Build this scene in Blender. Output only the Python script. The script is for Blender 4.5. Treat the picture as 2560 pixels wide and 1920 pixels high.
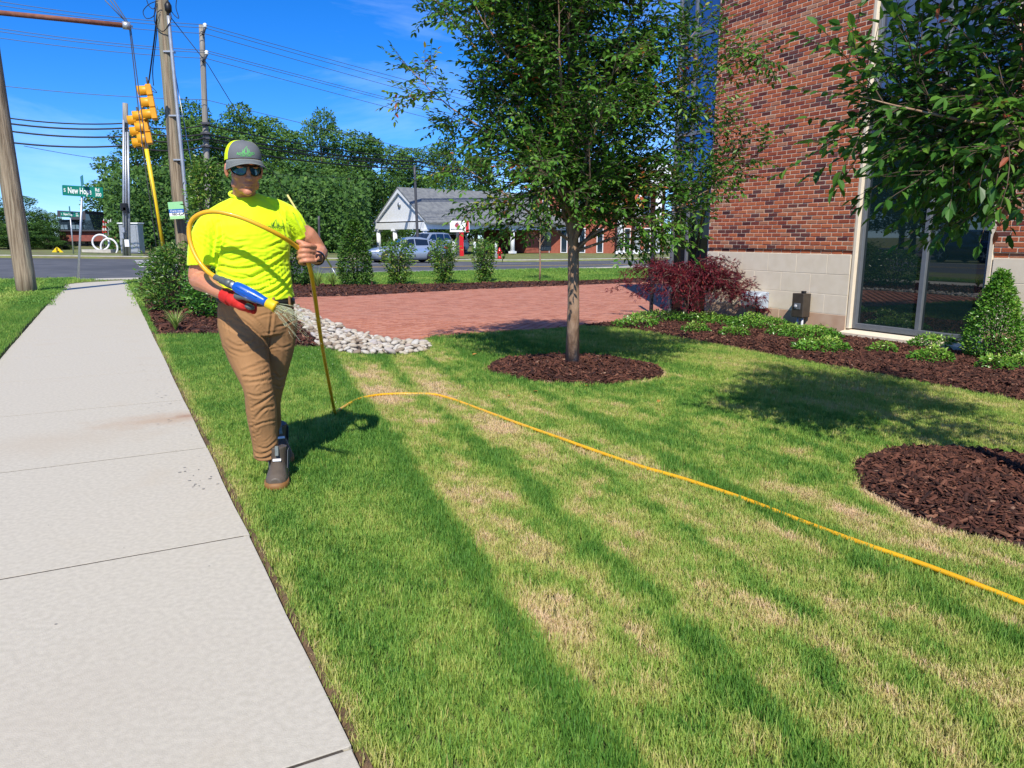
import bpy, bmesh, math, random
import numpy as np
from mathutils import Vector, Matrix, Euler
from mathutils.bvhtree import BVHTree
R = math.radians
random.seed(7)
rng = np.random.default_rng(7)
scene = bpy.context.scene
for _o in list(bpy.data.objects):
    bpy.data.objects.remove(_o)
COL = scene.collection

# ------------------------------------------------------------------ camera
PITCH = R(11.2); CAMZ = 1.30; FPX = 1849.0
cd = bpy.data.cameras.new('camera')
cam = bpy.data.objects.new('camera', cd); COL.objects.link(cam)
cam.location = (0, 0, CAMZ); cam.rotation_euler = (R(90) - PITCH, 0, 0)
cd.sensor_width = 36.0; cd.sensor_fit = 'HORIZONTAL'; cd.lens = 36.0 * FPX / 2560.0
cd.clip_start = 0.05; cd.clip_end = 3000
scene.camera = cam

# ------------------------------------------------------------------ sky, sun, exposure
SUN_AZ = R(2.0); SUN_EL = R(47.0)
world = bpy.data.worlds.new('World'); scene.world = world; world.use_nodes = True
wn = world.node_tree; wn.nodes.clear()
wo = wn.nodes.new('ShaderNodeOutputWorld'); wb = wn.nodes.new('ShaderNodeBackground')
sky = wn.nodes.new('ShaderNodeTexSky'); sky.sky_type = 'NISHITA'; sky.sun_disc = False
sky.sun_elevation = SUN_EL; sky.sun_rotation = math.pi + SUN_AZ
sky.air_density = 1.0; sky.dust_density = 0.0; sky.ozone_density = 6.0; sky.altitude = 1500
tcw = wn.nodes.new('ShaderNodeTexCoord')
mpw = wn.nodes.new('ShaderNodeMapping'); mpw.inputs['Scale'].default_value = (1.2, 1.2, 5.5)
mpw.inputs['Rotation'].default_value = (0.12, 0.05, 0.5)
nzw = wn.nodes.new('ShaderNodeTexNoise'); nzw.inputs['Scale'].default_value = 1.7; nzw.inputs['Detail'].default_value = 6
nzw.inputs['Roughness'].default_value = 0.62; nzw.inputs['Distortion'].default_value = 0.5
rpw = wn.nodes.new('ShaderNodeValToRGB')
rpw.color_ramp.elements[0].position = 0.47; rpw.color_ramp.elements[0].color = (0, 0, 0, 1)
rpw.color_ramp.elements[1].position = 0.80; rpw.color_ramp.elements[1].color = (0.22, 0.22, 0.22, 1)
hsw = wn.nodes.new('ShaderNodeHueSaturation'); hsw.inputs['Saturation'].default_value = 1.15
gmw = wn.nodes.new('ShaderNodeMix'); gmw.data_type = 'RGBA'; gmw.blend_type = 'MULTIPLY'; gmw.inputs['Factor'].default_value = 1
gmw.inputs['B'].default_value = (.56, .70, .98, 1)
mxw = wn.nodes.new('ShaderNodeMix'); mxw.data_type = 'RGBA'
mxw.inputs['B'].default_value = (9.0, 10.5, 12.0, 1)
wn.links.new(tcw.outputs['Generated'], mpw.inputs['Vector']); wn.links.new(mpw.outputs[0], nzw.inputs['Vector'])
wn.links.new(nzw.outputs['Fac'], rpw.inputs['Fac'])
wn.links.new(sky.outputs[0], gmw.inputs['A']); wn.links.new(gmw.outputs['Result'], hsw.inputs['Color']); wn.links.new(hsw.outputs[0], mxw.inputs['A'])
wn.links.new(rpw.outputs['Color'], mxw.inputs['Factor'])
wn.links.new(mxw.outputs['Result'], wb.inputs['Color']); wb.inputs['Strength'].default_value = 0.14
wn.links.new(wb.outputs[0], wo.inputs['Surface'])
sd = bpy.data.lights.new('sun', 'SUN'); sun = bpy.data.objects.new('sun', sd); COL.objects.link(sun)
sd.energy = 4.5; sd.angle = R(0.53); sd.color = (1.0, 0.935, 0.82)
SUN_DIR = Vector((math.sin(SUN_AZ) * math.cos(SUN_EL), math.cos(SUN_AZ) * math.cos(SUN_EL), -math.sin(SUN_EL)))
sun.rotation_euler = SUN_DIR.to_track_quat('-Z', 'Y').to_euler(); sun.location = (-3, -12, 14)
scene.view_settings.view_transform = 'Standard'; scene.view_settings.look = 'None'
scene.view_settings.exposure = 0.42; scene.view_settings.gamma = 1.0
scene.view_settings.use_curve_mapping = False
scene.cycles.max_bounces = 5; scene.cycles.diffuse_bounces = 2; scene.cycles.glossy_bounces = 3
scene.cycles.transmission_bounces = 3; scene.cycles.transparent_max_bounces = 4

# ------------------------------------------------------------------ site frame and terrain
TH = R(28.3)                                   # the sidewalk runs 28.3 degrees left of +Y
NX, NY = math.cos(TH), math.sin(TH)            # unit vector towards the building (s)
UX, UY = -math.sin(TH), math.cos(TH)           # unit vector along the sidewalk (t)
def st(x, y): return x * NX + y * NY, x * UX + y * UY
def xy(s, t): return s * NX + t * UX, s * NY + t * UY
ROAD0, ROAD1 = 29.0, 45.0
def zt(x, y):
    """terrain height"""
    x = np.asarray(x, float); y = np.asarray(y, float)
    s, t = x * NX + y * NY, x * UX + y * UY
    z0 = -0.026 * (np.clip(s, .43, 10.2) - .43)
    zf = .33 - .022 * np.clip(s, -8, 25)
    w = np.clip((t - 20) / (ROAD0 - 20), 0, 1)
    za = z0 * (1 - w) + (-.08) * w
    zr = -.22 + (zf - .13 + .22) * np.clip((t - ROAD0) / (ROAD1 - ROAD0), 0, 1)
    zb = zf + np.clip((t - ROAD1) * .008, 0, .5)
    return np.where(t < ROAD0, za, np.where(t < ROAD1, zr, zb))
def ztf(x, y): return float(zt(x, y))
def ray(px, py):
    xc, yc = (px - 1280) / FPX, (py - 960) / FPX
    return Vector((xc, math.cos(PITCH) - yc * math.sin(PITCH), -math.sin(PITCH) - yc * math.cos(PITCH)))
def at(px, py, Y):
    d = ray(px, py); k = Y / d.y
    return Vector((d.x * k, Y, CAMZ + d.z * k))
def gp(px, py, dz=0.0):
    """point of the ground seen in a direction"""
    d = ray(px, py); k0 = .3; prev = CAMZ
    k = .3
    while k < 400:
        h = CAMZ + d.z * k - ztf(d.x * k, d.y * k) - dz
        if h < 0:
            a, b = k0, k
            for _ in range(30):
                m = (a + b) / 2
                if CAMZ + d.z * m - ztf(d.x * m, d.y * m) - dz < 0: b = m
                else: a = m
            return Vector((d.x * b, d.y * b, CAMZ + d.z * b))
        k0 = k; k *= 1.03
    return Vector((d.x * k, d.y * k, 0))
def G(x, y, dz=0.0): return Vector((x, y, ztf(x, y) + dz))
def proj(p):
    p = np.asarray(p, float).reshape(-1, 3)
    y, z = p[:, 1], p[:, 2] - CAMZ
    zc = np.maximum(y * math.cos(PITCH) - z * math.sin(PITCH), 1e-3)
    yc = -(y * math.sin(PITCH) + z * math.cos(PITCH))
    return 1280 + FPX * p[:, 0] / zc, 960 + FPX * yc / zc

def inpoly(x, y, poly):
    x = np.asarray(x, float); y = np.asarray(y, float)
    c = np.zeros(x.shape, bool); n = len(poly); j = n - 1
    for i in range(n):
        xi, yi = poly[i][0], poly[i][1]; xj, yj = poly[j][0], poly[j][1]
        if yi != yj:
            c ^= ((yi > y) != (yj > y)) & (x < (xj - xi) * (y - yi) / (yj - yi) + xi)
        j = i
    return c
class VNoise:
    def __init__(self, seed, n=64):
        self.g = np.random.default_rng(seed).random((n, n)); self.n = n
    def __call__(self, x, y):
        x = np.asarray(x, float); y = np.asarray(y, float)
        xi, yi = np.floor(x).astype(int), np.floor(y).astype(int)
        fx, fy = x - xi, y - yi; fx = fx * fx * (3 - 2 * fx); fy = fy * fy * (3 - 2 * fy)
        g, n = self.g, self.n
        a, b = g[xi % n, yi % n], g[(xi + 1) % n, yi % n]
        c, d = g[xi % n, (yi + 1) % n], g[(xi + 1) % n, (yi + 1) % n]
        return (a * (1 - fx) + b * fx) * (1 - fy) + (c * (1 - fx) + d * fx) * fy
    def fbm(self, x, y, o=4):
        r = 0; a = .5; t = 0
        for i in range(o):
            r = r + a * self(x * 2 ** i + 7.3 * i, y * 2 ** i + 3.1 * i); t += a; a *= .55
        return r / t
VN = VNoise(3); VN2 = VNoise(11)

# ------------------------------------------------------------------ object helpers
def tag(o, label=None, cat=None, group=None, kind=None):
    if label: o['label'] = label
    if cat: o['category'] = cat
    if group: o['group'] = group
    if kind: o['kind'] = kind
    return o
def thing(name, label, cat, loc=(0, 0, 0), group=None, rotz=0):
    o = bpy.data.objects.new(name, None); COL.objects.link(o); o.location = loc
    o.rotation_euler = (0, 0, rotz); o.empty_display_size = .1
    return tag(o, label, cat, group)
def link(name, me, mats, parent=None, local=False):
    o = bpy.data.objects.new(name, me); COL.objects.link(o)
    for m in (mats if isinstance(mats, (list, tuple)) else [mats]):
        if me.materials.find(m.name) < 0 or len(me.materials) == 0: me.materials.append(m)
    if parent is not None:
        o.parent = parent
        if not local and parent.type == 'EMPTY': o.location = -Vector(parent.location)
    return o
def dup(root, loc=None, rotz=None, label=None, scale=None):
    r = root.copy(); COL.objects.link(r)
    if loc is not None: r.location = loc
    if rotz is not None: r.rotation_euler = (0, 0, rotz)
    if scale is not None: r.scale = scale
    if label: r['label'] = label
    for ch in list(root.children):
        c = ch.copy(); COL.objects.link(c); c.parent = r
        for g in list(ch.children):
            d = g.copy(); COL.objects.link(d); d.parent = c
    return r
def mesh_np(name, V, Fq, attrs=None, smooth=False, mi=None):
    """mesh from arrays: V (n,3), Fq (m,k); attrs: name -> per-vertex float or rgb"""
    V = np.asarray(V, np.float32); Fq = np.asarray(Fq, np.int32)
    me = bpy.data.meshes.new(name); m, k = Fq.shape
    me.vertices.add(len(V)); me.vertices.foreach_set('co', V.ravel())
    me.loops.add(m * k); me.loops.foreach_set('vertex_index', Fq.ravel())
    me.polygons.add(m); me.polygons.foreach_set('loop_start', np.arange(0, m * k, k, dtype=np.int32))
    try: me.polygons.foreach_set('loop_total', np.full(m, k, np.int32))
    except Exception: pass
    if mi is not None: me.polygons.foreach_set('material_index', np.asarray(mi, np.int32))
    me.polygons.foreach_set('use_smooth', np.full(m, bool(smooth)))
    me.update(calc_edges=True); me.validate()
    for nme, a in (attrs or {}).items():
        a = np.asarray(a, np.float32)
        if a.ndim == 1:
            at_ = me.attributes.new(nme, 'FLOAT', 'POINT'); at_.data.foreach_set('value', a)
        else:
            at_ = me.attributes.new(nme, 'FLOAT_COLOR', 'POINT')
            at_.data.foreach_set('color', np.concatenate([a, np.ones((len(a), 1), np.float32)], 1).ravel())
    return me
class MB:
    def __init__(self): self.v = []; self.f = []; self.mi = []; self.sm = []; self.a = []; self.cur = 0.0
    def add(self, vs, fs, mi=0, sm=False):
        b = len(self.v); self.v += [tuple(v) for v in vs]; self.a += [self.cur] * len(vs)
        for f in fs: self.f.append(tuple(b + i for i in f)); self.mi.append(mi); self.sm.append(sm)
        return self
    def box(self, c, size, rz=0, mi=0, M=None, bev=0):
        hx, hy, hz = size[0] / 2, size[1] / 2, size[2] / 2
        if M is None: M = Matrix.Rotation(rz, 3, 'Z')
        if bev <= 0:
            vs = [Vector((x, y, z)) for x in (-hx, hx) for y in (-hy, hy) for z in (-hz, hz)]
            fs = [(0, 1, 3, 2), (4, 6, 7, 5), (0, 4, 5, 1), (2, 3, 7, 6), (0, 2, 6, 4), (1, 5, 7, 3)]
        else:
            b = min(bev, hx * .9, hy * .9, hz * .9); vs = []; idx = {}
            for x in (-1, 1):
                for y in (-1, 1):
                    for z in (-1, 1):
                        for k in range(3):
                            p = [x * (hx - b), y * (hy - b), z * (hz - b)]
                            p[k] = (x * hx, y * hy, z * hz)[k]; idx[(x, y, z, k)] = len(vs); vs.append(Vector(p))
            I = lambda x, y, z, k: idx[(x, y, z, k)]
            fs = []
            for s_ in (-1, 1):
                fs.append([I(s_, -1, -1, 0), I(s_, 1, -1, 0), I(s_, 1, 1, 0), I(s_, -1, 1, 0)][::s_])
                fs.append([I(-1, s_, -1, 1), I(-1, s_, 1, 1), I(1, s_, 1, 1), I(1, s_, -1, 1)][::s_])
                fs.append([I(-1, -1, s_, 2), I(1, -1, s_, 2), I(1, 1, s_, 2), I(-1, 1, s_, 2)][::s_])
            for a in (-1, 1):
                for b_ in (-1, 1):
                    fs.append([I(-1, a, b_, 1), I(1, a, b_, 1), I(1, a, b_, 2), I(-1, a, b_, 2)])
                    fs.append([I(a, -1, b_, 0), I(a, 1, b_, 0), I(a, 1, b_, 2), I(a, -1, b_, 2)])
                    fs.append([I(a, b_, -1, 0), I(a, b_, 1, 0), I(a, b_, 1, 1), I(a, b_, -1, 1)])
                    for c_ in (-1, 1): fs.append([I(a, b_, c_, 0), I(a, b_, c_, 1), I(a, b_, c_, 2)])
        C = Vector(c)
        return self.add([C + M @ v for v in vs], fs, mi)
    def tube(self, path, rad, n=8, mi=0, cap=True, flat=None, up=None):
        path = [Vector(p) for p in path]
        if not hasattr(rad, '__len__'): rad = [rad] * len(path)
        rings = []; prevx = None
        for i, p in enumerate(path):
            d = (path[min(i + 1, len(path) - 1)] - path[max(i - 1, 0)])
            if d.length < 1e-9: d = Vector((0, 0, 1))
            d.normalize()
            if prevx is None:
                u_ = Vector(up) if up else (Vector((0, 0, 1)) if abs(d.z) < .9 else Vector((1, 0, 0)))
                x = u_.cross(d).normalized()
            else:
                x = (prevx - d * prevx.dot(d))
                x = x.normalized() if x.length > 1e-6 else d.orthogonal().normalized()
            prevx = x; y = d.cross(x)
            r = rad[i]; rx, ry = (r if hasattr(r, '__len__') else (r, r))
            rings.append([p + x * (rx * math.cos(2 * math.pi * k / n)) + y * (ry * math.sin(2 * math.pi * k / n)) for k in range(n)])
        vs = [v for r in rings for v in r]; fs = []
        for i in range(len(rings) - 1):
            for k in range(n):
                k2 = (k + 1) % n; fs.append((i * n + k, i * n + k2, (i + 1) * n + k2, (i + 1) * n + k))
        if cap:
            fs.append(tuple(range(n - 1, -1, -1))); b = (len(rings) - 1) * n; fs.append(tuple(b + k for k in range(n)))
        return self.add(vs, fs, mi, True)
    def lathe(self, prof, c=(0, 0, 0), n=16, mi=0, M=None, sm=True):
        C = Vector(c); vs = []; fs = []
        for (r, z) in prof:
            for k in range(n):
                a = 2 * math.pi * k / n; v = Vector((r * math.cos(a), r * math.sin(a), z))
                vs.append(C + (M @ v if M is not None else v))
        for i in range(len(prof) - 1):
            for k in range(n):
                k2 = (k + 1) % n; fs.append((i * n + k, i * n + k2, (i + 1) * n + k2, (i + 1) * n + k))
        fs.append(tuple(range(n - 1, -1, -1))); b = (len(prof) - 1) * n; fs.append(tuple(b + k for k in range(n)))
        return self.add(vs, fs, mi, sm)
    def prism(self, poly, z0, z1, mi=0):
        """poly: world xy outline; z0/z1 numbers or functions"""
        fa = z0 if callable(z0) else (lambda x, y: z0); fb = z1 if callable(z1) else (lambda x, y: z1)
        n = len(poly)
        area = sum(poly[i][0] * poly[(i + 1) % n][1] - poly[(i + 1) % n][0] * poly[i][1] for i in range(n))
        if area < 0: poly = poly[::-1]
        vs = [(p[0], p[1], fa(p[0], p[1])) for p in poly] + [(p[0], p[1], fb(p[0], p[1])) for p in poly]
        fs = [tuple(range(n - 1, -1, -1)), tuple(range(n, 2 * n))]
        fs += [(i, (i + 1) % n, n + (i + 1) % n, n + i) for i in range(n)]
        return self.add(vs, fs, mi)
    def extr(self, outline, M, depth, mi=0):
        """outline: 2D points in the local xz plane, extruded along local y, placed by 4x4 M"""
        n = len(outline)
        vs = [M @ Vector((p[0], 0, p[1])) for p in outline] + [M @ Vector((p[0], depth, p[1])) for p in outline]
        fs = [tuple(range(n)), tuple(range(2 * n - 1, n - 1, -1))]
        fs += [(i, n + i, n + (i + 1) % n, (i + 1) % n) for i in range(n)]
        return self.add(vs, fs, mi)
    def mesh(self, name):
        me = bpy.data.meshes.new(name); me.from_pydata(self.v, [], self.f)
        me.polygons.foreach_set('material_index', self.mi); me.polygons.foreach_set('use_smooth', self.sm)
        if any(self.a):
            at_ = me.attributes.new('tint', 'FLOAT', 'POINT'); at_.data.foreach_set('value', self.a)
        bm = bmesh.new(); bm.from_mesh(me); bmesh.ops.recalc_face_normals(bm, faces=bm.faces); bm.to_mesh(me); bm.free()
        me.update(); return me
    def build(self, name, mats, parent=None, local=False):
        me = self.mesh(name)
        for m in (mats if isinstance(mats, (list, tuple)) else [mats]): me.materials.append(m)
        o = bpy.data.objects.new(name, me); COL.objects.link(o)
        if parent is not None:
            o.parent = parent
            if not local and parent.type == 'EMPTY': o.location = -Vector(parent.location)
        return o

# ------------------------------------------------------------------ materials
def mat(name, col, rough=.6, col2=None, nscale=6, bump=0, bscale=40, metal=0, spec=.5, stretch=None, detail=5, alpha=1,
        col3=None, n3=1.2, f3=(.45, .7), trans=0, ior=1.45, coat=0, em=None, bdist=.01, coord='Object', sheen=0, lo=.35, hi=.65):
    m = bpy.data.materials.new(name); m.use_nodes = True; nt = m.node_tree; b = nt.nodes['Principled BSDF']
    b.inputs['Base Color'].default_value = (*col, 1); b.inputs['Roughness'].default_value = rough
    b.inputs['Metallic'].default_value = metal; b.inputs['Specular IOR Level'].default_value = spec
    b.inputs['Transmission Weight'].default_value = trans; b.inputs['IOR'].default_value = ior
    b.inputs['Coat Weight'].default_value = coat; b.inputs['Coat Roughness'].default_value = .05
    b.inputs['Sheen Weight'].default_value = sheen
    tc = nt.nodes.new('ShaderNodeTexCoord'); v = tc.outputs[coord]
    if stretch:
        mp = nt.nodes.new('ShaderNodeMapping'); mp.inputs['Scale'].default_value = stretch
        nt.links.new(v, mp.inputs['Vector']); v = mp.outputs[0]
    c_out = None
    if col2:
        n = nt.nodes.new('ShaderNodeTexNoise'); n.inputs['Scale'].default_value = nscale; n.inputs['Detail'].default_value = detail
        nt.links.new(v, n.inputs['Vector'])
        r = nt.nodes.new('ShaderNodeValToRGB'); r.color_ramp.elements[0].position = lo; r.color_ramp.elements[1].position = hi
        r.color_ramp.elements[0].color = (*col, 1); r.color_ramp.elements[1].color = (*col2, 1)
        nt.links.new(n.outputs['Fac'], r.inputs['Fac']); c_out = r.outputs['Color']
        if col3:
            n2 = nt.nodes.new('ShaderNodeTexNoise'); n2.inputs['Scale'].default_value = n3; n2.inputs['Detail'].default_value = 4
            nt.links.new(v, n2.inputs['Vector'])
            mr = nt.nodes.new('ShaderNodeMapRange'); mr.inputs[1].default_value = f3[0]; mr.inputs[2].default_value = f3[1]
            nt.links.new(n2.outputs['Fac'], mr.inputs[0])
            mx = nt.nodes.new('ShaderNodeMix'); mx.data_type = 'RGBA'; mx.inputs['B'].default_value = (*col3, 1)
            nt.links.new(mr.outputs[0], mx.inputs['Factor']); nt.links.new(c_out, mx.inputs['A']); c_out = mx.outputs['Result']
        nt.links.new(c_out, b.inputs['Base Color'])
    if bump:
        n = nt.nodes.new('ShaderNodeTexNoise'); n.inputs['Scale'].default_value = bscale; n.inputs['Detail'].default_value = 5
        nt.links.new(v, n.inputs['Vector'])
        bp = nt.nodes.new('ShaderNodeBump'); bp.inputs['Strength'].default_value = bump; bp.inputs['Distance'].default_value = bdist
        nt.links.new(n.outputs['Fac'], bp.inputs['Height']); nt.links.new(bp.outputs[0], b.inputs['Normal'])
    if em:
        b.inputs['Emission Color'].default_value = (*em[0], 1); b.inputs['Emission Strength'].default_value = em[1]
    return m
def ramp_mat(name, stops, attr='tint', inst=False, rough=.7, spec=.3, bump=0, bscale=60, transl=0, nvar=0, nscale=30, bdist=.005, objrand=False):
    """base colour from a colour ramp over a per-vertex (or per-instance) number"""
    m = bpy.data.materials.new(name); m.use_nodes = True; nt = m.node_tree; b = nt.nodes['Principled BSDF']
    b.inputs['Roughness'].default_value = rough; b.inputs['Specular IOR Level'].default_value = spec
    if objrand:
        a = nt.nodes.new('ShaderNodeObjectInfo'); fac = a.outputs['Random']
    else:
        a = nt.nodes.new('ShaderNodeAttribute'); a.attribute_name = attr
        a.attribute_type = 'INSTANCER' if inst else 'GEOMETRY'; fac = a.outputs['Fac']
    tc = nt.nodes.new('ShaderNodeTexCoord')
    if nvar:
        n = nt.nodes.new('ShaderNodeTexNoise'); n.inputs['Scale'].default_value = nscale; n.inputs['Detail'].default_value = 4
        nt.links.new(tc.outputs['Object'], n.inputs['Vector'])
        ma = nt.nodes.new('ShaderNodeMath'); ma.operation = 'MULTIPLY_ADD'; ma.inputs[1].default_value = nvar
        nt.links.new(n.outputs['Fac'], ma.inputs[0])
        sb = nt.nodes.new('ShaderNodeMath'); sb.operation = 'SUBTRACT'; sb.inputs[1].default_value = nvar / 2
        nt.links.new(fac, ma.inputs[2]); nt.links.new(ma.outputs[0], sb.inputs[0]); fac = sb.outputs[0]
    r = nt.nodes.new('ShaderNodeValToRGB'); cr = r.color_ramp
    while len(cr.elements) < len(stops): cr.elements.new(.5)
    for e, (p, c) in zip(cr.elements, stops): e.position = p; e.color = (*c, 1)
    nt.links.new(fac, r.inputs['Fac']); nt.links.new(r.outputs['Color'], b.inputs['Base Color'])
    if bump:
        n = nt.nodes.new('ShaderNodeTexNoise'); n.inputs['Scale'].default_value = bscale; n.inputs['Detail'].default_value = 5
        nt.links.new(tc.outputs['Object'], n.inputs['Vector'])
        bp = nt.nodes.new('ShaderNodeBump'); bp.inputs['Strength'].default_value = bump; bp.inputs['Distance'].default_value = bdist
        nt.links.new(n.outputs['Fac'], bp.inputs['Height']); nt.links.new(bp.outputs[0], b.inputs['Normal'])
    if transl:
        t = nt.nodes.new('ShaderNodeBsdfTranslucent'); hs = nt.nodes.new('ShaderNodeHueSaturation')
        hs.inputs['Value'].default_value = 1.6; hs.inputs['Saturation'].default_value = 1.0; hs.inputs['Hue'].default_value = .485
        nt.links.new(r.outputs['Color'], hs.inputs['Color']); nt.links.new(hs.outputs[0], t.inputs['Color'])
        mx = nt.nodes.new('ShaderNodeMixShader'); mx.inputs[0].default_value = transl
        out = nt.nodes['Material Output']
        nt.links.new(b.outputs[0], mx.inputs[1]); nt.links.new(t.outputs[0], mx.inputs[2]); nt.links.new(mx.outputs[0], out.inputs['Surface'])
    return m
def glass_mat(name, tint=(.01, .03, .035), rough=.015, f0=.5):
    m = bpy.data.materials.new(name); m.use_nodes = True; nt = m.node_tree; b = nt.nodes['Principled BSDF']
    b.inputs['Base Color'].default_value = (*tint, 1); b.inputs['Roughness'].default_value = rough
    b.inputs['IOR'].default_value = 1.5; b.inputs['Specular IOR Level'].default_value = f0
    b.inputs['Coat Weight'].default_value = 1.0; b.inputs['Coat Roughness'].default_value = .01; b.inputs['Coat IOR'].default_value = 1.6
    return m

# ------------------------------------------------------------------ scatter of uncountable stuff (grass, mulch chips)
def scatter(name, P, rot, scl, attr, sources, mats):
    """one object: a cloud of points that carries small instanced meshes (geometry nodes)"""
    P = np.asarray(P, np.float32); n = len(P)
    me = bpy.data.meshes.new(name); me.vertices.add(n); me.vertices.foreach_set('co', P.ravel())
    a = me.attributes.new('rot', 'FLOAT_VECTOR', 'POINT'); a.data.foreach_set('vector', np.asarray(rot, np.float32).ravel())
    a = me.attributes.new('scl', 'FLOAT_VECTOR', 'POINT'); a.data.foreach_set('vector', np.asarray(scl, np.float32).ravel())
    a = me.attributes.new('tint', 'FLOAT', 'POINT'); a.data.foreach_set('value', np.asarray(attr, np.float32))
    a = me.attributes.new('pick', 'INT', 'POINT'); a.data.foreach_set('value', np.random.default_rng(5).integers(0, len(sources), n).astype(np.int32))
    o = bpy.data.objects.new(name, me); COL.objects.link(o); o['kind'] = 'stuff'
    for m in mats: me.materials.append(m)
    ng = bpy.data.node_groups.new(name + '_nodes', 'GeometryNodeTree')
    ng.interface.new_socket('Geometry', in_out='INPUT', socket_type='NodeSocketGeometry')
    ng.interface.new_socket('Geometry', in_out='OUTPUT', socket_type='NodeSocketGeometry')
    gi = ng.nodes.new('NodeGroupInput'); go = ng.nodes.new('NodeGroupOutput'); jn = ng.nodes.new('GeometryNodeJoinGeometry')
    mp = ng.nodes.new('GeometryNodeMeshToPoints'); ng.links.new(gi.outputs[0], mp.inputs['Mesh'])
    def attr_node(nm, ty):
        q = ng.nodes.new('GeometryNodeInputNamedAttribute'); q.data_type = ty; q.inputs['Name'].default_value = nm; return q.outputs['Attribute']
    ar, asx, pk = attr_node('rot', 'FLOAT_VECTOR'), attr_node('scl', 'FLOAT_VECTOR'), attr_node('pick', 'INT')
    for k, src in enumerate(sources):
        cmpn = ng.nodes.new('FunctionNodeCompare'); cmpn.data_type = 'INT'; cmpn.operation = 'EQUAL'
        ng.links.new(pk, cmpn.inputs[2]); cmpn.inputs[3].default_value = k
        oi = ng.nodes.new('GeometryNodeObjectInfo'); oi.inputs['Object'].default_value = src; oi.inputs['As Instance'].default_value = True
        ip = ng.nodes.new('GeometryNodeInstanceOnPoints')
        ng.links.new(mp.outputs[0], ip.inputs['Points']); ng.links.new(cmpn.outputs[0], ip.inputs['Selection'])
        ng.links.new(oi.outputs['Geometry'], ip.inputs['Instance'])
        er = ng.nodes.new('FunctionNodeEulerToRotation'); ng.links.new(ar, er.inputs[0])
        ng.links.new(er.outputs[0], ip.inputs['Rotation']); ng.links.new(asx, ip.inputs['Scale'])
        ng.links.new(ip.outputs[0], jn.inputs[0])
    ng.links.new(jn.outputs[0], go.inputs[0])
    md = o.modifiers.new('scatter', 'NODES'); md.node_group = ng
    return o
def source(name, V, Fq, m, smooth=False):
    """a small mesh that only scatter() uses; it is not linked to the scene"""
    me = mesh_np(name, V, Fq, smooth=smooth); me.materials.append(m)
    return bpy.data.objects.new(name, me)
def text_mesh(txt, size, M, m, name, parent=None, bold=.0, ext=.001, align='CENTER', spacing=1.0, xs=1.0):
    cu = bpy.data.curves.new(name, 'FONT'); cu.body = txt; cu.size = size; cu.align_x = align; cu.align_y = 'CENTER'
    cu.extrude = ext; cu.offset = bold * size; cu.space_character = spacing; cu.resolution_u = 3
    tmp = bpy.data.objects.new(name + '_t', cu); COL.objects.link(tmp)
    dg = bpy.context.evaluated_depsgraph_get(); me = bpy.data.meshes.new_from_object(tmp.evaluated_get(dg))
    bpy.data.objects.remove(tmp)
    me.transform(M @ Matrix.Diagonal((xs, 1, 1, 1))); me.materials.clear(); me.materials.append(m); me.name = name
    o = bpy.data.objects.new(name, me); COL.objects.link(o)
    if parent is not None:
        o.parent = parent
        if parent.type == 'EMPTY': o.location = -Vector(parent.location)
    return o
def frame_m(origin, xdir, zdir=(0, 0, 1)):
    """4x4: local x along xdir, local z up, y = z x x"""
    x = Vector(xdir).normalized(); z = Vector(zdir); z = (z - x * z.dot(x)).normalized(); y = z.cross(x)
    M = Matrix((x, y, z)).transposed().to_4x4(); M.translation = Vector(origin); return M
def smooth_path(pts, n=8):
    """Catmull-Rom through points"""
    pts = [Vector(p) for p in pts]; out = []
    for i in range(len(pts) - 1):
        p0, p1, p2, p3 = pts[max(i - 1, 0)], pts[i], pts[i + 1], pts[min(i + 2, len(pts) - 1)]
        for k in range(n):
            t = k / n
            out.append(.5 * ((2 * p1) + (p2 - p0) * t + (2 * p0 - 5 * p1 + 4 * p2 - p3) * t * t + (3 * p1 - p0 - 3 * p2 + p3) * t ** 3))
    out.append(pts[-1]); return out

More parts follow.
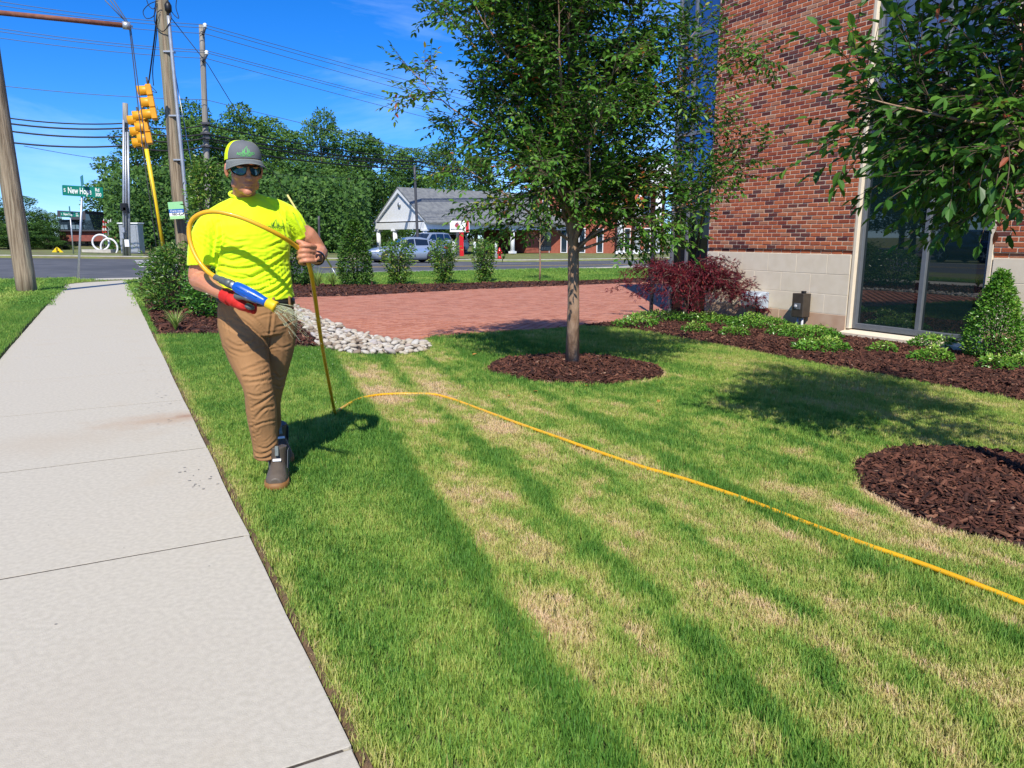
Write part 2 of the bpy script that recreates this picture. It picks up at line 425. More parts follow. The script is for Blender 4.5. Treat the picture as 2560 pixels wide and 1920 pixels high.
# ================================================================== SETTING
M_ground = mat('ground_soil_grass', (.13, .17, .045), .95, (.19, .20, .07), 3.0, bump=.5, bscale=60, col3=(.14, .12, .06), n3=.6)
M_conc = mat('concrete_sidewalk', (.455, .42, .34), .85, (.525, .485, .395), 45.0, bump=.5, bscale=260, col3=(.47, .41, .31), n3=2.2, f3=(.6, 1.0), bdist=.002)
def stain(m, c, rad, col, k):
    """a rusty stain soaked into the slab around one spot"""
    nt = m.node_tree; b = nt.nodes['Principled BSDF']; src = b.inputs['Base Color'].links[0].from_socket
    g = nt.nodes.new('ShaderNodeNewGeometry'); sb = nt.nodes.new('ShaderNodeVectorMath'); sb.operation = 'SUBTRACT'; sb.inputs[1].default_value = c
    ro = nt.nodes.new('ShaderNodeVectorRotate'); ro.rotation_type = 'Z_AXIS'; ro.inputs['Angle'].default_value = -TH
    sc = nt.nodes.new('ShaderNodeVectorMath'); sc.operation = 'MULTIPLY'; sc.inputs[1].default_value = (1 / rad[0], 1 / rad[1], 0)
    ln = nt.nodes.new('ShaderNodeVectorMath'); ln.operation = 'LENGTH'
    n = nt.nodes.new('ShaderNodeTexNoise'); n.inputs['Scale'].default_value = 7; n.inputs['Detail'].default_value = 6
    ad = nt.nodes.new('ShaderNodeMath'); ad.operation = 'MULTIPLY_ADD'; ad.inputs[1].default_value = 1.2
    mr = nt.nodes.new('ShaderNodeMapRange'); mr.inputs[1].default_value = 1.7; mr.inputs[2].default_value = .5; mr.inputs[3].default_value = 0; mr.inputs[4].default_value = k
    mx = nt.nodes.new('ShaderNodeMix'); mx.data_type = 'RGBA'; mx.inputs['B'].default_value = (*col, 1)
    L = nt.links.new; L(g.outputs['Position'], sb.inputs[0]); L(sb.outputs[0], ro.inputs['Vector']); L(ro.outputs[0], sc.inputs[0]); L(sc.outputs[0], ln.inputs[0])
    L(g.outputs['Position'], n.inputs['Vector']); L(n.outputs['Fac'], ad.inputs[0]); L(ln.outputs['Value'], ad.inputs[2]); L(ad.outputs[0], mr.inputs[0])
    L(mr.outputs[0], mx.inputs['Factor']); L(src, mx.inputs['A']); L(mx.outputs['Result'], b.inputs['Base Color'])
stain(M_conc, (*xy(.30, 5.72), 0), (.60, .26), (.40, .235, .12), .55)
stain(M_conc, (*xy(.38, 5.75), 0), (.10, .06), (.28, .12, .06), .7)
stain(M_conc, (*xy(-.4, 5.4), 0), (.8, .35), (.44, .36, .26), .4)
stain(M_conc, (*xy(-.2, 2.2), 0), (.6, .5), (.45, .40, .32), .35)
M_kerb = mat('kerb_concrete', (.40, .38, .34), .9, (.50, .48, .43), 4, bump=.2, bscale=90)
M_asph = mat('asphalt', (.075, .08, .09), .9, (.11, .115, .125), 1.2, bump=.4, bscale=300, col3=(.065, .07, .078), n3=.25, bdist=.003)
M_white = mat('road_paint_white', (.75, .75, .72), .7, (.55, .55, .53), 9)
M_yel = mat('road_paint_yellow', (.72, .48, .04), .7, (.55, .38, .05), 9)
M_soil = mat('edge_soil', (.10, .06, .035), .95, (.17, .11, .06), 14, bump=.8, bscale=70, bdist=.02)

# ---- ground: one sheet out to the horizon
def ground():
    sg = sorted(set([-900, -400, -200, -120, -80, -60, -45, -35, -28] + [round(v, 3) for v in np.arange(-22, 30.1, 1.0)] + [.43, -1.12] + [35, 42, 50, 60, 80, 120, 200, 400, 900]))
    tg = sorted(set([-900, -400, -200, -100, -60, -40, -28, -20, -14] + [round(v, 3) for v in np.arange(-10, 60.1, 1.0)] + [ROAD0 - .01, ROAD0, ROAD1 - .01, ROAD1, 65, 70, 80, 100, 140, 200, 300, 450, 900]))
    S, T = np.meshgrid(sg, tg, indexing='ij'); X, Y = xy(S, T)
    Z = zt(X, Y) - .02
    ns, nt_ = S.shape; I = np.arange(ns * nt_).reshape(ns, nt_)
    Fq = np.stack([I[:-1, :-1], I[1:, :-1], I[1:, 1:], I[:-1, 1:]], -1).reshape(-1, 4)
    o = link('ground', mesh_np('ground', np.stack([X, Y, Z], -1).reshape(-1, 3), Fq, smooth=True), M_ground)
    tag(o, kind='structure')
ground()
def strip(name, pts_st, dz, m, kind='structure', parent=None, step=1.5):
    """flat sheet on the terrain from a convex s,t quad, subdivided"""
    (s0, t0), (s1, t1), (s2, t2), (s3, t3) = pts_st
    n1 = max(1, int(math.hypot(s1 - s0, t1 - t0) / step)); n2 = max(1, int(math.hypot(s3 - s0, t3 - t0) / step))
    a = np.linspace(0, 1, n1 + 1)[:, None]; b = np.linspace(0, 1, n2 + 1)[None, :]
    S = (s0 * (1 - a) + s1 * a) * (1 - b) + (s3 * (1 - a) + s2 * a) * b; T = (t0 * (1 - a) + t1 * a) * (1 - b) + (t3 * (1 - a) + t2 * a) * b
    X, Y = xy(S, T); Z = zt(X, Y) + dz; I = np.arange(X.size).reshape(X.shape)
    Fq = np.stack([I[:-1, :-1], I[1:, :-1], I[1:, 1:], I[:-1, 1:]], -1).reshape(-1, 4)
    me = mesh_np(name, np.stack([X, Y, Z], -1).reshape(-1, 3), Fq, smooth=True)
    o = link(name, me, m, parent)
    if parent is None: tag(o, kind=kind)
    return o
e = .002
STA = -7.0                                      # kerb line of the street beside the sidewalk
road = strip('road', [(-80, ROAD0 + e), (110, ROAD0 + e), (110, ROAD1 - .03), (-80, ROAD1 - .03)], .004, M_asph)
side_road = strip('side_road', [(-17, -60), (STA, -60), (STA, ROAD0 - .02), (-17, ROAD0 - .02)], .012, M_asph)
far_road = strip('far_side_road', [(-17, ROAD1 + .02), (-8.5, ROAD1 + .02), (-8.5, 120), (-17, 120)], .012, M_asph)
# painted lines (thin sheets 4 mm above the asphalt)
for i, (a, b) in enumerate([((9, 35.9), (110, 36.05)), ((9, 36.25), (110, 36.4))]):
    strip('yellow_line', [(a[0], a[1]), (b[0], a[1]), (b[0], b[1]), (a[0], b[1])], .009, M_yel, parent=road)
for k in range(12):
    s0 = 2 + k * 9
    strip('lane_dash', [(s0, 40.2), (s0 + 3, 40.2), (s0 + 3, 40.32), (s0, 40.32)], .009, M_white, parent=road)
strip('edge_line', [(9, 32.0), (110, 32.0), (110, 32.12), (9, 32.12)], .009, M_white, parent=road)
strip('stop_line', [(4.2, 36.8), (4.7, 36.8), (4.7, 44.2), (4.2, 44.2)], .009, M_white, parent=road)
for k in range(5):
    strip('crosswalk_bar', [(1.2 + 0 * k, 37.6 + k * 1.35), (3.4, 37.6 + k * 1.35), (3.4, 38.1 + k * 1.35), (1.2, 38.1 + k * 1.35)], .009, M_white, parent=road)
mb = MB()                                        # turn arrow painted on the near lane
ax, at_ = 26.0, 33.6
for q in ([(ax, at_), (ax + 2.4, at_), (ax + 2.4, at_ + .18), (ax, at_ + .18)], [(ax - .9, at_ + .09), (ax, at_ - .35), (ax, at_ + .53)]):
    mb.add([(*xy(*p), ztf(*xy(*p)) + .009) for p in q], [tuple(range(len(q)))])
mb.build('turn_arrow', M_white, road)
for s_ in (-12.15, -11.85):
    strip('yellow_line', [(s_ - .05, -60), (s_ + .05, -60), (s_ + .05, ROAD0 - 3), (s_ - .05, ROAD0 - 3)], .017, M_yel, parent=side_road)

def kerb(name, pts, w, h, drop=.2):
    """kerb stone strip along an s,t polyline"""
    mb = MB(); n = len(pts); L = []; Rr = []
    for i in range(n):
        a = Vector(pts[max(i - 1, 0)]); b = Vector(pts[min(i + 1, n - 1)]); d = (b - a).normalized(); nn = Vector((-d.y, d.x))
        p = Vector(pts[i]); L.append(p + nn * w / 2); Rr.append(p - nn * w / 2)
    vs = []
    for p, q, c in zip(L, Rr, pts):
        z = ztf(*xy(c[0], min(c[1], ROAD0 - .05) if c[1] < 40 else c[1] + .1))
        x1, y1 = xy(*p); x2, y2 = xy(*q)
        vs += [(x1, y1, z - drop), (x1, y1, z + h - .015), (x1 * .9 + x2 * .1, y1 * .9 + y2 * .1, z + h), (x1 * .1 + x2 * .9, y1 * .1 + y2 * .9, z + h), (x2, y2, z + h - .015), (x2, y2, z - drop)]
    fs = []
    for i in range(n - 1):
        for k in range(5): fs.append((i * 6 + k, i * 6 + k + 1, i * 6 + 6 + k + 1, i * 6 + 6 + k))
    fs += [tuple(range(5, -1, -1)), tuple((n - 1) * 6 + k for k in range(6))]
    mb.add(vs, fs); o = mb.build(name, M_kerb); tag(o, kind='structure'); return o
arc = [(STA - .08 + 4 - 4 * math.cos(a), ROAD0 - 4 - .08 + 4 * math.sin(a)) for a in np.linspace(0, math.pi / 2, 9)]
kerb('kerb', [(STA - .08, -60), (STA - .08, 0)] + arc + [(s_, ROAD0 - .08) for s_ in range(0, 111, 5)], .16, .02)
kerb('kerb', [(s_, ROAD1 + .08) for s_ in range(-8, 111, 4)], .16, .02)
kerb('kerb', [(-17.1, -60), (-17.1, 10), (-17.1, 27)], .16, .06)

# ---- sidewalk: one slab per panel
side = thing('sidewalk', None, None, (0, 0, 0)); tag(side, kind='structure')
W0, W1, PAN, T0 = -1.12, .43, 1.565, .103
def slab_mesh(s0, s1, t0, t1, seed):
    g = .006; rr = random.Random(seed); ns_, nt_ = 6, 6
    vs, fs = [], []
    def P(s_, t_, dz):
        x, y = xy(s_, t_); return (x, y, ztf(x, y) + dz)
    b = .0025
    ss = [s0, s0 + b] + [s0 + b + (s1 - s0 - 2 * b) * k / 4 for k in range(1, 4)] + [s1 - b, s1]
    ts = [t0 + g, t0 + g + b] + [t0 + g + b + (t1 - t0 - 2 * g - 2 * b) * k / 4 for k in range(1, 4)] + [t1 - g - b, t1 - g]
    n = len(ss); m = len(ts)
    jit = [rr.uniform(-.004, .005) for _ in range(m)]
    for i, a in enumerate(ss):
        for j, c in enumerate(ts):
            edge = i in (0, n - 1) or j in (0, m - 1)
            aa = a + (jit[j] if i in (0, n - 1) else 0)
            vs.append(P(aa, c, .022 if not edge else .0214))
    for i in range(n - 1):
        for j in range(m - 1): fs.append((i * m + j, (i + 1) * m + j, (i + 1) * m + j + 1, i * m + j + 1))
    # skirt
    ring = [i * m for i in range(n)] + [(n - 1) * m + j for j in range(1, m)] + [i * m + m - 1 for i in range(n - 2, -1, -1)] + [j for j in range(m - 2, 0, -1)]
    base = len(vs)
    for r_ in ring: v = vs[r_]; vs.append((v[0], v[1], v[2] - .09))
    for k in range(len(ring)):
        k2 = (k + 1) % len(ring); fs.append((ring[k], base + k, base + k2, ring[k2]))
    mb = MB(); mb.add(vs, fs, 0, False); return mb
for k in range(-2, 17):
    slab_mesh(W0, W1, T0 + PAN * k, T0 + PAN * (k + 1), k).build('slab', M_conc, side)
# the landing at the street end, where the grass curves in from the left
mbl = MB()
tl = T0 + PAN * 17
mbl.prism([xy(*p) for p in [(W0, tl + .008), (W1, tl + .008), (W1 + .1, tl + .6), (W1 + 1.2, tl + 1.4), (W1 + 1.4, ROAD0 - .17), (-1.6, ROAD0 - .17), (-1.4, tl + 1.0)]], lambda x, y: ztf(x, y) - .08, lambda x, y: ztf(x, y) + .02)
mbl.build('slab', M_conc, side)
# dark recess under the joints
strip('joint_bed', [(W0 + .02, -3.2), (W1 - .02, -3.2), (W1 - .02, tl + .3), (W0 + .02, tl + .3)], .0198, mat('joint_dirt', (.085, .07, .052), .95, (.045, .037, .028), 30), parent=side)
# rust stain and wet drops on the slabs
M_stain = mat('rust_stain', (.36, .22, .12), .9, (.43, .33, .23), 20)
M_wet = mat('wet_concrete', (.20, .185, .155), .5, (.24, .22, .185), 30)
mw = MB()
def blot(mbx, s_, t_, r1, r2, dz=.0245):
    a0 = random.random() * 6; pts = []
    n = 9
    for k in range(n):
        a = 2 * math.pi * k / n; rr = random.uniform(.65, 1.1)
        x, y = xy(s_ + r1 * rr * math.cos(a), t_ + r2 * rr * math.sin(a)); pts.append((x, y, ztf(x, y) + dz))
    mbx.add(pts, [tuple(range(n))])
for _ in range(16):
    u_ = random.random(); blot(mw, W1 - .01 - abs(random.gauss(0, .09)) - .02, 3.95 + u_ * .55, random.uniform(.003, .011), random.uniform(.003, .009))
for _ in range(40):
    blot(mw, W1 - .03 - abs(random.gauss(.08, .14)), random.uniform(4.6, 8.8), random.uniform(.003, .014), random.uniform(.002, .006))
for _ in range(16):
    blot(mw, random.uniform(-.8, .3), random.uniform(2.5, 7), random.uniform(.002, .006), random.uniform(.002, .004))
wo_ = mw.build('wet_spots', M_wet); tag(wo_, 'dark wet drops and specks on the pale concrete slabs', 'water drops', kind='stuff')

# soil line where the turf has been edged along the slabs
def soil_edge(s0, s1, t0, t1):
    mb = MB(); n = 120
    for k in range(n):
        pass
    ts = np.linspace(t0, t1, n); vs = []; fs = []
    for t_ in ts:
        w = s1 + .012 * VN(t_ * 9, 3.0)
        for s_, dz in ((s0, -.02), ((s0 + w) / 2, .004 * VN(t_ * 20, 9)), (w, .012)):
            x, y = xy(s_, t_); vs.append((x, y, ztf(x, y) + dz))
    for k in range(n - 1):
        for c in range(2): fs.append((k * 3 + c, k * 3 + c + 1, k * 3 + 4 + c, k * 3 + 3 + c))
    mb.add(vs, fs, 0, True); return mb
se = soil_edge(W1 + .004, W1 + .026, -1, 12).build('edge_soil', M_soil); tag(se, kind='structure')

# ---- paved court of clay pavers
PLAZA = [gp(*p).xy for p in [(706, 745), (760, 777), (800, 799), (870, 829), (960, 851), (1010, 856), (1056, 857), (1066, 848), (1181, 835), (1362, 826), (1495, 814)]]
PLAZA = [tuple(p) for p in PLAZA] + [xy(8.6, 10.9), xy(10.12, 11.4), xy(10.3, 12.15), xy(22, 12.2), xy(22, 20.6), tuple(gp(1507, 711).xy), tuple(gp(1210, 722).xy), tuple(gp(880, 741).xy)]
M_paver = ramp_mat('clay_paver', [(0, (.34, .13, .08)), (.35, (.43, .175, .11)), (.7, (.50, .22, .145)), (1, (.41, .19, .13))], rough=.85, bump=.4, bscale=120, nvar=.5, nscale=25)
M_pbase = mat('paver_joint_sand', (.20, .10, .07), .95, (.28, .15, .10), 30)
def sheet(name, poly, hfun, res, m):
    """outline filled with a mesh that follows the terrain"""
    bm = bmesh.new(); vs = [bm.verts.new((p[0], p[1], 0)) for p in poly]; bm.faces.new(vs)
    xs = [p[0] for p in poly]; ys = [p[1] for p in poly]
    for v_, n0 in ((min(xs), 0), (min(ys), 1)):
        hi = max(xs) if n0 == 0 else max(ys); k = v_ + res
        while k < hi:
            co = (k, 0, 0) if n0 == 0 else (0, k, 0); no = (1, 0, 0) if n0 == 0 else (0, 1, 0)
            bmesh.ops.bisect_plane(bm, geom=bm.verts[:] + bm.edges[:] + bm.faces[:], plane_co=co, plane_no=no); k += res
    bmesh.ops.triangulate(bm, faces=bm.faces)
    me = bpy.data.meshes.new(name)
    for v in bm.verts: v.co.z = hfun(v.co.x, v.co.y)
    bmesh.ops.recalc_face_normals(bm, faces=bm.faces); bm.to_mesh(me); bm.free()
    for p in me.polygons: p.use_smooth = True
    if sum(p.normal.z for p in me.polygons) < 0: me.flip_normals()
    o = link(name, me, m); tag(o, kind='structure'); return o
plaza = sheet('brick_pavement', PLAZA, lambda x, y: ztf(x, y) + .006, 1.0, M_pbase)
def pavers():
    L, Wd, h = .2, .1, .024
    Vb = np.array([(x, y, z) for z in (0, 1) for y in (-1, 1) for x in (-1, 1)], float)
    Fb = np.array([(4, 5, 7, 6), (0, 1, 5, 4), (1, 3, 7, 5), (3, 2, 6, 7), (2, 0, 4, 6)])
    # running bond rows along the building direction
    cs = []
    for j, t_ in enumerate(np.arange(8.8, 21.5, Wd)):
        for s_ in np.arange(-1 + (L / 2 if j % 2 else 0), 22, L): cs.append((s_, t_))
    cs = np.array(cs); X, Y = xy(cs[:, 0], cs[:, 1])
    ok = inpoly(X, Y, PLAZA)
    for ds, dt in ((-.11, -.05), (.11, -.05), (-.11, .05), (.11, .05)):
        xx, yy = xy(cs[:, 0] + ds, cs[:, 1] + dt); ok &= inpoly(xx, yy, PLAZA)
    px, py = proj(np.stack([X, Y, zt(X, Y)], 1)); ok &= (px > 600) & (px < 2000)
    cs = cs[ok]; X, Y = X[ok], Y[ok]; d = Y; order = np.argsort(d); cs = cs[order]
    r_ = np.random.default_rng(2)
    near = cs[:300]; far = cs[300:]
    metas = []
    for v in range(10):
        V = Vb.copy(); V[:, 0] *= (L - .006) / 2; V[:, 1] *= (Wd - .005) / 2; V[:, 2] = np.where(V[:, 2] > .5, h, 0)
        V[4:, :2] *= .985
        me = mesh_np('paver', V, Fb, {'tint': np.full(8, r_.random())}); me.materials.append(M_paver); metas.append(me)
    for (s_, t_) in near:
        o = bpy.data.objects.new('paver', random.choice(metas)); COL.objects.link(o); o.parent = plaza
        x, y = xy(s_, t_); o.location = (x, y, ztf(x, y) + r_.uniform(-.001, .0025)); o.rotation_euler = (r_.normal(0, .006), -.026 + r_.normal(0, .006), TH + r_.normal(0, .006))
    n = len(far); V = np.tile(Vb, (n, 1, 1)); V[:, :, 0] *= (L - .006) / 2; V[:, :, 1] *= (Wd - .005) / 2; V[:, :, 2] *= h
    S = V[:, :, 0] + far[:, 0:1]; T = V[:, :, 1] + far[:, 1:2]; X, Y = xy(S, T); Z = zt(X, Y) + V[:, :, 2] + r_.uniform(-.0015, .0025, (n, 1))
    Fq = (Fb[None] + 8 * np.arange(n)[:, None, None]).reshape(-1, 4)
    me = mesh_np('pavers', np.stack([X, Y, Z], -1).reshape(-1, 3), Fq, {'tint': np.repeat(r_.random(n), 8)})
    o = link('pavers', me, M_paver, plaza); tag(o, kind='stuff')
    # soldier course along the stone bed
    edge = PLAZA[0:7]; V = []; tint = []
    mb = MB()
    for a, b in zip(edge[:-1], edge[1:]):
        a, b = Vector(a), Vector(b); d = (b - a); ln = d.length; d.normalize(); nn = Vector((-d.y, d.x))
        k = max(1, int(ln / .105))
        for i in range(k):
            c = a + d * (i + .5) * ln / k + nn * .115; mb.cur = random.uniform(.01, .6)
            mb.box((c.x, c.y, ztf(c.x, c.y) + .012), (ln / k - .006, .2, .034), math.atan2(d.y, d.x))
    o = mb.build('edge_pavers', M_paver, plaza); tag(o, kind='stuff')
pavers()

# ---- planting beds (mounded mulch)
BED_A = [tuple(gp(*p).xy) for p in [(341, 714), (352, 738), (366, 773), (381, 808), (395, 839), (470, 838), (560, 837), (650, 846), (740, 870), (800, 872), (792, 850), (760, 810), (716, 770), (700, 747)]]
BED_A += [tuple(gp(*p).xy) for p in [(880, 743), (1210, 724), (1507, 712.5)]] + [xy(19, 20.75), xy(19, 22.4)] + [tuple(gp(*p).xy) for p in [(1500, 703), (1250, 707), (1000, 714), (860, 716), (760, 712), (640, 706), (520, 702), (430, 699.5), (372, 700)]]
BED_C = [xy(6.9, 10.35), xy(7.3, 10.0), xy(7.42, 9.2), xy(7.36, 7.5), xy(7.27, 5.5), xy(7.24, 3.5), xy(7.24, -3), xy(10.15, -3), xy(10.15, 10.6), xy(8.6, 10.85), xy(7.4, 10.5)]
RING1 = [(.68 + (.93 + .05 * math.sin(3 * a + 1) * math.sin(5 * a)) * math.cos(a), 7.87 + (.93 + .05 * math.sin(3 * a + 1) * math.sin(5 * a)) * math.sin(a)) for a in np.linspace(0, 2 * math.pi, 40)[:-1]]
RING2 = [(2.89 + (.93 + .04 * math.sin(4 * a) * math.sin(7 * a + 1)) * math.cos(a), 3.87 + (.93 + .04 * math.sin(4 * a) * math.sin(7 * a + 1)) * math.sin(a)) for a in np.linspace(0, 2 * math.pi, 40)[:-1]]
ROCKS = [tuple(gp(*p).xy) for p in [(655, 735), (700, 745), (760, 777), (800, 799), (870, 829), (960, 851), (1010, 856), (1056, 857), (1076, 868), (1078, 876), (1050, 884), (990, 890), (930, 891), (880, 888), (830, 880), (795, 866), (782, 845), (752, 808), (712, 770), (640, 742)]]
M_mulch = mat('mulch', (.035, .014, .010), .95, (.085, .034, .022), 28, bump=1, bscale=50, bdist=.03)
def bed_edge_dist(x, y, poly):
    d = np.full(np.shape(x), 1e9)
    for i in range(len(poly)):
        ax, ay = poly[i]; bx, by = poly[(i + 1) % len(poly)]; dx, dy = bx - ax, by - ay
        q = np.clip(((x - ax) * dx + (y - ay) * dy) / (dx * dx + dy * dy + 1e-9), 0, 1)
        d = np.minimum(d, np.hypot(x - ax - q * dx, y - ay - q * dy))
    return d
def bed_h(x, y, poly, mound):
    d = bed_edge_dist(x, y, poly); return .012 + mound * (1 - np.exp(-d / .25)) + .012 * VN.fbm(np.asarray(x) * 7, np.asarray(y) * 7, 2)
def bed(name, poly, mound, res):
    return sheet(name, poly, lambda x, y: ztf(x, y) + float(bed_h(x, y, poly, mound)), res, M_mulch)
bed('mulch_bed', BED_A, .05, 1.2); bed('mulch_bed', BED_C, .05, .6); bed('mulch_ring', RING1, .07, .25); bed('mulch_ring', RING2, .07, .25)
M_chip = ramp_mat('bark_chip', [(0, (.022, .009, .007)), (.35, (.06, .022, .014)), (.7, (.125, .046, .027)), (.9, (.19, .085, .05)), (1, (.38, .25, .17))], inst=True, rough=.8, spec=.3)
chips = []
for k in range(4):
    r_ = np.random.default_rng(40 + k); L, w, h = 1.0, r_.uniform(.16, .3), r_.uniform(.05, .11)
    V = np.array([(-.5, -w / 2, 0), (.5, -w * .25, 0), (.46, w * .4, 0), (-.48, w / 2, 0), (-.45, -w * .3, h), (.4, -w * .2, h * .8), (.42, w * .3, h), (-.44, w * .35, h * .7)])
    V[:, 2] += .05 * (V[:, 0] * 2) ** 2 * r_.uniform(-1, 1)
    chips.append(source('chip', V, [(4, 5, 6, 7), (0, 1, 5, 4), (1, 2, 6, 5), (2, 3, 7, 6), (3, 0, 4, 7)], M_chip))
def rand_in(poly, dens, mask=None, seed=1):
    r_ = np.random.default_rng(seed); xs = [p[0] for p in poly]; ys = [p[1] for p in poly]
    n = int((max(xs) - min(xs)) * (max(ys) - min(ys)) * dens)
    x = r_.uniform(min(xs), max(xs), n); y = r_.uniform(min(ys), max(ys), n); ok = inpoly(x, y, poly)
    if mask is not None: ok &= mask(x, y)
    return x[ok], y[ok]
def in_view(x, y, mx=160, my=200):
    px, py = proj(np.stack([x, y, zt(x, y)], 1)); return (px > -mx) & (px < 2560 + mx) & (py < 1920 + my) & (y > .3)
def mulch_chips():
    P = []; Sc = []
    for poly, dens, mound, L, sd_ in ((RING1, 2300, .07, .044, 1), (RING2, 3800, .07, .040, 2), (BED_C, 1300, .05, .05, 3), (BED_A, 380, .05, .07, 4)):
        x, y = rand_in(poly, dens, None, sd_)
        if sd_ == 4:
            kk = (y < 14) | (np.random.default_rng(9).random(len(y)) < .45); x, y = x[kk], y[kk]
        v = in_view(x, y); x, y = x[v], y[v]
        z = zt(x, y) + bed_h(x, y, poly, mound) + np.random.default_rng(sd_).uniform(-.004, .012, len(x))
        P.append(np.stack([x, y, z], 1)); Sc.append(np.full(len(x), L))
    P = np.concatenate(P); Sc = np.concatenate(Sc); r_ = np.random.default_rng(8); n = len(P)
    rot = np.stack([r_.normal(0, .45, n), r_.normal(0, .4, n), r_.uniform(0, 6.28, n)], 1)
    k = Sc * r_.lognormal(0, .35, n); scl = np.stack([k, k * r_.uniform(.7, 1.5, n), k * r_.uniform(.6, 1.4, n)], 1)
    o = scatter('bark_mulch', P, rot, scl, np.clip(r_.beta(1.4, 2.0, n), 0, 1), chips, [M_chip])
    tag(o, 'shredded dark brown bark mulch filling the rings and beds', 'mulch', kind='stuff')
mulch_chips()

# ---- river stones of the drain bed
M_rock = ramp_mat('river_stone', [(0, (.20, .15, .11)), (.2, (.42, .36, .28)), (.5, (.45, .41, .34)), (.75, (.50, .47, .42)), (.9, (.40, .40, .40)), (1, (.38, .22, .13))], rough=.75, bump=.3, bscale=40, nvar=.18, nscale=18)
rockbed = sheet('stone_bed', ROCKS, lambda x, y: ztf(x, y) + .012, 1.0, mat('stone_bed_base', (.05, .035, .025), .95, (.10, .075, .055), 20))
def rocks():
    x, y = rand_in(ROCKS, 420, None, 5)
    keep = []; r_ = np.random.default_rng(6)
    cell = {}
    for a, b in zip(x, y):                      # thin out to stones lying side by side
        r0 = r_.uniform(.03, .062); k = (int(a / .09), int(b / .09)); ok = True
        for i in (-1, 0, 1):
            for j in (-1, 0, 1):
                for (c, d, r1) in cell.get((k[0] + i, k[1] + j), ()):
                    if math.hypot(a - c, b - d) < (r0 + r1) * .72: ok = False
        if ok: cell.setdefault(k, []).append((a, b, r0)); keep.append((a, b, r0))
    keep.sort(key=lambda q: q[1])
    bms = []
    for v in range(8):
        bm = bmesh.new(); bmesh.ops.create_icosphere(bm, subdivisions=2, radius=1)
        s1, s2, s3 = r_.uniform(.85, 1.3), r_.uniform(.65, 1.0), r_.uniform(.42, .68); off = r_.uniform(0, 50)
        for w in bm.verts:
            k = 1 + .22 * (VN2.fbm(w.co.x * 1.3 + off, w.co.y * 1.3 + w.co.z * 1.7 + off, 2) - .5) * 2
            w.co = Vector((w.co.x * s1 * k, w.co.y * s2 * k, w.co.z * s3 * k))
        co = np.array([w.co[:] for w in bm.verts]); fc = np.array([[w.index for w in f.verts] for f in bm.faces]); bm.free()
        bms.append((co, fc))
    lib = {}
    for i, (co, fc) in enumerate(bms):
        for j in range(5):
            me = mesh_np('stone', co, fc, {'tint': np.full(len(co), r_.random())}, smooth=True); me.materials.append(M_rock); lib[(i, j)] = me
    Vs, Fs, Ts, b0 = [], [], [], 0
    for n_, (a, b, r0) in enumerate(keep):
        z = ztf(a, b) + r0 * .45 + r_.uniform(.0, .03); rz = r_.uniform(0, 6.28); rx, ry = r_.normal(0, .25), r_.normal(0, .25)
        if n_ < 300:
            o = bpy.data.objects.new('stone', lib[(r_.integers(8), r_.integers(5))]); COL.objects.link(o); o.parent = rockbed
            o.location = (a, b, z); o.rotation_euler = (rx, ry, rz); o.scale = (r0, r0, r0)
        else:
            co, fc = bms[r_.integers(8)]; M = np.array(Euler((rx, ry, rz)).to_matrix())
            V = (co * r0) @ M.T + np.array([a, b, z]); Vs.append(V); Fs.append(fc + b0); b0 += len(V); Ts.append(np.full(len(V), r_.random()))
    if Vs:
        me = mesh_np('stones', np.concatenate(Vs), np.concatenate(Fs), {'tint': np.concatenate(Ts)}, smooth=True)
        o = link('stones', me, M_rock, rockbed); tag(o, kind='stuff')
    print('stones', len(keep))
rocks()

# ---- turf
M_blade = ramp_mat('grass_blade', [(0, (.095, .235, .035)), (.25, (.235, .385, .065)), (.5, (.40, .455, .11)), (.72, (.56, .485, .20)), (1, (.70, .53, .33))], inst=True, rough=.55, spec=.25, transl=.28)
def blade_src(seed, nb, h, w, spread):
    r_ = np.random.default_rng(seed); V = []; Fq = []
    for i in range(nb):
        a = r_.uniform(0, 6.28); x0, y0 = r_.normal(0, spread, 2); hh = h * r_.uniform(.55, 1.15); ln = r_.uniform(.1, .75) * hh
        dx, dy = math.cos(a), math.sin(a); px_, py_ = -dy * w / 2, dx * w / 2; b = len(V)
        V += [(x0 - px_, y0 - py_, -.004), (x0 + px_, y0 + py_, -.004),
              (x0 + dx * ln * .35 - px_ * .85, y0 + dy * ln * .35 - py_ * .85, hh * .6), (x0 + dx * ln * .35 + px_ * .85, y0 + dy * ln * .35 + py_ * .85, hh * .6),
              (x0 + dx * ln, y0 + dy * ln, hh), (x0 + dx * ln + px_ * .1, y0 + dy * ln + py_ * .1, hh)]
        Fq += [(b, b + 1, b + 3, b + 2), (b + 2, b + 3, b + 5, b + 4)]
    return source('blades', V, Fq, M_blade)
blades_near = [blade_src(60 + k, 9, .029, .0032, .013) for k in range(4)]
blades_far = [blade_src(80 + k, 12, .05, .009, .04) for k in range(3)]
HOLES = [BED_A, BED_C, RING1, RING2, ROCKS, PLAZA]
def grass_mask(x, y, grow=0):
    s, t = st(x, y); ok = (t < ROAD0 - .2) & (s > STA + .1)
    walk = (s > W0 - .03) & (s < W1 + .03) & (t < ROAD0)
    tl_ = T0 + PAN * 17
    curve = (t > tl_ - 2.2) & (s < W0 + 1.55 * np.clip((t - (tl_ - 2.2)) / 2.4, 0, 1) ** 2.2)
    ok &= (~walk) | curve
    ok &= ~((t > tl_ + .35) & (s > -1.0) & (s < 1.9))
    for p in HOLES: ok &= ~inpoly(x, y, p)
    return ok
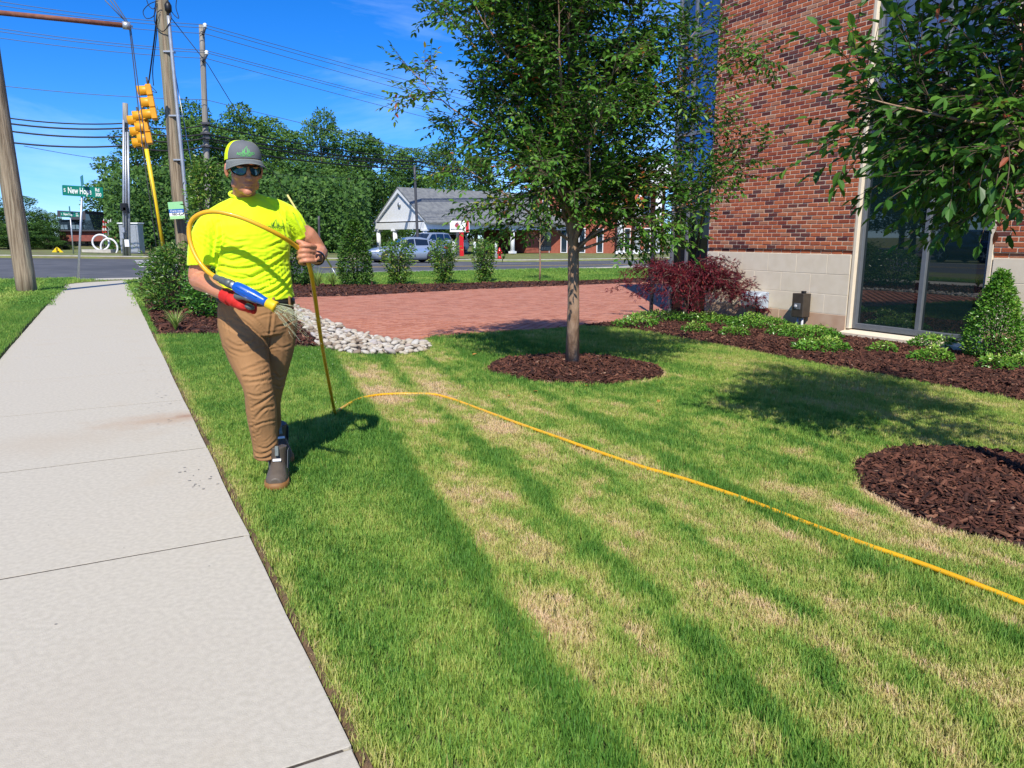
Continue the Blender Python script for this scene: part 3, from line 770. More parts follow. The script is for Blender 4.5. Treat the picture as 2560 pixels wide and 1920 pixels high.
def dryness(x, y):
    s, t = st(x, y); sp = s - .16 * (t - 1.1)
    wob = .045 * (VN.fbm(t * .9, 2.2) - .5) * 2 + .03 * (VN2.fbm(s * 7, t * 3, 2) - .5)
    tracks = sum(k * np.exp(-((sp + wob - c) / w) ** 2) for c, w, k in ((.96, .065, 1), (1.50, .095, 1.15), (2.02, .045, .55), (2.57, .085, 1.0), (3.12, .05, .6), (3.7, .06, .6)))
    big = VN.fbm(s * .9 + 4, t * .5 + 9, 3); mid = VN2.fbm(s * 3.4, t * 1.5, 3); fine = VN.fbm(s * 11 + 3, t * 6.5, 3)
    base = .22 + .41 * np.clip((sp - .92) / .14, 0, 1) - .20 * np.clip((sp - 2.45) / .5, 0, 1)
    amp = .45 + .55 * np.clip((sp - .85) / .2, 0, 1)
    d = base + amp * (.75 * (big - .5) + .95 * (mid - .5) + 1.0 * (fine - .5))
    d = d - .10 * np.clip((t - 5.5) / 3, 0, 1)
    d = np.where((s > 5.2), d * .6 + .20 + .25 * (VN.fbm(s * 2.2 + 40, t * 1.2, 3) - .5), d)
    gr = np.exp(-((np.hypot(x - .68, y - 7.87) - 1.0) / .45) ** 2); d = d - .28 * gr
    d = d - .52 * np.clip(tracks, 0, 1.1)
    d = d - .38 * np.exp(-((s - 3.2) / 1.6) ** 2) * np.clip((t - 6.5) / 2, 0, 1)
    edge = np.exp(-((s - (W1 + .045)) / .05) ** 2) * (t < 11) * (.5 + .5 * VN.fbm(t * 5, 7, 2)); d = d + .42 * edge
    for c, r0 in (((.68, 7.87), .95), ((2.89, 3.87), .94)):
        d = d + .45 * np.exp(-((np.hypot(x - c[0], y - c[1]) - r0) / .05) ** 2) * (VN.fbm(x * 5, y * 5, 2) > .45)
    far = (t > 16) | (s < -.9)
    d = np.where(far, .16 + .35 * (VN.fbm(s * .8, t * .8, 3) - .5) + .10 * np.sign(np.sin(s * 2 * math.pi / 1.1)) * (s < 0), d)
    return np.clip(d, 0.0, 1)
def turf():
    P = []; K = []; D = []; Fr = []
    r_ = np.random.default_rng(21)
    for (y0, y1, dens, k) in ((.8, 2.4, 5200, 1.0), (2.4, 4.0, 4200, 1.0), (4.0, 6.5, 2600, 1.1), (6.5, 9.5, 1500, 1.25), (9.5, 14, 800, 1.45)):
        hw = .76 * y1 + .4; n = int(2 * hw * (y1 - y0) * dens); x = r_.uniform(-hw, hw, n); y = r_.uniform(y0, y1, n)
        ok = grass_mask(x, y); x, y = x[ok], y[ok]; v = in_view(x, y); x, y = x[v], y[v]
        P.append(np.stack([x, y, zt(x, y)], 1)); K.append(np.full(len(x), k))
    P1 = np.concatenate(P); K1 = np.concatenate(K)
    s1, t1 = st(P1[:, 0], P1[:, 1]); P1[:, 2] += np.where(s1 < -.5, .045, 0)
    D1 = dryness(P1[:, 0], P1[:, 1]); n = len(P1)
    sp = s1 - .16 * (t1 - 1.1); lush = sum(np.exp(-((sp - c) / .1) ** 2) for c in (.98, 1.5, 2.57))
    h = K1 * (1 + .45 * np.clip(lush, 0, 1)) * np.where(D1 > .55, .8, 1) * r_.uniform(.6, 1.35, n)
    rot = np.stack([r_.normal(0, .12, n), r_.normal(0, .12, n), r_.uniform(0, 6.28, n)], 1)
    scl = np.stack([K1, K1, h], 1)
    tint = np.clip(D1 + r_.normal(0, .12, n), 0, 1)
    o = scatter('lawn_grass', P1, rot, scl, tint, blades_near, [M_blade])
    tag(o, 'mown lawn with green mower tracks and dry straw patches', 'grass', kind='stuff')
    print('turf near', n)
    P = []
    for (y0, y1, dens) in ((14, 20, 220), (20, 34, 110)):
        hw = .76 * y1 + 1; n = int(2 * hw * (y1 - y0) * dens); x = r_.uniform(-hw, hw, n); y = r_.uniform(y0, y1, n)
        ok = grass_mask(x, y); x, y = x[ok], y[ok]; v = in_view(x, y); x, y = x[v], y[v]
        P.append(np.stack([x, y, zt(x, y)], 1))
    P2 = np.concatenate(P); n = len(P2); s2, t2 = st(P2[:, 0], P2[:, 1]); P2[:, 2] += np.where(s2 < -.5, .045, 0)
    D2 = np.clip(dryness(P2[:, 0], P2[:, 1]) + r_.normal(0, .08, n), 0, 1)
    k = r_.uniform(.9, 1.5, n)
    o = scatter('verge_grass', P2, np.stack([r_.normal(0, .12, n), r_.normal(0, .12, n), r_.uniform(0, 6.28, n)], 1), np.stack([k * 1.4, k * 1.4, k * .8], 1), D2, blades_far, [M_blade])
    tag(o, 'bright green mown grass of the far verges by the road', 'grass', kind='stuff'); print('turf far', n)
turf()
# raised turf bank on the street side of the slabs
def bank():
    T = np.concatenate([np.linspace(-3, 20, 40), np.linspace(20.5, T0 + PAN * 17 + .3, 24)]); vs = []; fs = []
    for t_ in T:
        tl_ = T0 + PAN * 17; ed = W0 - .03 + 1.55 * np.clip((t_ - (tl_ - 2.2)) / 2.4, 0, 1) ** 2.2
        ed += .012 * (VN(t_ * 6, 1) - .5)
        for s_, dz in ((ed, -.03), (ed - .015, .03), (ed - .05, .045), (ed - 1.2, .05), (-4.4, .04), (-6.0, .02), (STA + .05, .01)):
            x, y = xy(s_, t_); vs.append((x, y, ztf(x, y) + dz))
    m = 7
    for i in range(len(T) - 1):
        for k in range(m - 1): fs.append((i * m + k, i * m + k + 1, i * m + m + k + 1, i * m + m + k))
    mb = MB(); mb.add(vs, fs, 0, True); o = mb.build('turf_bank', M_ground); tag(o, kind='structure')
bank()

# ================================================================== BRICK OFFICE BUILDING (right)
WS = 10.14
def sbox(mb, s0, s1, t0, t1, z0, z1, mi=0, bev=0):
    x, y = xy((s0 + s1) / 2, (t0 + t1) / 2)
    return mb.box((x, y, (z0 + z1) / 2), (abs(s1 - s0), abs(t1 - t0), abs(z1 - z0)), TH, mi, bev=bev)
BST = [(0, (.060, .024, .026)), (.16, (.14, .036, .028)), (.24, (.135, .058, .05)), (.32, (.22, .048, .03)), (.55, (.385, .10, .046)), (.8, (.49, .145, .06)), (.93, (.38, .165, .095)), (1, (.46, .24, .14))]
M_brick = ramp_mat('clay_brick', BST, rough=.85, bump=.6, bscale=70, nvar=.16, nscale=26, bdist=.006, spec=.2)
M_mortar = mat('mortar', (.60, .45, .31), .95, (.70, .55, .40), 30, bump=.4, bscale=150, bdist=.004)
M_stone = mat('cast_stone', (.72, .615, .46), .85, (.77, .665, .51), 7, bump=.15, bscale=160, bdist=.003)
M_stone_low = mat('mud_splashed_stone', (.60, .42, .28), .9, (.52, .33, .21), 4, bump=.15, bscale=160, bdist=.003)
M_sill = mat('sill_stone', (.72, .61, .45), .8, (.76, .66, .50), 8, bump=.1, bscale=120, bdist=.003)
M_alu = mat('grey_aluminium', (.17, .185, .20), .42, (.19, .205, .22), 12, metal=.35)
M_alud = mat('dark_aluminium', (.05, .055, .06), .45, metal=.3)
M_glass = glass_mat('window_glass', (.006, .016, .018), f0=.9)
M_glassu = mat('upper_window_glass', (.17, .185, .23), .02, metal=.75, coat=1)
M_curtain = mat('blue_curtain_glass', (.07, .19, .36), .012, metal=.9)
M_glassd = glass_mat('lobby_glass', (.003, .005, .006), f0=.25)  # near-black tint stands in for the dim interior and mirrored trees
M_glassd.node_tree.nodes['Principled BSDF'].inputs['Coat Weight'].default_value = .25
M_core = mat('building_core', (.03, .03, .03), .9)
bx, by = xy(WS, 7.7)
bld = thing('brick_building', 'red brick office building with cast stone base and tall dark windows', 'building', (bx, by, -.26))
mb = MB()
sbox(mb, 10.40, 22, -4, 11.9, -.6, 9.0)
mb.build('core', M_core, bld)
mb = MB()
for (a, b) in ((7.72, 10.90), (2.0, 5.63)):
    mb = MB(); sbox(mb, 10.134, 10.55, a + .004, b - .004, 1.106, 9.2); mb.build('mortar_wall', M_mortar, bld)
    mb = MB(); sbox(mb, 10.158, 10.55, a + .004, b - .004, 1.0, 1.105); mb.build('mortar_wall', M_mortar, bld)
# stone base
SZ = [(-.55, .094, 2), (.094, .404, 1), (.404, .724, 0), (.724, 1.04, 1)]
def stone_blocks():
    for (a, b) in ((7.735, 10.90), (2.0, 5.615)):
        for (z0, z1, par) in SZ:
            off = 8.16 if par % 2 else 8.46
            cuts = [a] + [c for c in np.arange(off - .61 * 12, 11.5, .61) if a + .12 < c < b - .12] + [b]
            for c, d in zip(cuts[:-1], cuts[1:]):
                m_ = MB(); sbox(m_, 10.125 + random.uniform(-.001, .001), 10.40, c + .003, d - .003, z0 + .003, z1 - .003, bev=.004)
                m_.build('stone_block', M_stone_low if z0 < 0 else M_stone, bld)
    for (a, b) in ((7.735, 10.90), (2.0, 5.615)):
        m_ = MB(); sbox(m_, 10.1275, 10.39, a + .001, b - .001, -.55, 1.039); m_.build('stone_joints', M_sill, bld)
stone_blocks()
# bricks
def bricks():
    H, L = .0677, .2032; items = []
    for (a, b, top) in ((7.72, 10.90, 6.6), (3.0, 5.63, 6.6)):
        n = int((top - 1.04) / H)
        for k in range(n):
            z = 1.04 + k * H + H / 2; o = (L / 2 if k % 2 else 0) + random.uniform(-.006, .006); c = a - L + o
            while c < b:
                t0, t1 = max(c, a), min(c + L, b); c += L
                if t1 - t0 < .04: continue
                items.append(((t0 + t1) / 2, z, t1 - t0, k))
    items.sort(key=lambda q: 0)
    def dist(q):
        x, y = xy(WS, q[0]); d = math.sqrt(x * x + y * y + (q[1] - CAMZ) ** 2)
        px, py = proj([(x, y, q[1])])
        if px[0] > 2600 or py[0] < -30: d += 100
        if px[0] > 2300 and py[0] < 540: d += 50
        return d
    items.sort(key=dist)
    r_ = np.random.default_rng(33); full = []
    def brick_mesh(L_, tint, seed):
        rr = np.random.default_rng(seed); mbk = MB(); mbk.cur = max(tint, .001)
        mbk.box((0, 0, 0), (.05, L_ - .0135, H - .0135), bev=.005)
        mbk.v = [(v[0], v[1] + rr.normal(0, .0009), v[2] + rr.normal(0, .0009)) for v in mbk.v]
        return mbk
    def rtint(): return float(np.clip(r_.beta(2.0, 1.35) if r_.random() > .13 else r_.uniform(0, .32), .001, 1))
    lib = []
    for k in range(30):
        me = brick_mesh(L, rtint(), k).mesh('brick'); me.materials.append(M_brick); lib.append(me)
    single = 0; rest = MB()
    for (t_, z, ln, k) in items:
        face = 10.152 if k == 0 else 10.128
        s_ = face + .025 + r_.normal(0, .0012); x, y = xy(s_, t_)
        if single < 300 and ln > L - .01:
            o = bpy.data.objects.new('brick', lib[r_.integers(30)]); COL.objects.link(o); o.parent = bld
            o.location = Vector((x, y, z)) - Vector(bld.location); o.rotation_euler = (0, r_.normal(0, .008), TH + r_.normal(0, .006)); single += 1
        else:
            rest.cur = rtint(); rest.box((x, y, z), (.05, ln - .0135, H - .0135), TH + r_.normal(0, .004), bev=.004)
    o = rest.build('bricks', M_brick, bld); tag(o, kind='stuff')
bricks()
# window bay
mb = MB()
sbox(mb, 10.128, 10.34, 7.665, 7.718, -.10, 9.0, bev=.004); sbox(mb, 10.128, 10.34, 5.632, 5.685, -.10, 9.0, bev=.004)
mb.build('stone_jamb', M_sill, bld)
for (a, b) in ((5.60, 6.66), (6.664, 7.74)):
    mb = MB()
    prof = [(10.02, -.40), (10.02, -.155), (10.035, -.14), (10.36, -.095), (10.36, -.40)]
    vs = []
    for t_ in (a, b):
        for (s_, z) in prof: x, y = xy(s_, t_); vs.append((x, y, z))
    mb.add(vs, [(0, 1, 2, 3, 4), (9, 8, 7, 6, 5)] + [(i, (i + 1) % 5, 5 + (i + 1) % 5, 5 + i) for i in range(5)])
    mb.build('sill', M_sill, bld)
def window(name, t0, t1, z0, z1, gm, rail=.055, mull=None):
    mb = MB(); S0, S1 = 10.19, 10.30
    sbox(mb, S0, S1, t0, t0 + rail, z0, z1, bev=.004); sbox(mb, S0, S1, t1 - rail, t1, z0, z1, bev=.004)
    sbox(mb, S0 + .002, S1 - .002, t0 + rail, t1 - rail, z0, z0 + rail * 1.5, bev=.004); sbox(mb, S0 + .002, S1 - .002, t0 + rail, t1 - rail, z1 - rail, z1, bev=.004)
    cuts = [t0 + rail]
    for m_ in (mull or []):
        sbox(mb, S0 + .004, S1 - .004, m_ - .035, m_ + .035, z0 + rail * 1.5, z1 - rail, bev=.004); cuts += [m_ - .035, m_ + .035]
    cuts.append(t1 - rail)
    fr = mb.build(name, M_alu, bld)
    for a, b in zip(cuts[::2], cuts[1::2]):
        g = MB(); sbox(g, 10.245, 10.257, a + .001, b - .001, z0 + rail * 1.5 + .001, z1 - rail - .001); g.build('pane', gm, fr)
window('window', 5.69, 7.66, -.095, 2.87, M_glass, mull=[6.60])
mb = MB(); sbox(mb, 10.175, 10.32, 5.69, 7.66, 2.88, 3.10, bev=.006); sbox(mb, 10.155, 10.30, 5.69, 7.66, 2.872, 2.892, bev=.003); mb.build('spandrel_panel', M_alu, bld)
window('window', 5.69, 7.66, 3.11, 8.6, M_glassu, mull=[6.60])
# glazed corner
def curtain():
    mb = MB(); S0, S1 = 10.17, 10.27; V = [(10.905, 10.965), (11.545, 11.60), (11.98, 12.05)]; Hh = [-.26, 1.93, 2.30, 3.28, 5.04, 6.9, 8.7]
    for a, b in V: sbox(mb, S0, S1, a, b, -.26, 9.0, bev=.004)
    for z in Hh:
        for (a, b) in zip([v[1] for v in V[:-1]], [v[0] for v in V[1:]]):
            if z < 3 and a < 11.5: pass
            sbox(mb, S0 + .003, S1 - .003, a + .001, b - .001, z - .035, z + .035, bev=.004)
    fr = mb.build('curtain_wall_frame', M_alu, bld)
    for z0, z1 in zip(Hh[:-1], Hh[1:]):
        for (a, b) in zip([v[1] for v in V[:-1]], [v[0] for v in V[1:]]):
            g = MB(); sbox(g, 10.215, 10.228, a + .001, b - .001, z0 + .036, z1 - .036); g.build('pane', M_glassd if z1 < 2.5 else M_curtain, fr)
    mb = MB()                                   # the side of the glazed corner
    for s_ in (10.27, 11.5, 13.0, 14.5, 16.0): sbox(mb, s_, s_ + .06, 11.95, 12.05, -.26, 9.0)
    for z in Hh: sbox(mb, 10.33, 16.0, 11.97, 12.03, z - .03, z + .03)
    sd_ = mb.build('curtain_wall_frame', M_alu, bld)
    g = MB(); sbox(g, 10.3, 20, 11.99, 12.0, -.2, 8.9); g.build('pane', M_curtain, sd_)
    mb = MB(); sbox(mb, 10.25, 10.6, 12.05, 12.13, 4.05, 4.17); mb.build('canopy_edge', M_alu, bld)
    mb = MB(); sbox(mb, 10.25, 10.6, 12.05, 12.2, 3.0, 3.2); mb.build('canopy_edge', M_alu, bld)
    mb = MB(); sbox(mb, 10.1, 22, -4, 12.05, 9.0, 9.6); mb.build('roof_parapet', M_alu, bld)
curtain()

# ---- wall equipment
M_brown = mat('bronze_paint', (.045, .035, .026), .45, (.06, .048, .036), 10)
M_pipe = mat('pale_conduit', (.55, .57, .60), .45, (.45, .46, .48), 10)
M_grey = mat('pale_grey_plastic', (.36, .42, .50), .5, (.42, .48, .55), 6)
M_black = mat('black_plastic', (.012, .012, .013), .45)
x, y = xy(9.98, 8.52)
ped = thing('power_pedestal', 'brown metal outlet pedestal with two pale conduits by the stone wall', 'outlet box', (x, y, ztf(x, y)))
m_ = MB(); sbox(m_, 9.92, 10.10, 8.40, 8.63, .01, .40, bev=.008); m_.build('housing', M_brown, ped)
m_ = MB(); sbox(m_, 9.913, 9.922, 8.45, 8.58, .14, .24, bev=.004); fc_ = m_.build('face_plate', M_alu, ped)
m_ = MB(); m_.lathe([(.028, 0), (.028, .012), (.012, .016)], (*xy(9.913, 8.54), .19), 12, M=Matrix.Rotation(TH, 3, 'Z') @ Matrix.Rotation(R(-90), 3, 'Y')); m_.build('socket', M_pipe, fc_)
for tt in (8.46, 8.55):
    m_ = MB(); m_.tube([(*xy(10.0, tt), -.35), (*xy(10.0, tt), .012)], .02, 10); m_.build('conduit', M_pipe, ped)
m_ = MB(); sbox(m_, 9.97, 10.03, 8.44, 8.50, .40, .44, bev=.004); m_.build('cap', M_black, ped)
x, y = xy(9.98, 9.5)
hrb = thing('utility_box', 'pale grey rounded plastic box on the stone wall beside the red maple', 'utility box', (x, y, ztf(x, y)))
m_ = MB(); pr = [(10.12, .08), (9.93, .08), (9.88, .12), (9.86, .2), (9.87, .30), (9.93, .355), (10.12, .365)]
vs = []
for t_ in (9.31, 9.33, 9.72, 9.74):
    k = .94 if t_ in (9.31, 9.74) else 1
    for (s_, z) in pr: x, y = xy(10.12 + (s_ - 10.12) * k, t_); vs.append((x, y, .22 + (z - .22) * k))
n_ = len(pr); fs = [tuple(range(n_)), tuple(range(4 * n_ - 1, 3 * n_ - 1, -1))]
for i in range(3):
    for k in range(n_): fs.append((i * n_ + k, i * n_ + (k + 1) % n_, (i + 1) * n_ + (k + 1) % n_, (i + 1) * n_ + k))
m_.add(vs, fs, 0); m_.build('shell', M_grey, hrb)
m_ = MB(); sbox(m_, 9.855, 9.875, 9.34, 9.36, .12, .30, bev=.003); sbox(m_, 9.852, 9.87, 9.5, 9.55, .2, .23, bev=.003); m_.build('latch', M_black, hrb)
m_ = MB(); m_.tube([(*xy(10.05, 9.5), -.3), (*xy(10.05, 9.5), .09)], .025, 10); m_.build('conduit', M_brown, hrb)
x, y = xy(9.7, 12.0)
post = thing('steel_post', 'slim dark grey steel post in front of the corner glazing', 'post', (x, y, ztf(x, y)))
m_ = MB(); m_.box((x, y, .72), (.06, .06, 1.95), TH, bev=.004); m_.build('shaft', M_alud, post)
m_ = MB(); m_.box((x, y, ztf(x, y) + .015), (.16, .16, .03), TH, bev=.004); m_.build('base_plate', M_alud, post)
# litter bin on the court
c = gp(1640, 697); c = G(c.x * .92, c.y * .92)
binr = thing('litter_bin', 'dark metal slatted litter bin with open hood beside the corner glazing', 'litter bin', c)
for k in range(16):
    a = 2 * math.pi * k / 16; m_ = MB(); m_.box((.27 * math.cos(a), .27 * math.sin(a), .36), (.014, .06, .64), a, bev=.004); m_.build('slat', M_alud, binr, local=True)
m_ = MB(); m_.lathe([(.235, .03), (.245, .66), (.225, .66), (.215, .06)], n=20); m_.build('liner', M_black, binr, local=True)
for z in (.06, .34, .66):
    m_ = MB(); m_.lathe([(.258, z - .015), (.285, z - .015), (.285, z + .015), (.258, z + .015)], n=20); m_.build('band', M_alud, binr, local=True)
for k in range(4):
    a = math.pi / 4 + k * math.pi / 2; m_ = MB(); m_.box((.25 * math.cos(a), .25 * math.sin(a), .83), (.02, .02, .34), a); m_.build('hood_post', M_alud, binr, local=True)
m_ = MB(); m_.lathe([(.29, .99), (.29, 1.02), (.05, 1.05), (.02, 1.05)], n=20); m_.build('hood', M_alud, binr, local=True)

# ================================================================== PLANTS
def unit(v): return v / np.maximum(np.linalg.norm(v, axis=-1, keepdims=True), 1e-9)
def leaves_np(P, A, N, L, W, bend=.25, simple=False):
    """leaf blades: base at P, axis A, face normal N, length L, width W. Returns V, F (quads), per-leaf vertex count"""
    A = unit(A); N = unit(N - A * (N * A).sum(-1, keepdims=True)); S = np.cross(A, N); L = L[:, None]; W = W[:, None]
    if simple:
        V = np.stack([P, P + A * L * .45 + S * W * .5 + N * L * .06, P + A * L, P + A * L * .45 - S * W * .5 + N * L * .06], 1); k = 4
        F = np.array([(0, 1, 2, 3)])
    else:
        mid = P + A * L * .5 - N * L * bend * .12
        V = np.stack([P, P + A * L * .28 + S * W * .42 + N * W * .16, P + A * L * .66 + S * W * .40 + N * W * .12 - N * L * bend * .25, P + A * L - N * L * bend * .6,
                      P + A * L * .66 - S * W * .40 + N * W * .12 - N * L * bend * .25, P + A * L * .28 - S * W * .42 + N * W * .16], 1); k = 6
        F = np.array([(0, 1, 2, 3), (0, 3, 4, 5)])
    n = len(P)
    return V.reshape(-1, 3), (F[None] + k * np.arange(n)[:, None, None]).reshape(-1, 4), k
GREEN = [(0, (.020, .065, .012)), (.3, (.040, .125, .016)), (.6, (.095, .235, .028)), (.84, (.13, .26, .028)), (.92, (.26, .31, .035)), (.96, (.46, .28, .04)), (1, (.45, .11, .04))]
M_leaf1 = ramp_mat('elm_leaf', GREEN, rough=.45, spec=.35, transl=.3)
M_leaf2 = ramp_mat('glossy_leaf', [(0, (.016, .060, .012)), (.5, (.042, .135, .018)), (.85, (.10, .23, .026)), (.95, (.16, .25, .04)), (1, (.40, .12, .06))], rough=.42, spec=.35, transl=.28)
M_far = ramp_mat('far_foliage', [(0, (.022, .060, .014)), (.4, (.048, .120, .020)), (.75, (.092, .19, .030)), (1, (.14, .25, .045))], rough=.6, spec=.25, transl=.15)
M_shrub = ramp_mat('shrub_leaf', [(0, (.020, .065, .012)), (.4, (.050, .14, .018)), (.75, (.13, .25, .03)), (.93, (.27, .33, .06)), (1, (.42, .40, .12))], rough=.4, spec=.4, transl=.2)
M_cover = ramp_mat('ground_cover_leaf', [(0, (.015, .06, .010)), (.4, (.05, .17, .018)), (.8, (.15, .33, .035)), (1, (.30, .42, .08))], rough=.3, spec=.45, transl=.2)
M_maple = ramp_mat('red_maple_leaf', [(0, (.035, .006, .010)), (.5, (.12, .013, .022)), (.85, (.24, .028, .036)), (1, (.34, .07, .04))], rough=.45, spec=.35, transl=.2)
M_lir = ramp_mat('striped_grass_leaf', [(0, (.06, .16, .02)), (.5, (.20, .33, .05)), (1, (.55, .55, .22))], rough=.4, spec=.4, transl=.2)
M_bark = mat('tree_bark', (.25, .145, .085), .9, (.36, .24, .16), 14, bump=1, bscale=30, stretch=(1, 1, .35), col3=(.36, .34, .29), n3=9, f3=(.58, .75), bdist=.012)
M_twig = mat('twig', (.07, .045, .03), .85, (.12, .085, .06), 12)
M_barkd = mat('dark_bark', (.05, .035, .025), .95, (.09, .07, .05), 8)

def grow(base, trunk_h, trunk_r, limbs, sub_n, twig_n, leaf_n, leaf_len, seed, top, limb_len, sag=.15, spread=(30, 65), leafw=.5, extra=None, tw_len=(.18, .42), sub_len=(.35, .85)):
    """a young shade tree: trunk, limbs, branchlets and twigs with alternate leaves (all in local coordinates)"""
    r_ = np.random.default_rng(seed); wood = MB(); LP, LA, LN, LL, LT = [], [], [], [], []
    lean = r_.normal(0, .02, 2)
    def curve(p, d, ln, n, up, wob):
        pts = [p.copy()]; q = p.copy(); d = d / np.linalg.norm(d)
        for i in range(n):
            d = d + np.array([r_.normal(0, wob), r_.normal(0, wob), r_.normal(0, wob * .6) + up]); d /= np.linalg.norm(d); q = q + d * ln / n; pts.append(q.copy())
        return pts
    def twig(p, d, ln, tone):
        pts = curve(p, d, ln, 3, -.04, .10)
        wood.tube([tuple(q) for q in pts], [.0035, .003, .0022, .0012], 3, 1, cap=False)
        n = max(3, int(leaf_n * ln / .3)); ax = pts[-1] - pts[0]; ax /= np.linalg.norm(ax)
        side = np.cross(ax, [0, 0, 1]); side /= max(np.linalg.norm(side), 1e-6)
        for k in range(n):
            f = (k + .6) / n * 3; i = min(int(f), 2); q = pts[i] * (1 - f + i) + pts[i + 1] * (f - i)
            sg = 1 if k % 2 else -1; a = ax * .55 + side * sg * .8 + np.array([0, 0, r_.normal(-.22, .25)]) + r_.normal(0, .2, 3)
            LP.append(q); LA.append(a); LN.append(np.array([0, 0, 1.0]) + r_.normal(0, .45, 3)); LL.append(leaf_len * r_.uniform(.6, 1.15)); LT.append(tone + r_.normal(0, .12))
        LP.append(pts[-1]); LA.append(ax); LN.append(np.array([0, 0, 1.0]) + r_.normal(0, .4, 3)); LL.append(leaf_len); LT.append(tone + .08)
    def limb(p0, d, ln, r0, dens=1.0, tips=0.0):
        n = 7; pts = curve(p0, d, ln, n, .03, .07)
        rr = [r0 * (1 - .85 * i / n) for i in range(n + 1)]; wood.tube([tuple(q) for q in pts], rr, 6, 0, cap=False)
        ns_ = max(3, int(sub_n * ln / 1.5 * dens))
        for j in range(ns_):
            f = .18 + .82 * (j + r_.random()) / ns_; f *= n; i = min(int(f), n - 1); q = pts[i] * (1 - f + i) + pts[i + 1] * (f - i)
            dd = pts[i + 1] - pts[i]; dd /= np.linalg.norm(dd); o = np.cross(dd, r_.normal(0, 1, 3)); o /= np.linalg.norm(o)
            sd_ = dd * .75 + o * .85; sl = r_.uniform(*sub_len) * (1.15 - .6 * f / n)
            sp = curve(q, sd_, sl, 4, -.015, .10); wood.tube([tuple(k) for k in sp], [r0 * .28, r0 * .2, r0 * .14, r0 * .09, .002], 4, 1, cap=False)
            tone = np.clip(r_.normal(.5, .17), .05, .80)
            if r_.random() < .006 + tips: tone = r_.uniform(.84, .94)
            nt = max(2, int(twig_n * sl / .6))
            for k in range(nt):
                g = (.15 + .85 * (k + r_.random()) / nt) * 4; i2 = min(int(g), 3); q2 = sp[i2] * (1 - g + i2) + sp[i2 + 1] * (g - i2)
                d2 = sp[i2 + 1] - sp[i2]; d2 /= np.linalg.norm(d2); o2 = np.cross(d2, r_.normal(0, 1, 3)); o2 /= np.linalg.norm(o2)
                twig(q2, d2 * .8 + o2 * .8, r_.uniform(*tw_len), tone + (.0 if r_.random() > .006 else .5))
            twig(sp[-1], sp[-1] - sp[-2], r_.uniform(*tw_len), tone)
        twig(pts[-1], pts[-1] - pts[-2], .3, .6)
    # trunk
    tp = []; tr = []
    for k in range(9):
        f = k / 8; tp.append((lean[0] * f * top + .012 * math.sin(f * 9), lean[1] * f * top, f * top * .93)); tr.append(trunk_r * (1.25 if k == 0 else 1.0) * max(.12, 1 - .9 * max(0, f * top - trunk_h * .8) / (top - trunk_h * .8)))
    wood.tube(tp, tr, 12, 0)
    def trunk_at(z):
        f = z / (top * .93); return np.array([lean[0] * f * top, lean[1] * f * top, z])
    for k in range(limbs):
        f = (k + .5) / limbs; z = trunk_h + (top * .8 - trunk_h) * f ** 1.15; az = k * 2.39996 + r_.normal(0, .25)
        el = R(r_.uniform(*spread)) + f * .25; d = np.array([math.cos(az) * math.cos(el), math.sin(az) * math.cos(el), math.sin(el)])
        limb(trunk_at(z), d, limb_len(f) * r_.uniform(.65, 1.15), trunk_r * (.42 - .2 * f))
    for (z, d, ln, dens, tips) in (extra or []): limb(trunk_at(z), np.array(d, float), ln, trunk_r * .3, dens, tips)
    V, F, k = leaves_np(np.array(LP), np.array(LA), np.array(LN), np.array(LL), np.array(LL) * leafw)
    print('leaves', len(LP))
    return wood, V, F, np.repeat(np.clip(LT, .02, 1), k)
def plant_tree(name, label, cat, base, data, mleaf, mbark, group=None):
    wood, V, F, T = data
    root = thing(name, label, cat, base, group)
    wood.build('trunk', [mbark, M_twig], root, local=True)
    o = link('crown', mesh_np('crown', V, F, {'tint': T}), mleaf, root, local=True); tag(o, kind='stuff')
    return root
# the tree in the middle of the lawn
tb = G(.65, 7.87, .05)
ex = [(1.9, (-.90, -.05, .50), 2.05, .8, .12), (2.2, (-.85, .1, .62), 2.0, .8, .1), (1.55, (-.75, -.1, .75), 1.55, .8, .03), (1.25, (.92, .1, .46), 2.1, .9, .0), (1.7, (.9, .25, .55), 2.0, .9, 0), (1.2, (.62, -.2, .5), 1.1, .9, 0), (1.3, (-.75, -.2, .55), 1.35, .9, .05), (2.2, (.9, -.1, .5), 1.9, .9, 0), (1.2, (.95, -.1, .3), 1.6, .9, 0), (1.5, (-.2, -.9, .4), 1.2, 1, 0)]
d1 = grow(tb, 1.12, .062, 48, 17, 13, 9.5, .068, 101, 5.4, lambda f: .85 + .95 * math.sin(math.pi * min(.93, .08 + .85 * f)), extra=ex, spread=(38, 62), tw_len=(.14, .34), sub_len=(.26, .62))
plant_tree('shade_tree', 'young green shade tree with slim trunk in a mulch ring on the lawn', 'tree', tb, d1, M_leaf1, M_bark)
tb2 = G(2.93, 3.9, .05)
ex2 = [(1.85, (-.97, .1, .03), 1.25, .8, .0), (2.55, (-.93, .2, .18), .98, 1.0, .05), (1.9, (-.8, .5, .2), 1.0, 1.1, .0), (1.78, (-.5, .85, .1), 1.0, 1.2, 0), (1.8, (-.85, .45, .05), .95, 1.2, 0), (1.85, (-.6, .2, .12), .85, 1.2, 0), (1.75, (-.2, .95, .12), 1.0, 1.1, 0), (1.8, (-.6, .6, .05), 1.0, 1.2, 0), (1.85, (-.3, .4, .08), .9, 1.2, 0)]
d2 = grow(tb2, 1.78, .055, 22, 15, 10, 7.5, .078, 202, 4.7, lambda f: .98 - .25 * f, extra=ex2, spread=(15, 50), leafw=.52, tw_len=(.16, .36), sub_len=(.3, .65))
plant_tree('shade_tree', 'leafy tree with larger glossy leaves hanging in front of the tall window', 'tree', tb2, d2, M_leaf2, M_bark)

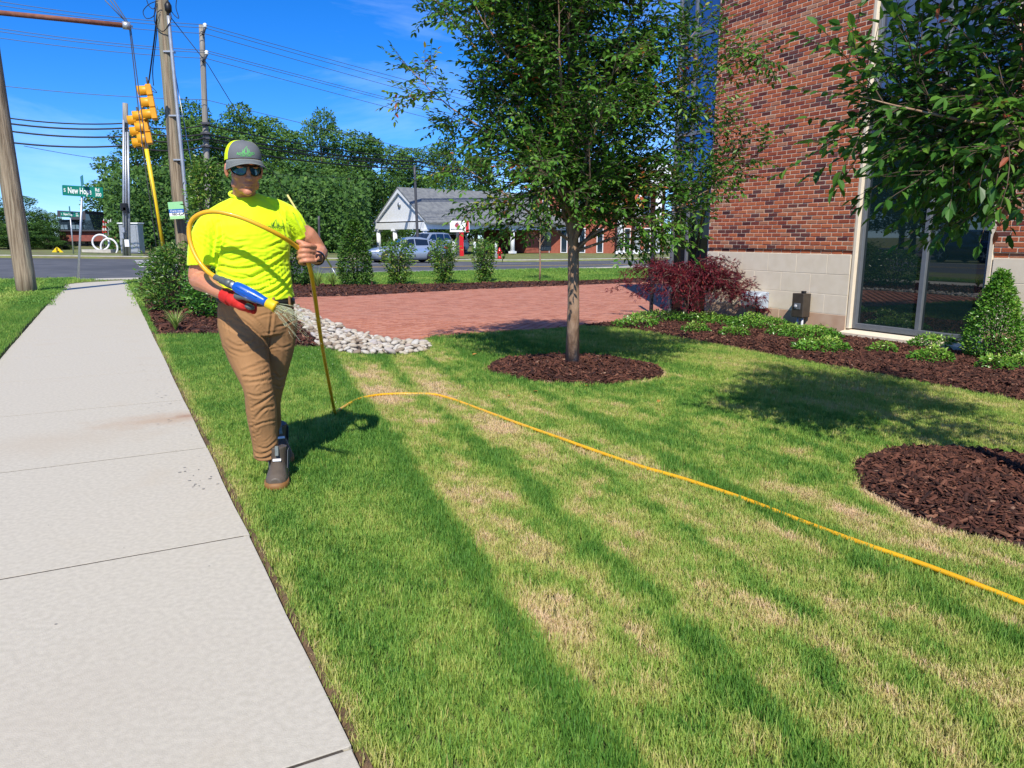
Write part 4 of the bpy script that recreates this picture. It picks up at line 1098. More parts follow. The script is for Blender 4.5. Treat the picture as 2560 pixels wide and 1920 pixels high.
# ---- red laceleaf maple
def maple():
    b = G(*xy(9.30, 10.55), .05); r_ = np.random.default_rng(55); wood = MB()
    wood.tube([(0, 0, -.1), (.02, .01, .3), (-.02, 0, .62)], [.05, .042, .036], 8)
    LP, LA, LN, LL, LT = [], [], [], [], []
    for k in range(46):
        az = r_.uniform(0, 6.28); ln = r_.uniform(.6, 1.5); st_ = np.array([-.02, 0, .45 + r_.random() * .2]); p = st_.copy(); pts = [p.copy()]
        h = r_.uniform(.32, .74); n = 9
        for i in range(n):
            f = (i + 1) / n; az += r_.normal(0, .12)
            q = np.array([math.cos(az) * ln * f, math.sin(az) * ln * f, 0]) + st_; q[2] = st_[2] + h * math.sin(min(f * 2.2, 3.0)) * .9 - .46 * f ** 2.2 * r_.uniform(.9, 1.1)
            pts.append(q)
        wood.tube([tuple(q) for q in pts], [.016 * (1 - .9 * i / n) + .0015 for i in range(n + 1)], 4, 1, cap=False)
        for i in range(2, n + 1):
            for j in range(15):
                q = pts[i] + r_.normal(0, .075, 3) * np.array([1, 1, .5]); ax = np.array([math.cos(az), math.sin(az), -.45]) + r_.normal(0, .55, 3)
                for m_ in range(4):                # narrow lobes of one leaf
                    LP.append(q); LA.append(ax + r_.normal(0, .45, 3)); LN.append(np.array([0, 0, 1]) + r_.normal(0, .5, 3)); LL.append(r_.uniform(.05, .10)); LT.append(np.clip(r_.normal(.5, .22), 0, 1))
    LL = np.array(LL); V, F, k = leaves_np(np.array(LP), np.array(LA), np.array(LN), LL, LL * .16, simple=True)
    plant_tree('red_maple', 'low weeping maple with lacy dark red leaves at the building corner', 'tree', b, (wood, V, F, np.repeat(LT, k)), M_maple, M_barkd)
maple()

# ---- shrubs
def shrub_mesh(seed, shape, n, leaf, up=.3, inner=.55, lw=.45, simple=False, tone=.45, stems=8, stem_h=.8, fuzz=.05):
    """shape(u in 0..1 height) -> radius; returns wood MB, V, F, tint"""
    r_ = np.random.default_rng(seed); wood = MB(); H = shape(None)
    z = r_.random(n) ** .9; az = r_.uniform(0, 6.28, n); lump = 1 + .22 * (VN.fbm(az * 1.6 + seed, z * 6 + seed, 3) - .5) * 2
    rr = np.array([shape(q) for q in z]) * lump * (inner + (1 - inner) * r_.random(n) ** .5)
    P = np.stack([rr * np.cos(az), rr * np.sin(az), z * H], 1) + r_.normal(0, fuzz, (n, 3)) * .5
    out = np.stack([np.cos(az), np.sin(az), np.full(n, up)], 1) + r_.normal(0, .55, (n, 3))
    N = np.stack([np.cos(az) * .6, np.sin(az) * .6, np.full(n, .8)], 1) + r_.normal(0, .5, (n, 3))
    L = leaf * r_.uniform(.6, 1.2, n)
    V, F, k = leaves_np(P, out, N, L, L * lw, simple=simple)
    T = np.clip(tone + .35 * (lump - 1) * 3 + r_.normal(0, .17, n), 0, 1)
    for s_ in range(stems):
        a = r_.uniform(0, 6.28); e = shape(.5) * r_.uniform(.2, .9)
        wood.tube([(.03 * math.cos(a), .03 * math.sin(a), -.05), (e * .5 * math.cos(a), e * .5 * math.sin(a), H * stem_h * .5), (e * math.cos(a), e * math.sin(a), H * stem_h)], [.012, .008, .004], 4, 0, cap=False)
    return wood, V, F, np.repeat(T, k)
def shrub(name, label, base, data, mleaf, group=None, part='foliage', cat='shrub'):
    wood, V, F, T = data; root = thing(name, label, cat, base, group)
    o = link(part, mesh_np(part, V, F, {'tint': T}), mleaf, root, local=True); tag(o, kind='stuff')
    if len(wood.v): wood.build('stems', M_twig, root, local=True)
    return root
def cone(H, R0, p=.7, base=.75):
    return lambda u: H if u is None else R0 * (base + (1 - base) * min(1, u * 5)) * max(0.02, (1 - u ** 1.6)) ** p
def oval(H, R0):
    return lambda u: H if u is None else R0 * max(.05, math.sin(math.pi * min(.97, .12 + .8 * u))) ** .7
def vase(H, R0):
    return lambda u: H if u is None else R0 * (.35 + .75 * u) * (1 if u < .85 else max(.1, (1 - u) / .15) ** .5)
gq = lambda x, y: G(gp(x, y).x, gp(x, y).y, .04)
shrub('conical_shrub', 'dense dark green conical evergreen at the rear edge of the pavement', gq(890, 715), shrub_mesh(1, cone(1.9, .52, .6), 6500, .085, tone=.38), M_shrub)
shrub('evergreen_shrub', 'dark evergreen shrub rising just beyond the man at his raised hand', gq(735, 716), shrub_mesh(2, cone(1.55, .55, .5), 6000, .085, tone=.28), M_shrub)
for (px, pyb, hh, w, sd_, lab) in ((996, 713, 1.28, .54, 3, 'loose yellow-green shrub in front of the silver car, nearest the cone evergreen'), (1110, 709, 1.33, .50, 4, 'loose yellow-green shrub between two like it, before the bank sign'), (1211, 706, 1.35, .46, 5, 'loose yellow-green shrub left of the slim sapling, nearest the hydrant')):
    shrub('loose_shrub', lab, gq(px, pyb), shrub_mesh(sd_, vase(hh, w), 1900, .10, tone=.62, inner=.15, stems=16, fuzz=.12), M_shrub, 'loose shrubs behind the pavement')
shrub('boxwood', 'upright clipped boxwood column with pointed tips beside the tall window', G(6.02, 9.18, .03), shrub_mesh(6, lambda u: 1.08 if u is None else .33 * (.8 + .2 * min(1, u * 4)) * (1 if u < .3 else max(.05, (1 - u) / .7) ** .8), 9000, .042, tone=.62, inner=.72, lw=.55), M_cover)
# sapling behind the pavement
sb = gq(1349, 703); dS = grow(sb, 1.15, .03, 9, 9, 6, 7, .08, 77, 2.6, lambda f: .75 - .2 * f, spread=(30, 70), tw_len=(.12, .3), sub_len=(.25, .5))
plant_tree('sapling', 'slim young sapling with thin pale trunk behind the brick pavement', 'tree', sb, dS, M_shrub, M_bark)
# the big twiggy shrub mass left of the man, and the tall one behind his head
bb = gq(470, 780)
wood, V, F, T = shrub_mesh(8, lambda u: 1.08 if u is None else .72 * max(.1, math.sin(math.pi * (.2 + .72 * u))) ** .6, 5200, .075, tone=.45, inner=.3, fuzz=.14, stems=4)
r_ = np.random.default_rng(4); P2, A2 = [], []
for k in range(90):
    a = r_.uniform(0, 6.28); l = r_.uniform(.75, 1.35); lean = r_.uniform(.25, .85)
    pts = [(.2 * math.cos(a), .2 * math.sin(a), .1), (lean * .5 * math.cos(a), lean * .5 * math.sin(a), l * .62), (lean * 1.05 * math.cos(a + .1), lean * 1.05 * math.sin(a + .1), l * r_.uniform(.78, 1.0))]
    wood.tube(smooth_path(pts, 3), [.006, .005, .005, .004, .003, .0025, .002], 4, 0, cap=False)
    for m_ in range(10):
        f = r_.random(); q = np.array(pts[1]) * (1 - f) + np.array(pts[2]) * f; P2.append(q); A2.append(np.array([math.cos(a), math.sin(a), .3]) + r_.normal(0, .7, 3))
P2 = np.array(P2); L2 = .06 * r_.uniform(.6, 1.2, len(P2)); V2, F2, k2 = leaves_np(P2, np.array(A2), np.array([[0, 0, 1.]]) + r_.normal(0, .5, (len(P2), 3)), L2, L2 * .4)
shrub('twiggy_shrub', 'large twiggy shrub with arching bare shoots beside the sidewalk', bb, (wood, np.concatenate([V, V2]), np.concatenate([F, F2 + len(V)]), np.concatenate([T, np.repeat(np.clip(r_.normal(.6, .2, len(P2)), 0, 1), k2)])), M_shrub)
b2 = G(*at(532, 700, 17.5).xy, .03)
shrub('tall_shrub', 'tall leafy bright green shrub rising behind the man at head height', b2, shrub_mesh(9, oval(3.0, .38), 4600, .10, tone=.55, inner=.5, fuzz=.15), M_shrub)
b3 = G(*at(620, 700, 15.5).xy, .03)
shrub('leafy_shrub', 'mid green leafy shrub hidden mostly behind the torso of the man', b3, shrub_mesh(10, oval(1.75, .6), 3400, .09, tone=.45, inner=.5, fuzz=.12), M_shrub)
b4 = G(*at(560, 790, 12.2).xy, .03)
shrub('leafy_shrub', 'low glossy green shrub beside the hip of the man in the mulch', b4, shrub_mesh(12, oval(.95, .62), 3600, .07, tone=.45, inner=.5), M_cover)

# ---- strappy striped grasses
def tuft(name, label, base, n, L, seed, group='striped grass tufts'):
    r_ = np.random.default_rng(seed); V = []; F = []; T = []
    for i in range(n):
        a = r_.uniform(0, 6.28); l = L * r_.uniform(.7, 1.1); w = .011; d = np.array([math.cos(a), math.sin(a), 0]); s_ = np.array([-d[1], d[0], 0]) * w / 2; out = r_.uniform(.25, .9)
        b = len(V); t = np.clip(r_.normal(.55, .2), 0, 1)
        for k in range(5):
            f = k / 4; p = d * (l * out * f ** 1.3) + np.array([0, 0, l * (f * 1.15 - out * .75 * f ** 2.3)]) + np.array([r_.normal(0, .003), 0, 0]); ww = 1 - .8 * f ** 2
            V += [p - s_ * ww, p + s_ * ww]; T += [t, t]
        for k in range(4): F.append((b + 2 * k, b + 2 * k + 1, b + 2 * k + 3, b + 2 * k + 2))
    root = thing(name, label, 'grass tuft', base, group)
    o = link('blades', mesh_np('blades', V, F, {'tint': T}), M_lir, root, local=True); tag(o, kind='stuff'); return root
tuft('striped_grass_tuft', 'small striped grass tuft at the front corner of the mulch beside the lawn', gq(440, 833), 70, .36, 1)
tuft('striped_grass_tuft', 'full yellow-striped grass tuft beside the sidewalk below the twiggy shrub', gq(392, 768), 170, .5, 2)
tuft('striped_grass_tuft', 'farthest striped grass tuft beside the end of the sidewalk', gq(372, 728), 130, .5, 3)
tuft('striped_grass_tuft', 'pale striped grass tuft behind the pavement between two evergreens', gq(795, 722), 120, .62, 4)
tuft('striped_grass_tuft', 'pale striped grass tuft against the left flank of the cone evergreen', gq(833, 721), 110, .6, 5)

# ---- ground cover clumps by the building
def cover(label, px, py, rx, ry, n, seed, h=.13):
    c = gp(px, py); r_ = np.random.default_rng(seed); a = r_.uniform(0, 6.28, n); q = r_.random(n) ** .5
    lump = 1 + .28 * (VN.fbm(np.cos(a) * 1.7 + seed * 3 + 9, np.sin(a) * 1.7 + 9, 2) - .5) * 2
    s_, t_ = rx * q * lump * np.cos(a), ry * q * lump * np.sin(a); x, y = xy(s_, t_)
    z = h * np.clip(1 - q ** 2.2, 0, 1) * (.55 + .9 * VN2.fbm(s_ * 6 + seed, t_ * 6, 2)) * r_.random(n) ** .35 + .03
    P = np.stack([x, y, z], 1); A = np.stack([np.cos(a), np.sin(a), np.full(n, .25)], 1) + r_.normal(0, .8, (n, 3)); N = np.array([[0, 0, 1.]]) + r_.normal(0, .4, (n, 3))
    L = .05 * r_.uniform(.6, 1.2, n); V, F, k = leaves_np(P, A, N, L, L * .5)
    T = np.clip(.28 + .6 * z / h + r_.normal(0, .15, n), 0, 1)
    wood = MB()
    for j in range(6):
        b = r_.uniform(0, 6.28); wood.tube([(0, 0, 0), (rx * .5 * math.cos(b), ry * .5 * math.sin(b), h * .6), (rx * .8 * math.cos(b), ry * .8 * math.sin(b), .03)], .004, 4, cap=False)
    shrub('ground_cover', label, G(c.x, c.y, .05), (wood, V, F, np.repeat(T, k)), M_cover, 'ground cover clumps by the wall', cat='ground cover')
cover('broad leafy ground cover under the red maple at the pavement edge', 1650, 806, .75, .55, 1500, 1)
cover('ground cover sheet in front of the maple trunk', 1770, 812, .55, .75, 1800, 2)
cover('tall bright ground cover below the grey utility box', 1890, 826, .6, .55, 1900, 3, .2)
cover('bright ground cover mound at the foot of the outlet pedestal', 2010, 850, .55, .5, 1900, 4, .16)
cover('low ground cover tongue reaching the lawn below the pedestal', 2050, 884, .40, .36, 1100, 5)
cover('small ground cover sprig on the lawn side under the maple', 1590, 822, .4, .3, 600, 6)
cover('small dark ground cover clump near the maple on open mulch', 1740, 838, .22, .2, 320, 7)
cover('small ground cover clump left of the big mound at the lawn edge', 1835, 848, .25, .2, 380, 8)
cover('tiny ground cover sprig alone on the mulch before the window', 2205, 890, .22, .16, 260, 9, .1)
cover('ground cover mound close under the window sill', 2335, 876, .33, .3, 900, 10, .15)
cover('low ground cover spreading towards the lawn left of the boxwood', 2330, 912, .34, .22, 700, 11)
cover('small ground cover clump at the foot of the boxwood', 2480, 934, .2, .16, 350, 12)
cover('ground cover clump at the right border under the boxwood', 2555, 930, .3, .22, 600, 13)

# ---- fallen leaves on the lawn
M_fall = mat('fallen_leaf', (.45, .20, .03), .6, (.35, .12, .04), 20)
mlv = mesh_np('fallen_leaf', *leaves_np(np.array([[0., 0, 0]]), np.array([[1., 0, .1]]), np.array([[0, 0, 1.]]), np.array([.06]), np.array([.032]))[:2]); mlv.materials.append(M_fall)
for (px, py, lab) in ((1345, 988, 'yellow fallen leaf on the grass just below the mulch ring'), (1183, 897, 'small orange fallen leaf on grass near the stone bed'), (1462, 973, 'pale fallen leaf on grass under the mulch ring edge'), (1125, 906, 'orange fallen leaf beside the drain stones on grass'), (1648, 1010, 'brown fallen leaf on the grass right of the mulch ring'), (1180, 895, 'curled fallen leaf left of the mulch ring'), (1270, 1000, 'tiny fallen leaf below the mulch ring left side')):
    o = bpy.data.objects.new('fallen_leaf', mlv); COL.objects.link(o); c = gp(px, py); o.location = (c.x, c.y, c.z + .035)
    o.rotation_euler = (random.uniform(-.4, .4), random.uniform(-.4, .4), random.uniform(0, 6.28)); tag(o, lab, 'leaf', 'fallen leaves')

# ---- far woods: single trees
def far_crown(seed, n, W, H, leaf):
    """broad crown of many leafy lobes; unit size W x H"""
    r_ = np.random.default_rng(seed); nb = 26; C = []; Rr = []
    for i in range(nb):
        z = r_.uniform(.12, .97); az = r_.uniform(0, 6.28); prof = math.sin(math.pi * min(1, .18 + .80 * z)) ** .7; d = prof * r_.uniform(.35, .85)
        C.append((d * math.cos(az) * W / 2, d * math.sin(az) * W / 2, z * H)); Rr.append(W * r_.uniform(.13, .24) * (1.1 - .45 * z))
    C.append((0, 0, H * .5)); Rr.append(W * .33); C.append((0, 0, H * .3)); Rr.append(W * .33); C = np.array(C); Rr = np.array(Rr)
    k = r_.choice(len(C), n, p=Rr ** 2 / (Rr ** 2).sum()); d = unit(r_.normal(0, 1, (n, 3)))
    P = C[k] + d * (Rr[k] * r_.uniform(.72, 1.06, n))[:, None] * np.array([1, 1, .8])
    dist = np.min(np.linalg.norm((P[:, None] - C[None]) / np.array([1, 1, .8]), axis=2) / Rr[None], axis=1); keep = dist > .62; P, d, k = P[keep], d[keep], k[keep]; n = len(P)
    L = leaf * r_.uniform(.6, 1.3, n)
    V, F, kk = leaves_np(P, d * .3 + r_.normal(0, .6, (n, 3)), d + np.array([0, 0, .5]) + r_.normal(0, .35, (n, 3)), L, L * .75, simple=True)
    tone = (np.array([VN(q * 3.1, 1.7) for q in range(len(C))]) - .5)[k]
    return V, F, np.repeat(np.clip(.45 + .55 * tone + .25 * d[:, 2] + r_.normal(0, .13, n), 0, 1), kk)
crowns = []
for sd_, n in ((1, 22000), (2, 22000), (3, 22000), (4, 22000)):
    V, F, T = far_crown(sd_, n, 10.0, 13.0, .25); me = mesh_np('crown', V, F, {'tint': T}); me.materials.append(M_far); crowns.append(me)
def far_tree(name, label, px, Y, top_px, wid, k, rz, low=0.0, group='trees beyond the road'):
    p = at(px, 640, Y); b = G(p.x, p.y); top = at(px, top_px, Y).z; H = top - b.z
    root = thing(name, label, 'tree', b, group)
    t = MB(); t.tube([(0, 0, -.3), (.1, 0, H * .3), (0, .1, H * .75)], [.28, .22, .08], 7); t.build('trunk', M_barkd, root, local=True)
    o = bpy.data.objects.new('crown', crowns[k]); COL.objects.link(o); o.parent = root; o['kind'] = 'stuff'
    z0 = H * low; o.location = (0, 0, z0); o.scale = (wid / 10, wid / 10, (H - z0) / 13.0); o.rotation_euler = (0, 0, rz)
    return root
for i, (px, Y, tp, w, k, lab) in enumerate([
    (322, 66, 452, 4.6, 0, 'leftmost low tree of the wood behind the signal pole'), (365, 74, 330, 11, 1, 'tree behind the hanging traffic signals at the wood edge'),
    (470, 86, 262, 13, 2, 'tall tree behind the bare thin utility pole'), (560, 74, 320, 12, 3, 'tree of the wood directly behind the cap of the man'),
    (655, 92, 262, 14, 0, 'round-topped tallest tree at the middle of the wood'), (735, 80, 330, 12, 1, 'tree of the wood right of the shoulder of the man'),
    (815, 94, 286, 9, 2, 'narrow tree with a loose top above the wood'), (880, 84, 330, 12, 3, 'tree behind the left end of the bank roof'),
    (960, 96, 345, 12, 0, 'tree above the gable of the bank'), (1050, 98, 372, 12, 1, 'dark tree above the middle of the bank roof'),
    (1120, 104, 362, 10, 2, 'pointed dark tree at the right end of the wood'), (1190, 104, 392, 10, 3, 'tree seen between the shade tree leaves above the bank'),
    (420, 70, 420, 11, 3, 'lower tree between the signal and the leaning pole'), (640, 72, 400, 12, 2, 'lower tree of the wood beside the head of the man'),
    (780, 74, 400, 12, 0, 'lower tree of the wood above the evergreen shrub'), (520, 78, 300, 11, 1, 'tree of the wood right of the thin pole')]):
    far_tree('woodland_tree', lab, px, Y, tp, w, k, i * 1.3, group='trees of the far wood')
for i, (px, Y, tp, w, k, lab) in enumerate([(60, 62, 490, 6.5, 1, 'round dark tree left of the far brick building'), (5, 56, 520, 7, 2, 'dark tree at the left border beyond the road'), (128, 66, 525, 3.0, 0, 'small dark tree touching the far brick building'),
    (30, 50, 565, 5, 3, 'pale low bushy tree in front of the dark ones on the left'), (120, 51, 590, 2.6, 1, 'low bushy tree before the far brick building'), (165, 52, 612, 1.8, 2, 'low bush below the far street sign'), (258, 76, 545, 4, 0, 'feathery tree over the flags')]):
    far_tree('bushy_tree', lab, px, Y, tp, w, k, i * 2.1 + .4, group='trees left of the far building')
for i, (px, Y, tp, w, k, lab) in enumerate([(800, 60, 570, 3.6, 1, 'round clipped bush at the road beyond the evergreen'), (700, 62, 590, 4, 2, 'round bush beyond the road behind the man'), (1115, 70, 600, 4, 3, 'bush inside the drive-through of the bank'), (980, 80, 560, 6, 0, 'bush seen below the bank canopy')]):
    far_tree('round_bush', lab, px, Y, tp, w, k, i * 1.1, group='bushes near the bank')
# understorey that closes the wood near the ground
r_ = np.random.default_rng(71); n = 26000; s_ = r_.uniform(-2, 44, n); t_ = r_.uniform(58, 66, n); x, y = xy(s_, t_)
keep = (proj(np.stack([x, y, np.zeros(n)], 1))[0] > 270) & (proj(np.stack([x, y, np.zeros(n)], 1))[0] < 930); x, y = x[keep], y[keep]; n = len(x)
P = np.stack([x, y, zt(x, y) + 6.0 * r_.random(n) ** 1.2], 1); L = r_.uniform(.18, .40, n)
V, F, k = leaves_np(P, r_.normal(0, 1, (n, 3)), np.array([[-.2, -1, .5]]) + r_.normal(0, .5, (n, 3)), L, L * .8, simple=True)
o = link('understorey', mesh_np('understorey', V, F, {'tint': np.repeat(np.clip(r_.normal(.4, .2, n), 0, 1), k)}), M_far)
tag(o, 'dark leafy undergrowth filling the foot of the far wood', 'undergrowth', kind='stuff')
# trees across the side street (seen mirrored in the windows)
for i, (s_, t_, w, h, k) in enumerate([(-30, 14, 10, 9, 0), (-33, 24, 11, 11, 1), (-29, 33, 9, 9, 2), (-35, 5, 12, 11, 3), (-38, 40, 12, 12, 0)]):
    x, y = xy(s_, t_); root = thing('street_tree', ['broad', 'tall', 'small', 'spreading', 'farthest'][i] + ' tree across the side street mirrored in the window', 'tree', G(x, y), 'trees across the side street')
    tt = MB(); tt.tube([(0, 0, -.3), (0, 0, h * .7)], [.25, .1], 7); tt.build('trunk', M_barkd, root, local=True)
    o = bpy.data.objects.new('crown', crowns[k]); COL.objects.link(o); o.parent = root; o['kind'] = 'stuff'; o.location = (0, 0, h * .15); o.scale = (w / 10, w / 10, h * .85 / 13)

# ================================================================== STREET FURNITURE, WIRES, FAR BUILDINGS
M_wood = mat('weathered_pole', (.15, .11, .07), .9, (.36, .29, .20), 9, bump=1, bscale=18, stretch=(3, 3, .12), col3=(.25, .27, .20), n3=2, f3=(.5, .8), bdist=.02)
M_woodg = mat('grey_pole', (.22, .20, .17), .9, (.33, .31, .27), 6, bump=.8, bscale=18, stretch=(3, 3, .12), bdist=.02)
M_galv = mat('galvanised_steel', (.50, .53, .56), .42, (.42, .45, .48), 8, metal=.55)
M_rust = mat('rusted_pipe', (.16, .055, .035), .75, (.23, .09, .055), 9, bump=.5, bscale=30)
M_wire = mat('black_cable', (.012, .012, .013), .6)
M_wireg = mat('grey_wire', (.10, .11, .125), .5)
M_sigy = mat('signal_yellow', (.80, .36, .012), .45, (.72, .31, .012), 6)
M_guard = mat('guy_guard_yellow', (.85, .60, .015), .45, (.75, .52, .02), 5)
M_guardw = mat('guy_guard_cream', (.62, .55, .38), .5)
M_sgreen = mat('sign_green', (.004, .17, .12), .4)
M_swhite = mat('sign_white', (.82, .84, .82), .5)
M_wpaint = mat('white_paint', (.78, .80, .82), .55, (.72, .74, .77), 5)
M_roof = mat('grey_shingles', (.13, .14, .15), .9, (.20, .21, .21), 3, bump=.6, bscale=12, bdist=.05)
M_fbrick = mat('far_brick', (.26, .075, .045), .9, (.33, .10, .06), 4)
M_fbrick2 = mat('far_brown_brick', (.20, .06, .05), .9, (.25, .08, .065), 4)
M_dkglass = glass_mat('dark_far_glass', (.02, .035, .05), .03)
M_ltglass = mat('light_far_glass', (.35, .5, .62), .08, metal=.6)
M_red = mat('red_paint', (.55, .012, .015), .35, coat=.3)
M_dgrey = mat('charcoal_paint', (.06, .06, .07), .5)
M_blk = mat('black_rubber', (.012, .012, .012), .7)
def pxm(Y): return Y * math.cos(PITCH) / FPX           # metres per photo pixel near the horizon
def tframe(o, right=(1, 0, 0), up=(0, 0, 1)):
    x = Vector(right).normalized(); y = Vector(up); y = (y - x * y.dot(x)).normalized(); z = x.cross(y)
    M = Matrix((x, y, z)).transposed().to_4x4(); M.translation = Vector(o); return M
def pole_thing(name, label, pts, r0, r1, m, cat='utility pole', group=None, n=12):
    b = Vector(pts[0]); root = thing(name, label, cat, b, group)
    mb = MB(); P = smooth_path(pts, 5) if len(pts) > 2 else [Vector(pts[0]).lerp(Vector(pts[1]), k / 8) for k in range(9)]
    mb.tube(P, [r0 + (r1 - r0) * k / (len(P) - 1) for k in range(len(P))], n); mb.build('shaft', m, root)
    return root
# leaning pole at the left border
b1 = gp(70, 736); p1 = pole_thing('utility_pole', 'thick weathered wooden pole leaning at the left border beside the sidewalk', [b1 - Vector((0, 0, .3)), at(-22, 140, 17.5), at(-75, -300, 17.5)], .215, .16, M_wood)
mb = MB(); a_, c_ = at(-40, 28, 17.5), at(308, 63, 18.3); mb.tube([a_, c_], .055, 10)
strut = mb.build('strut', M_rust, p1); tag(strut, 'rusted horizontal strut pipe')
mb = MB(); mb.tube([at(306, 62.8, 18.28), at(326, 65.5, 18.36)], .085, 10); mb.tube([at(318, 64, 18.3), at(331, 66, 18.38)], .03, 8); mb.build('strut_cap', M_galv, strut)
# pole with conduit and yard sign
p2b = G(at(466, 721, 20).x, 20, -.2)
p2 = pole_thing('utility_pole', 'tall wooden pole with a bright metal conduit up its right side', [p2b, at(450, 540, 20), at(405, 0, 20), at(378, -340, 20)], .175, .14, M_wood)
mb = MB(); mb.tube(smooth_path([at(478, 640, 19.85), at(468, 530, 19.85), at(441, 250, 19.85), at(421, 40, 19.85)], 5), .045, 10); cd2 = mb.build('conduit', M_galv, p2)
mb = MB(); mb.lathe([(.05, -.05), (.085, 0), (.085, .12), (.04, .2)], at(421, 26, 19.85), 10); mb.build('weather_head', M_black, cd2)
for (x_, y_) in ((455, 400), (444, 290), (430, 130)):
    mb = MB(); c = at(x_ - 6, y_, 19.9); mb.box(c, (.26, .16, .035)); mb.build('strap', M_galv, p2)
def loop_wire(pts, r, m, parent, nm='cable'):
    mb = MB(); mb.tube(smooth_path(pts, 6), r, 5); return mb.build(nm, m, parent)
loop_wire([at(420, 22, 19.9), at(428, 45, 19.8), at(412, 76, 19.8), at(398, 74, 19.8), at(386, 50, 19.8), at(390, 0, 19.8)], .012, M_wire, p2)
loop_wire([at(396, 2, 19.7), at(374, 10, 19.7), at(358, 28, 19.7), at(366, 46, 19.7), at(384, 40, 19.7), at(392, 14, 19.7)], .010, M_wire, p2)
loop_wire([at(366, -2, 19.7), at(372, 14, 19.7), at(384, 22, 19.7), at(392, 8, 19.7)], .010, M_wire, p2)
loop_wire([at(442, -5, 19.9), at(440, 20, 19.9), at(447, 45, 19.9), at(436, 38, 19.9), at(424, 22, 19.9)], .010, M_wire, p2)
# thin far pole with insulators
p3 = pole_thing('utility_pole', 'bare thin utility pole with insulators rising in front of the wood', [G(at(527, 642, 43).x, 43, -.3), at(519, 460, 43), at(504, 62, 43)], .19, .14, M_woodg)
for (x_, y_) in ((512, 72), (516, 140)):
    mb = MB(); mb.tube([at(507, y_ + 16, 42.8), at(x_ + 1, y_ - 4, 42.7)], .07, 6); br = mb.build('bracket', M_dgrey, p3)
    mb = MB(); mb.lathe([(.06, 0), (.12, .05), (.06, .1), (.12, .15), (.05, .22)], at(x_ + 1, y_ - 3, 42.7), 10); mb.build('insulator', M_swhite, br)
for y_ in (308, 333, 345, 365):
    mb = MB(); mb.box(at(514, y_, 42.75), (.5, .14, .10)); mb.build('clamp', M_dgrey, p3)
# pole with risers and boxes
p4 = pole_thing('utility_pole', 'dark utility pole with risers and small boxes beyond the road', [at(318, 641, 41) - Vector((0, 0, .2)), at(313, 258, 41)], .17, .13, M_woodg)
for (x0, x1, r_, m_, y1) in ((309, 309, .06, M_galv, 300), (315, 314, .03, M_galv, 330), (324, 320, .055, M_galv, 330)):
    mb = MB(); mb.tube([at(x0, 641, 40.75), at(x1, y1, 40.75)], r_, 8); mb.build('riser', m_, p4)
mb = MB(); mb.box(at(311, 518, 40.6), (.34, .3, .42), bev=.04); mb.box(at(316, 526, 40.6), (.2, .3, .3)); mb.build('splice_case', M_black, p4)
for (x_, y_, w, h, m_) in ((308, 575, .16, .26, M_galv), (306, 590, .14, .3, M_galv), (318, 608, .24, .38, M_swhite)):
    mb = MB(); mb.box(at(x_, y_, 40.55), (w, .1, h), bev=.01); mb.build('small_box', m_, p4)
# light pole before the bank, slim pole behind the evergreen
pole_thing('light_pole', 'slim dark pole standing in front of the bank gable', [G(at(1046, 640, 55).x, 55, -.1), at(1036, 415, 55)], .11, .085, M_dgrey, 'pole')
pole_thing('sign_post', 'slim grey post at the wood edge between man and evergreen', [G(at(799, 640, 58).x, 58, -.1), at(797, 540, 58)], .1, .09, M_dgrey, 'pole')
# guy wires
g1 = thing('guy_wire', 'bright yellow guy wire guard slanting down left of the man', 'guy wire', at(418, 700, 19.4))
mb = MB(); mb.tube([at(366, 372, 18.9), at(416, 664, 19.35)], .05, 8); mb.build('guard', M_guard, g1)
for dx, yy in ((0, 0), (-9, 3)):
    mb = MB(); mb.tube([at(284 + dx, 0, 18.0), at(326 + dx * .3, 66, 18.37), at(366 + dx, 372, 18.88), at(412 + dx, 700 + yy, 19.3)], .012, 5); mb.build('wire', M_wireg, g1)
mb = MB(); mb.tube([at(262, 0, 18.0), at(326, 66, 18.37)], .012, 5); mb.build('wire', M_wireg, g1)
g2 = thing('guy_wire', 'pale yellow guy wire guard passing behind the shoulder of the man', 'guy wire', gp(845, 692))
mb = MB(); e1 = gp(846, 692); mb.tube([at(718, 487, 25.5), at(829, 668, 27.2)], .032, 8); mb.build('guard', mat('pale_yellow_guard', (.75, .66, .22), .5), g2)
mb = MB(); mb.tube([at(424, 40, 20.2), at(520, 162, 21.8), at(718, 487, 25.5)], .011, 5); mb.build('wire', M_wireg, g2)
mb = MB(); mb.tube([at(829, 668, 27.2), e1 - Vector((0, 0, .1))], .022, 6); mb.build('anchor_rod', M_galv, g2)
g3 = thing('guy_wire', 'short cream guy wire guard right of the conduit pole', 'guy wire', at(500, 620, 20.5))
mb = MB(); mb.tube([at(489, 468, 20.4), at(499, 525, 20.5)], .05, 8); mb.build('guard', M_guardw, g3)
mb = MB(); mb.tube([at(432, 150, 20.1), at(489, 468, 20.4), at(520, 640, 20.6)], .012, 5); mb.build('wire', M_galv, g3)

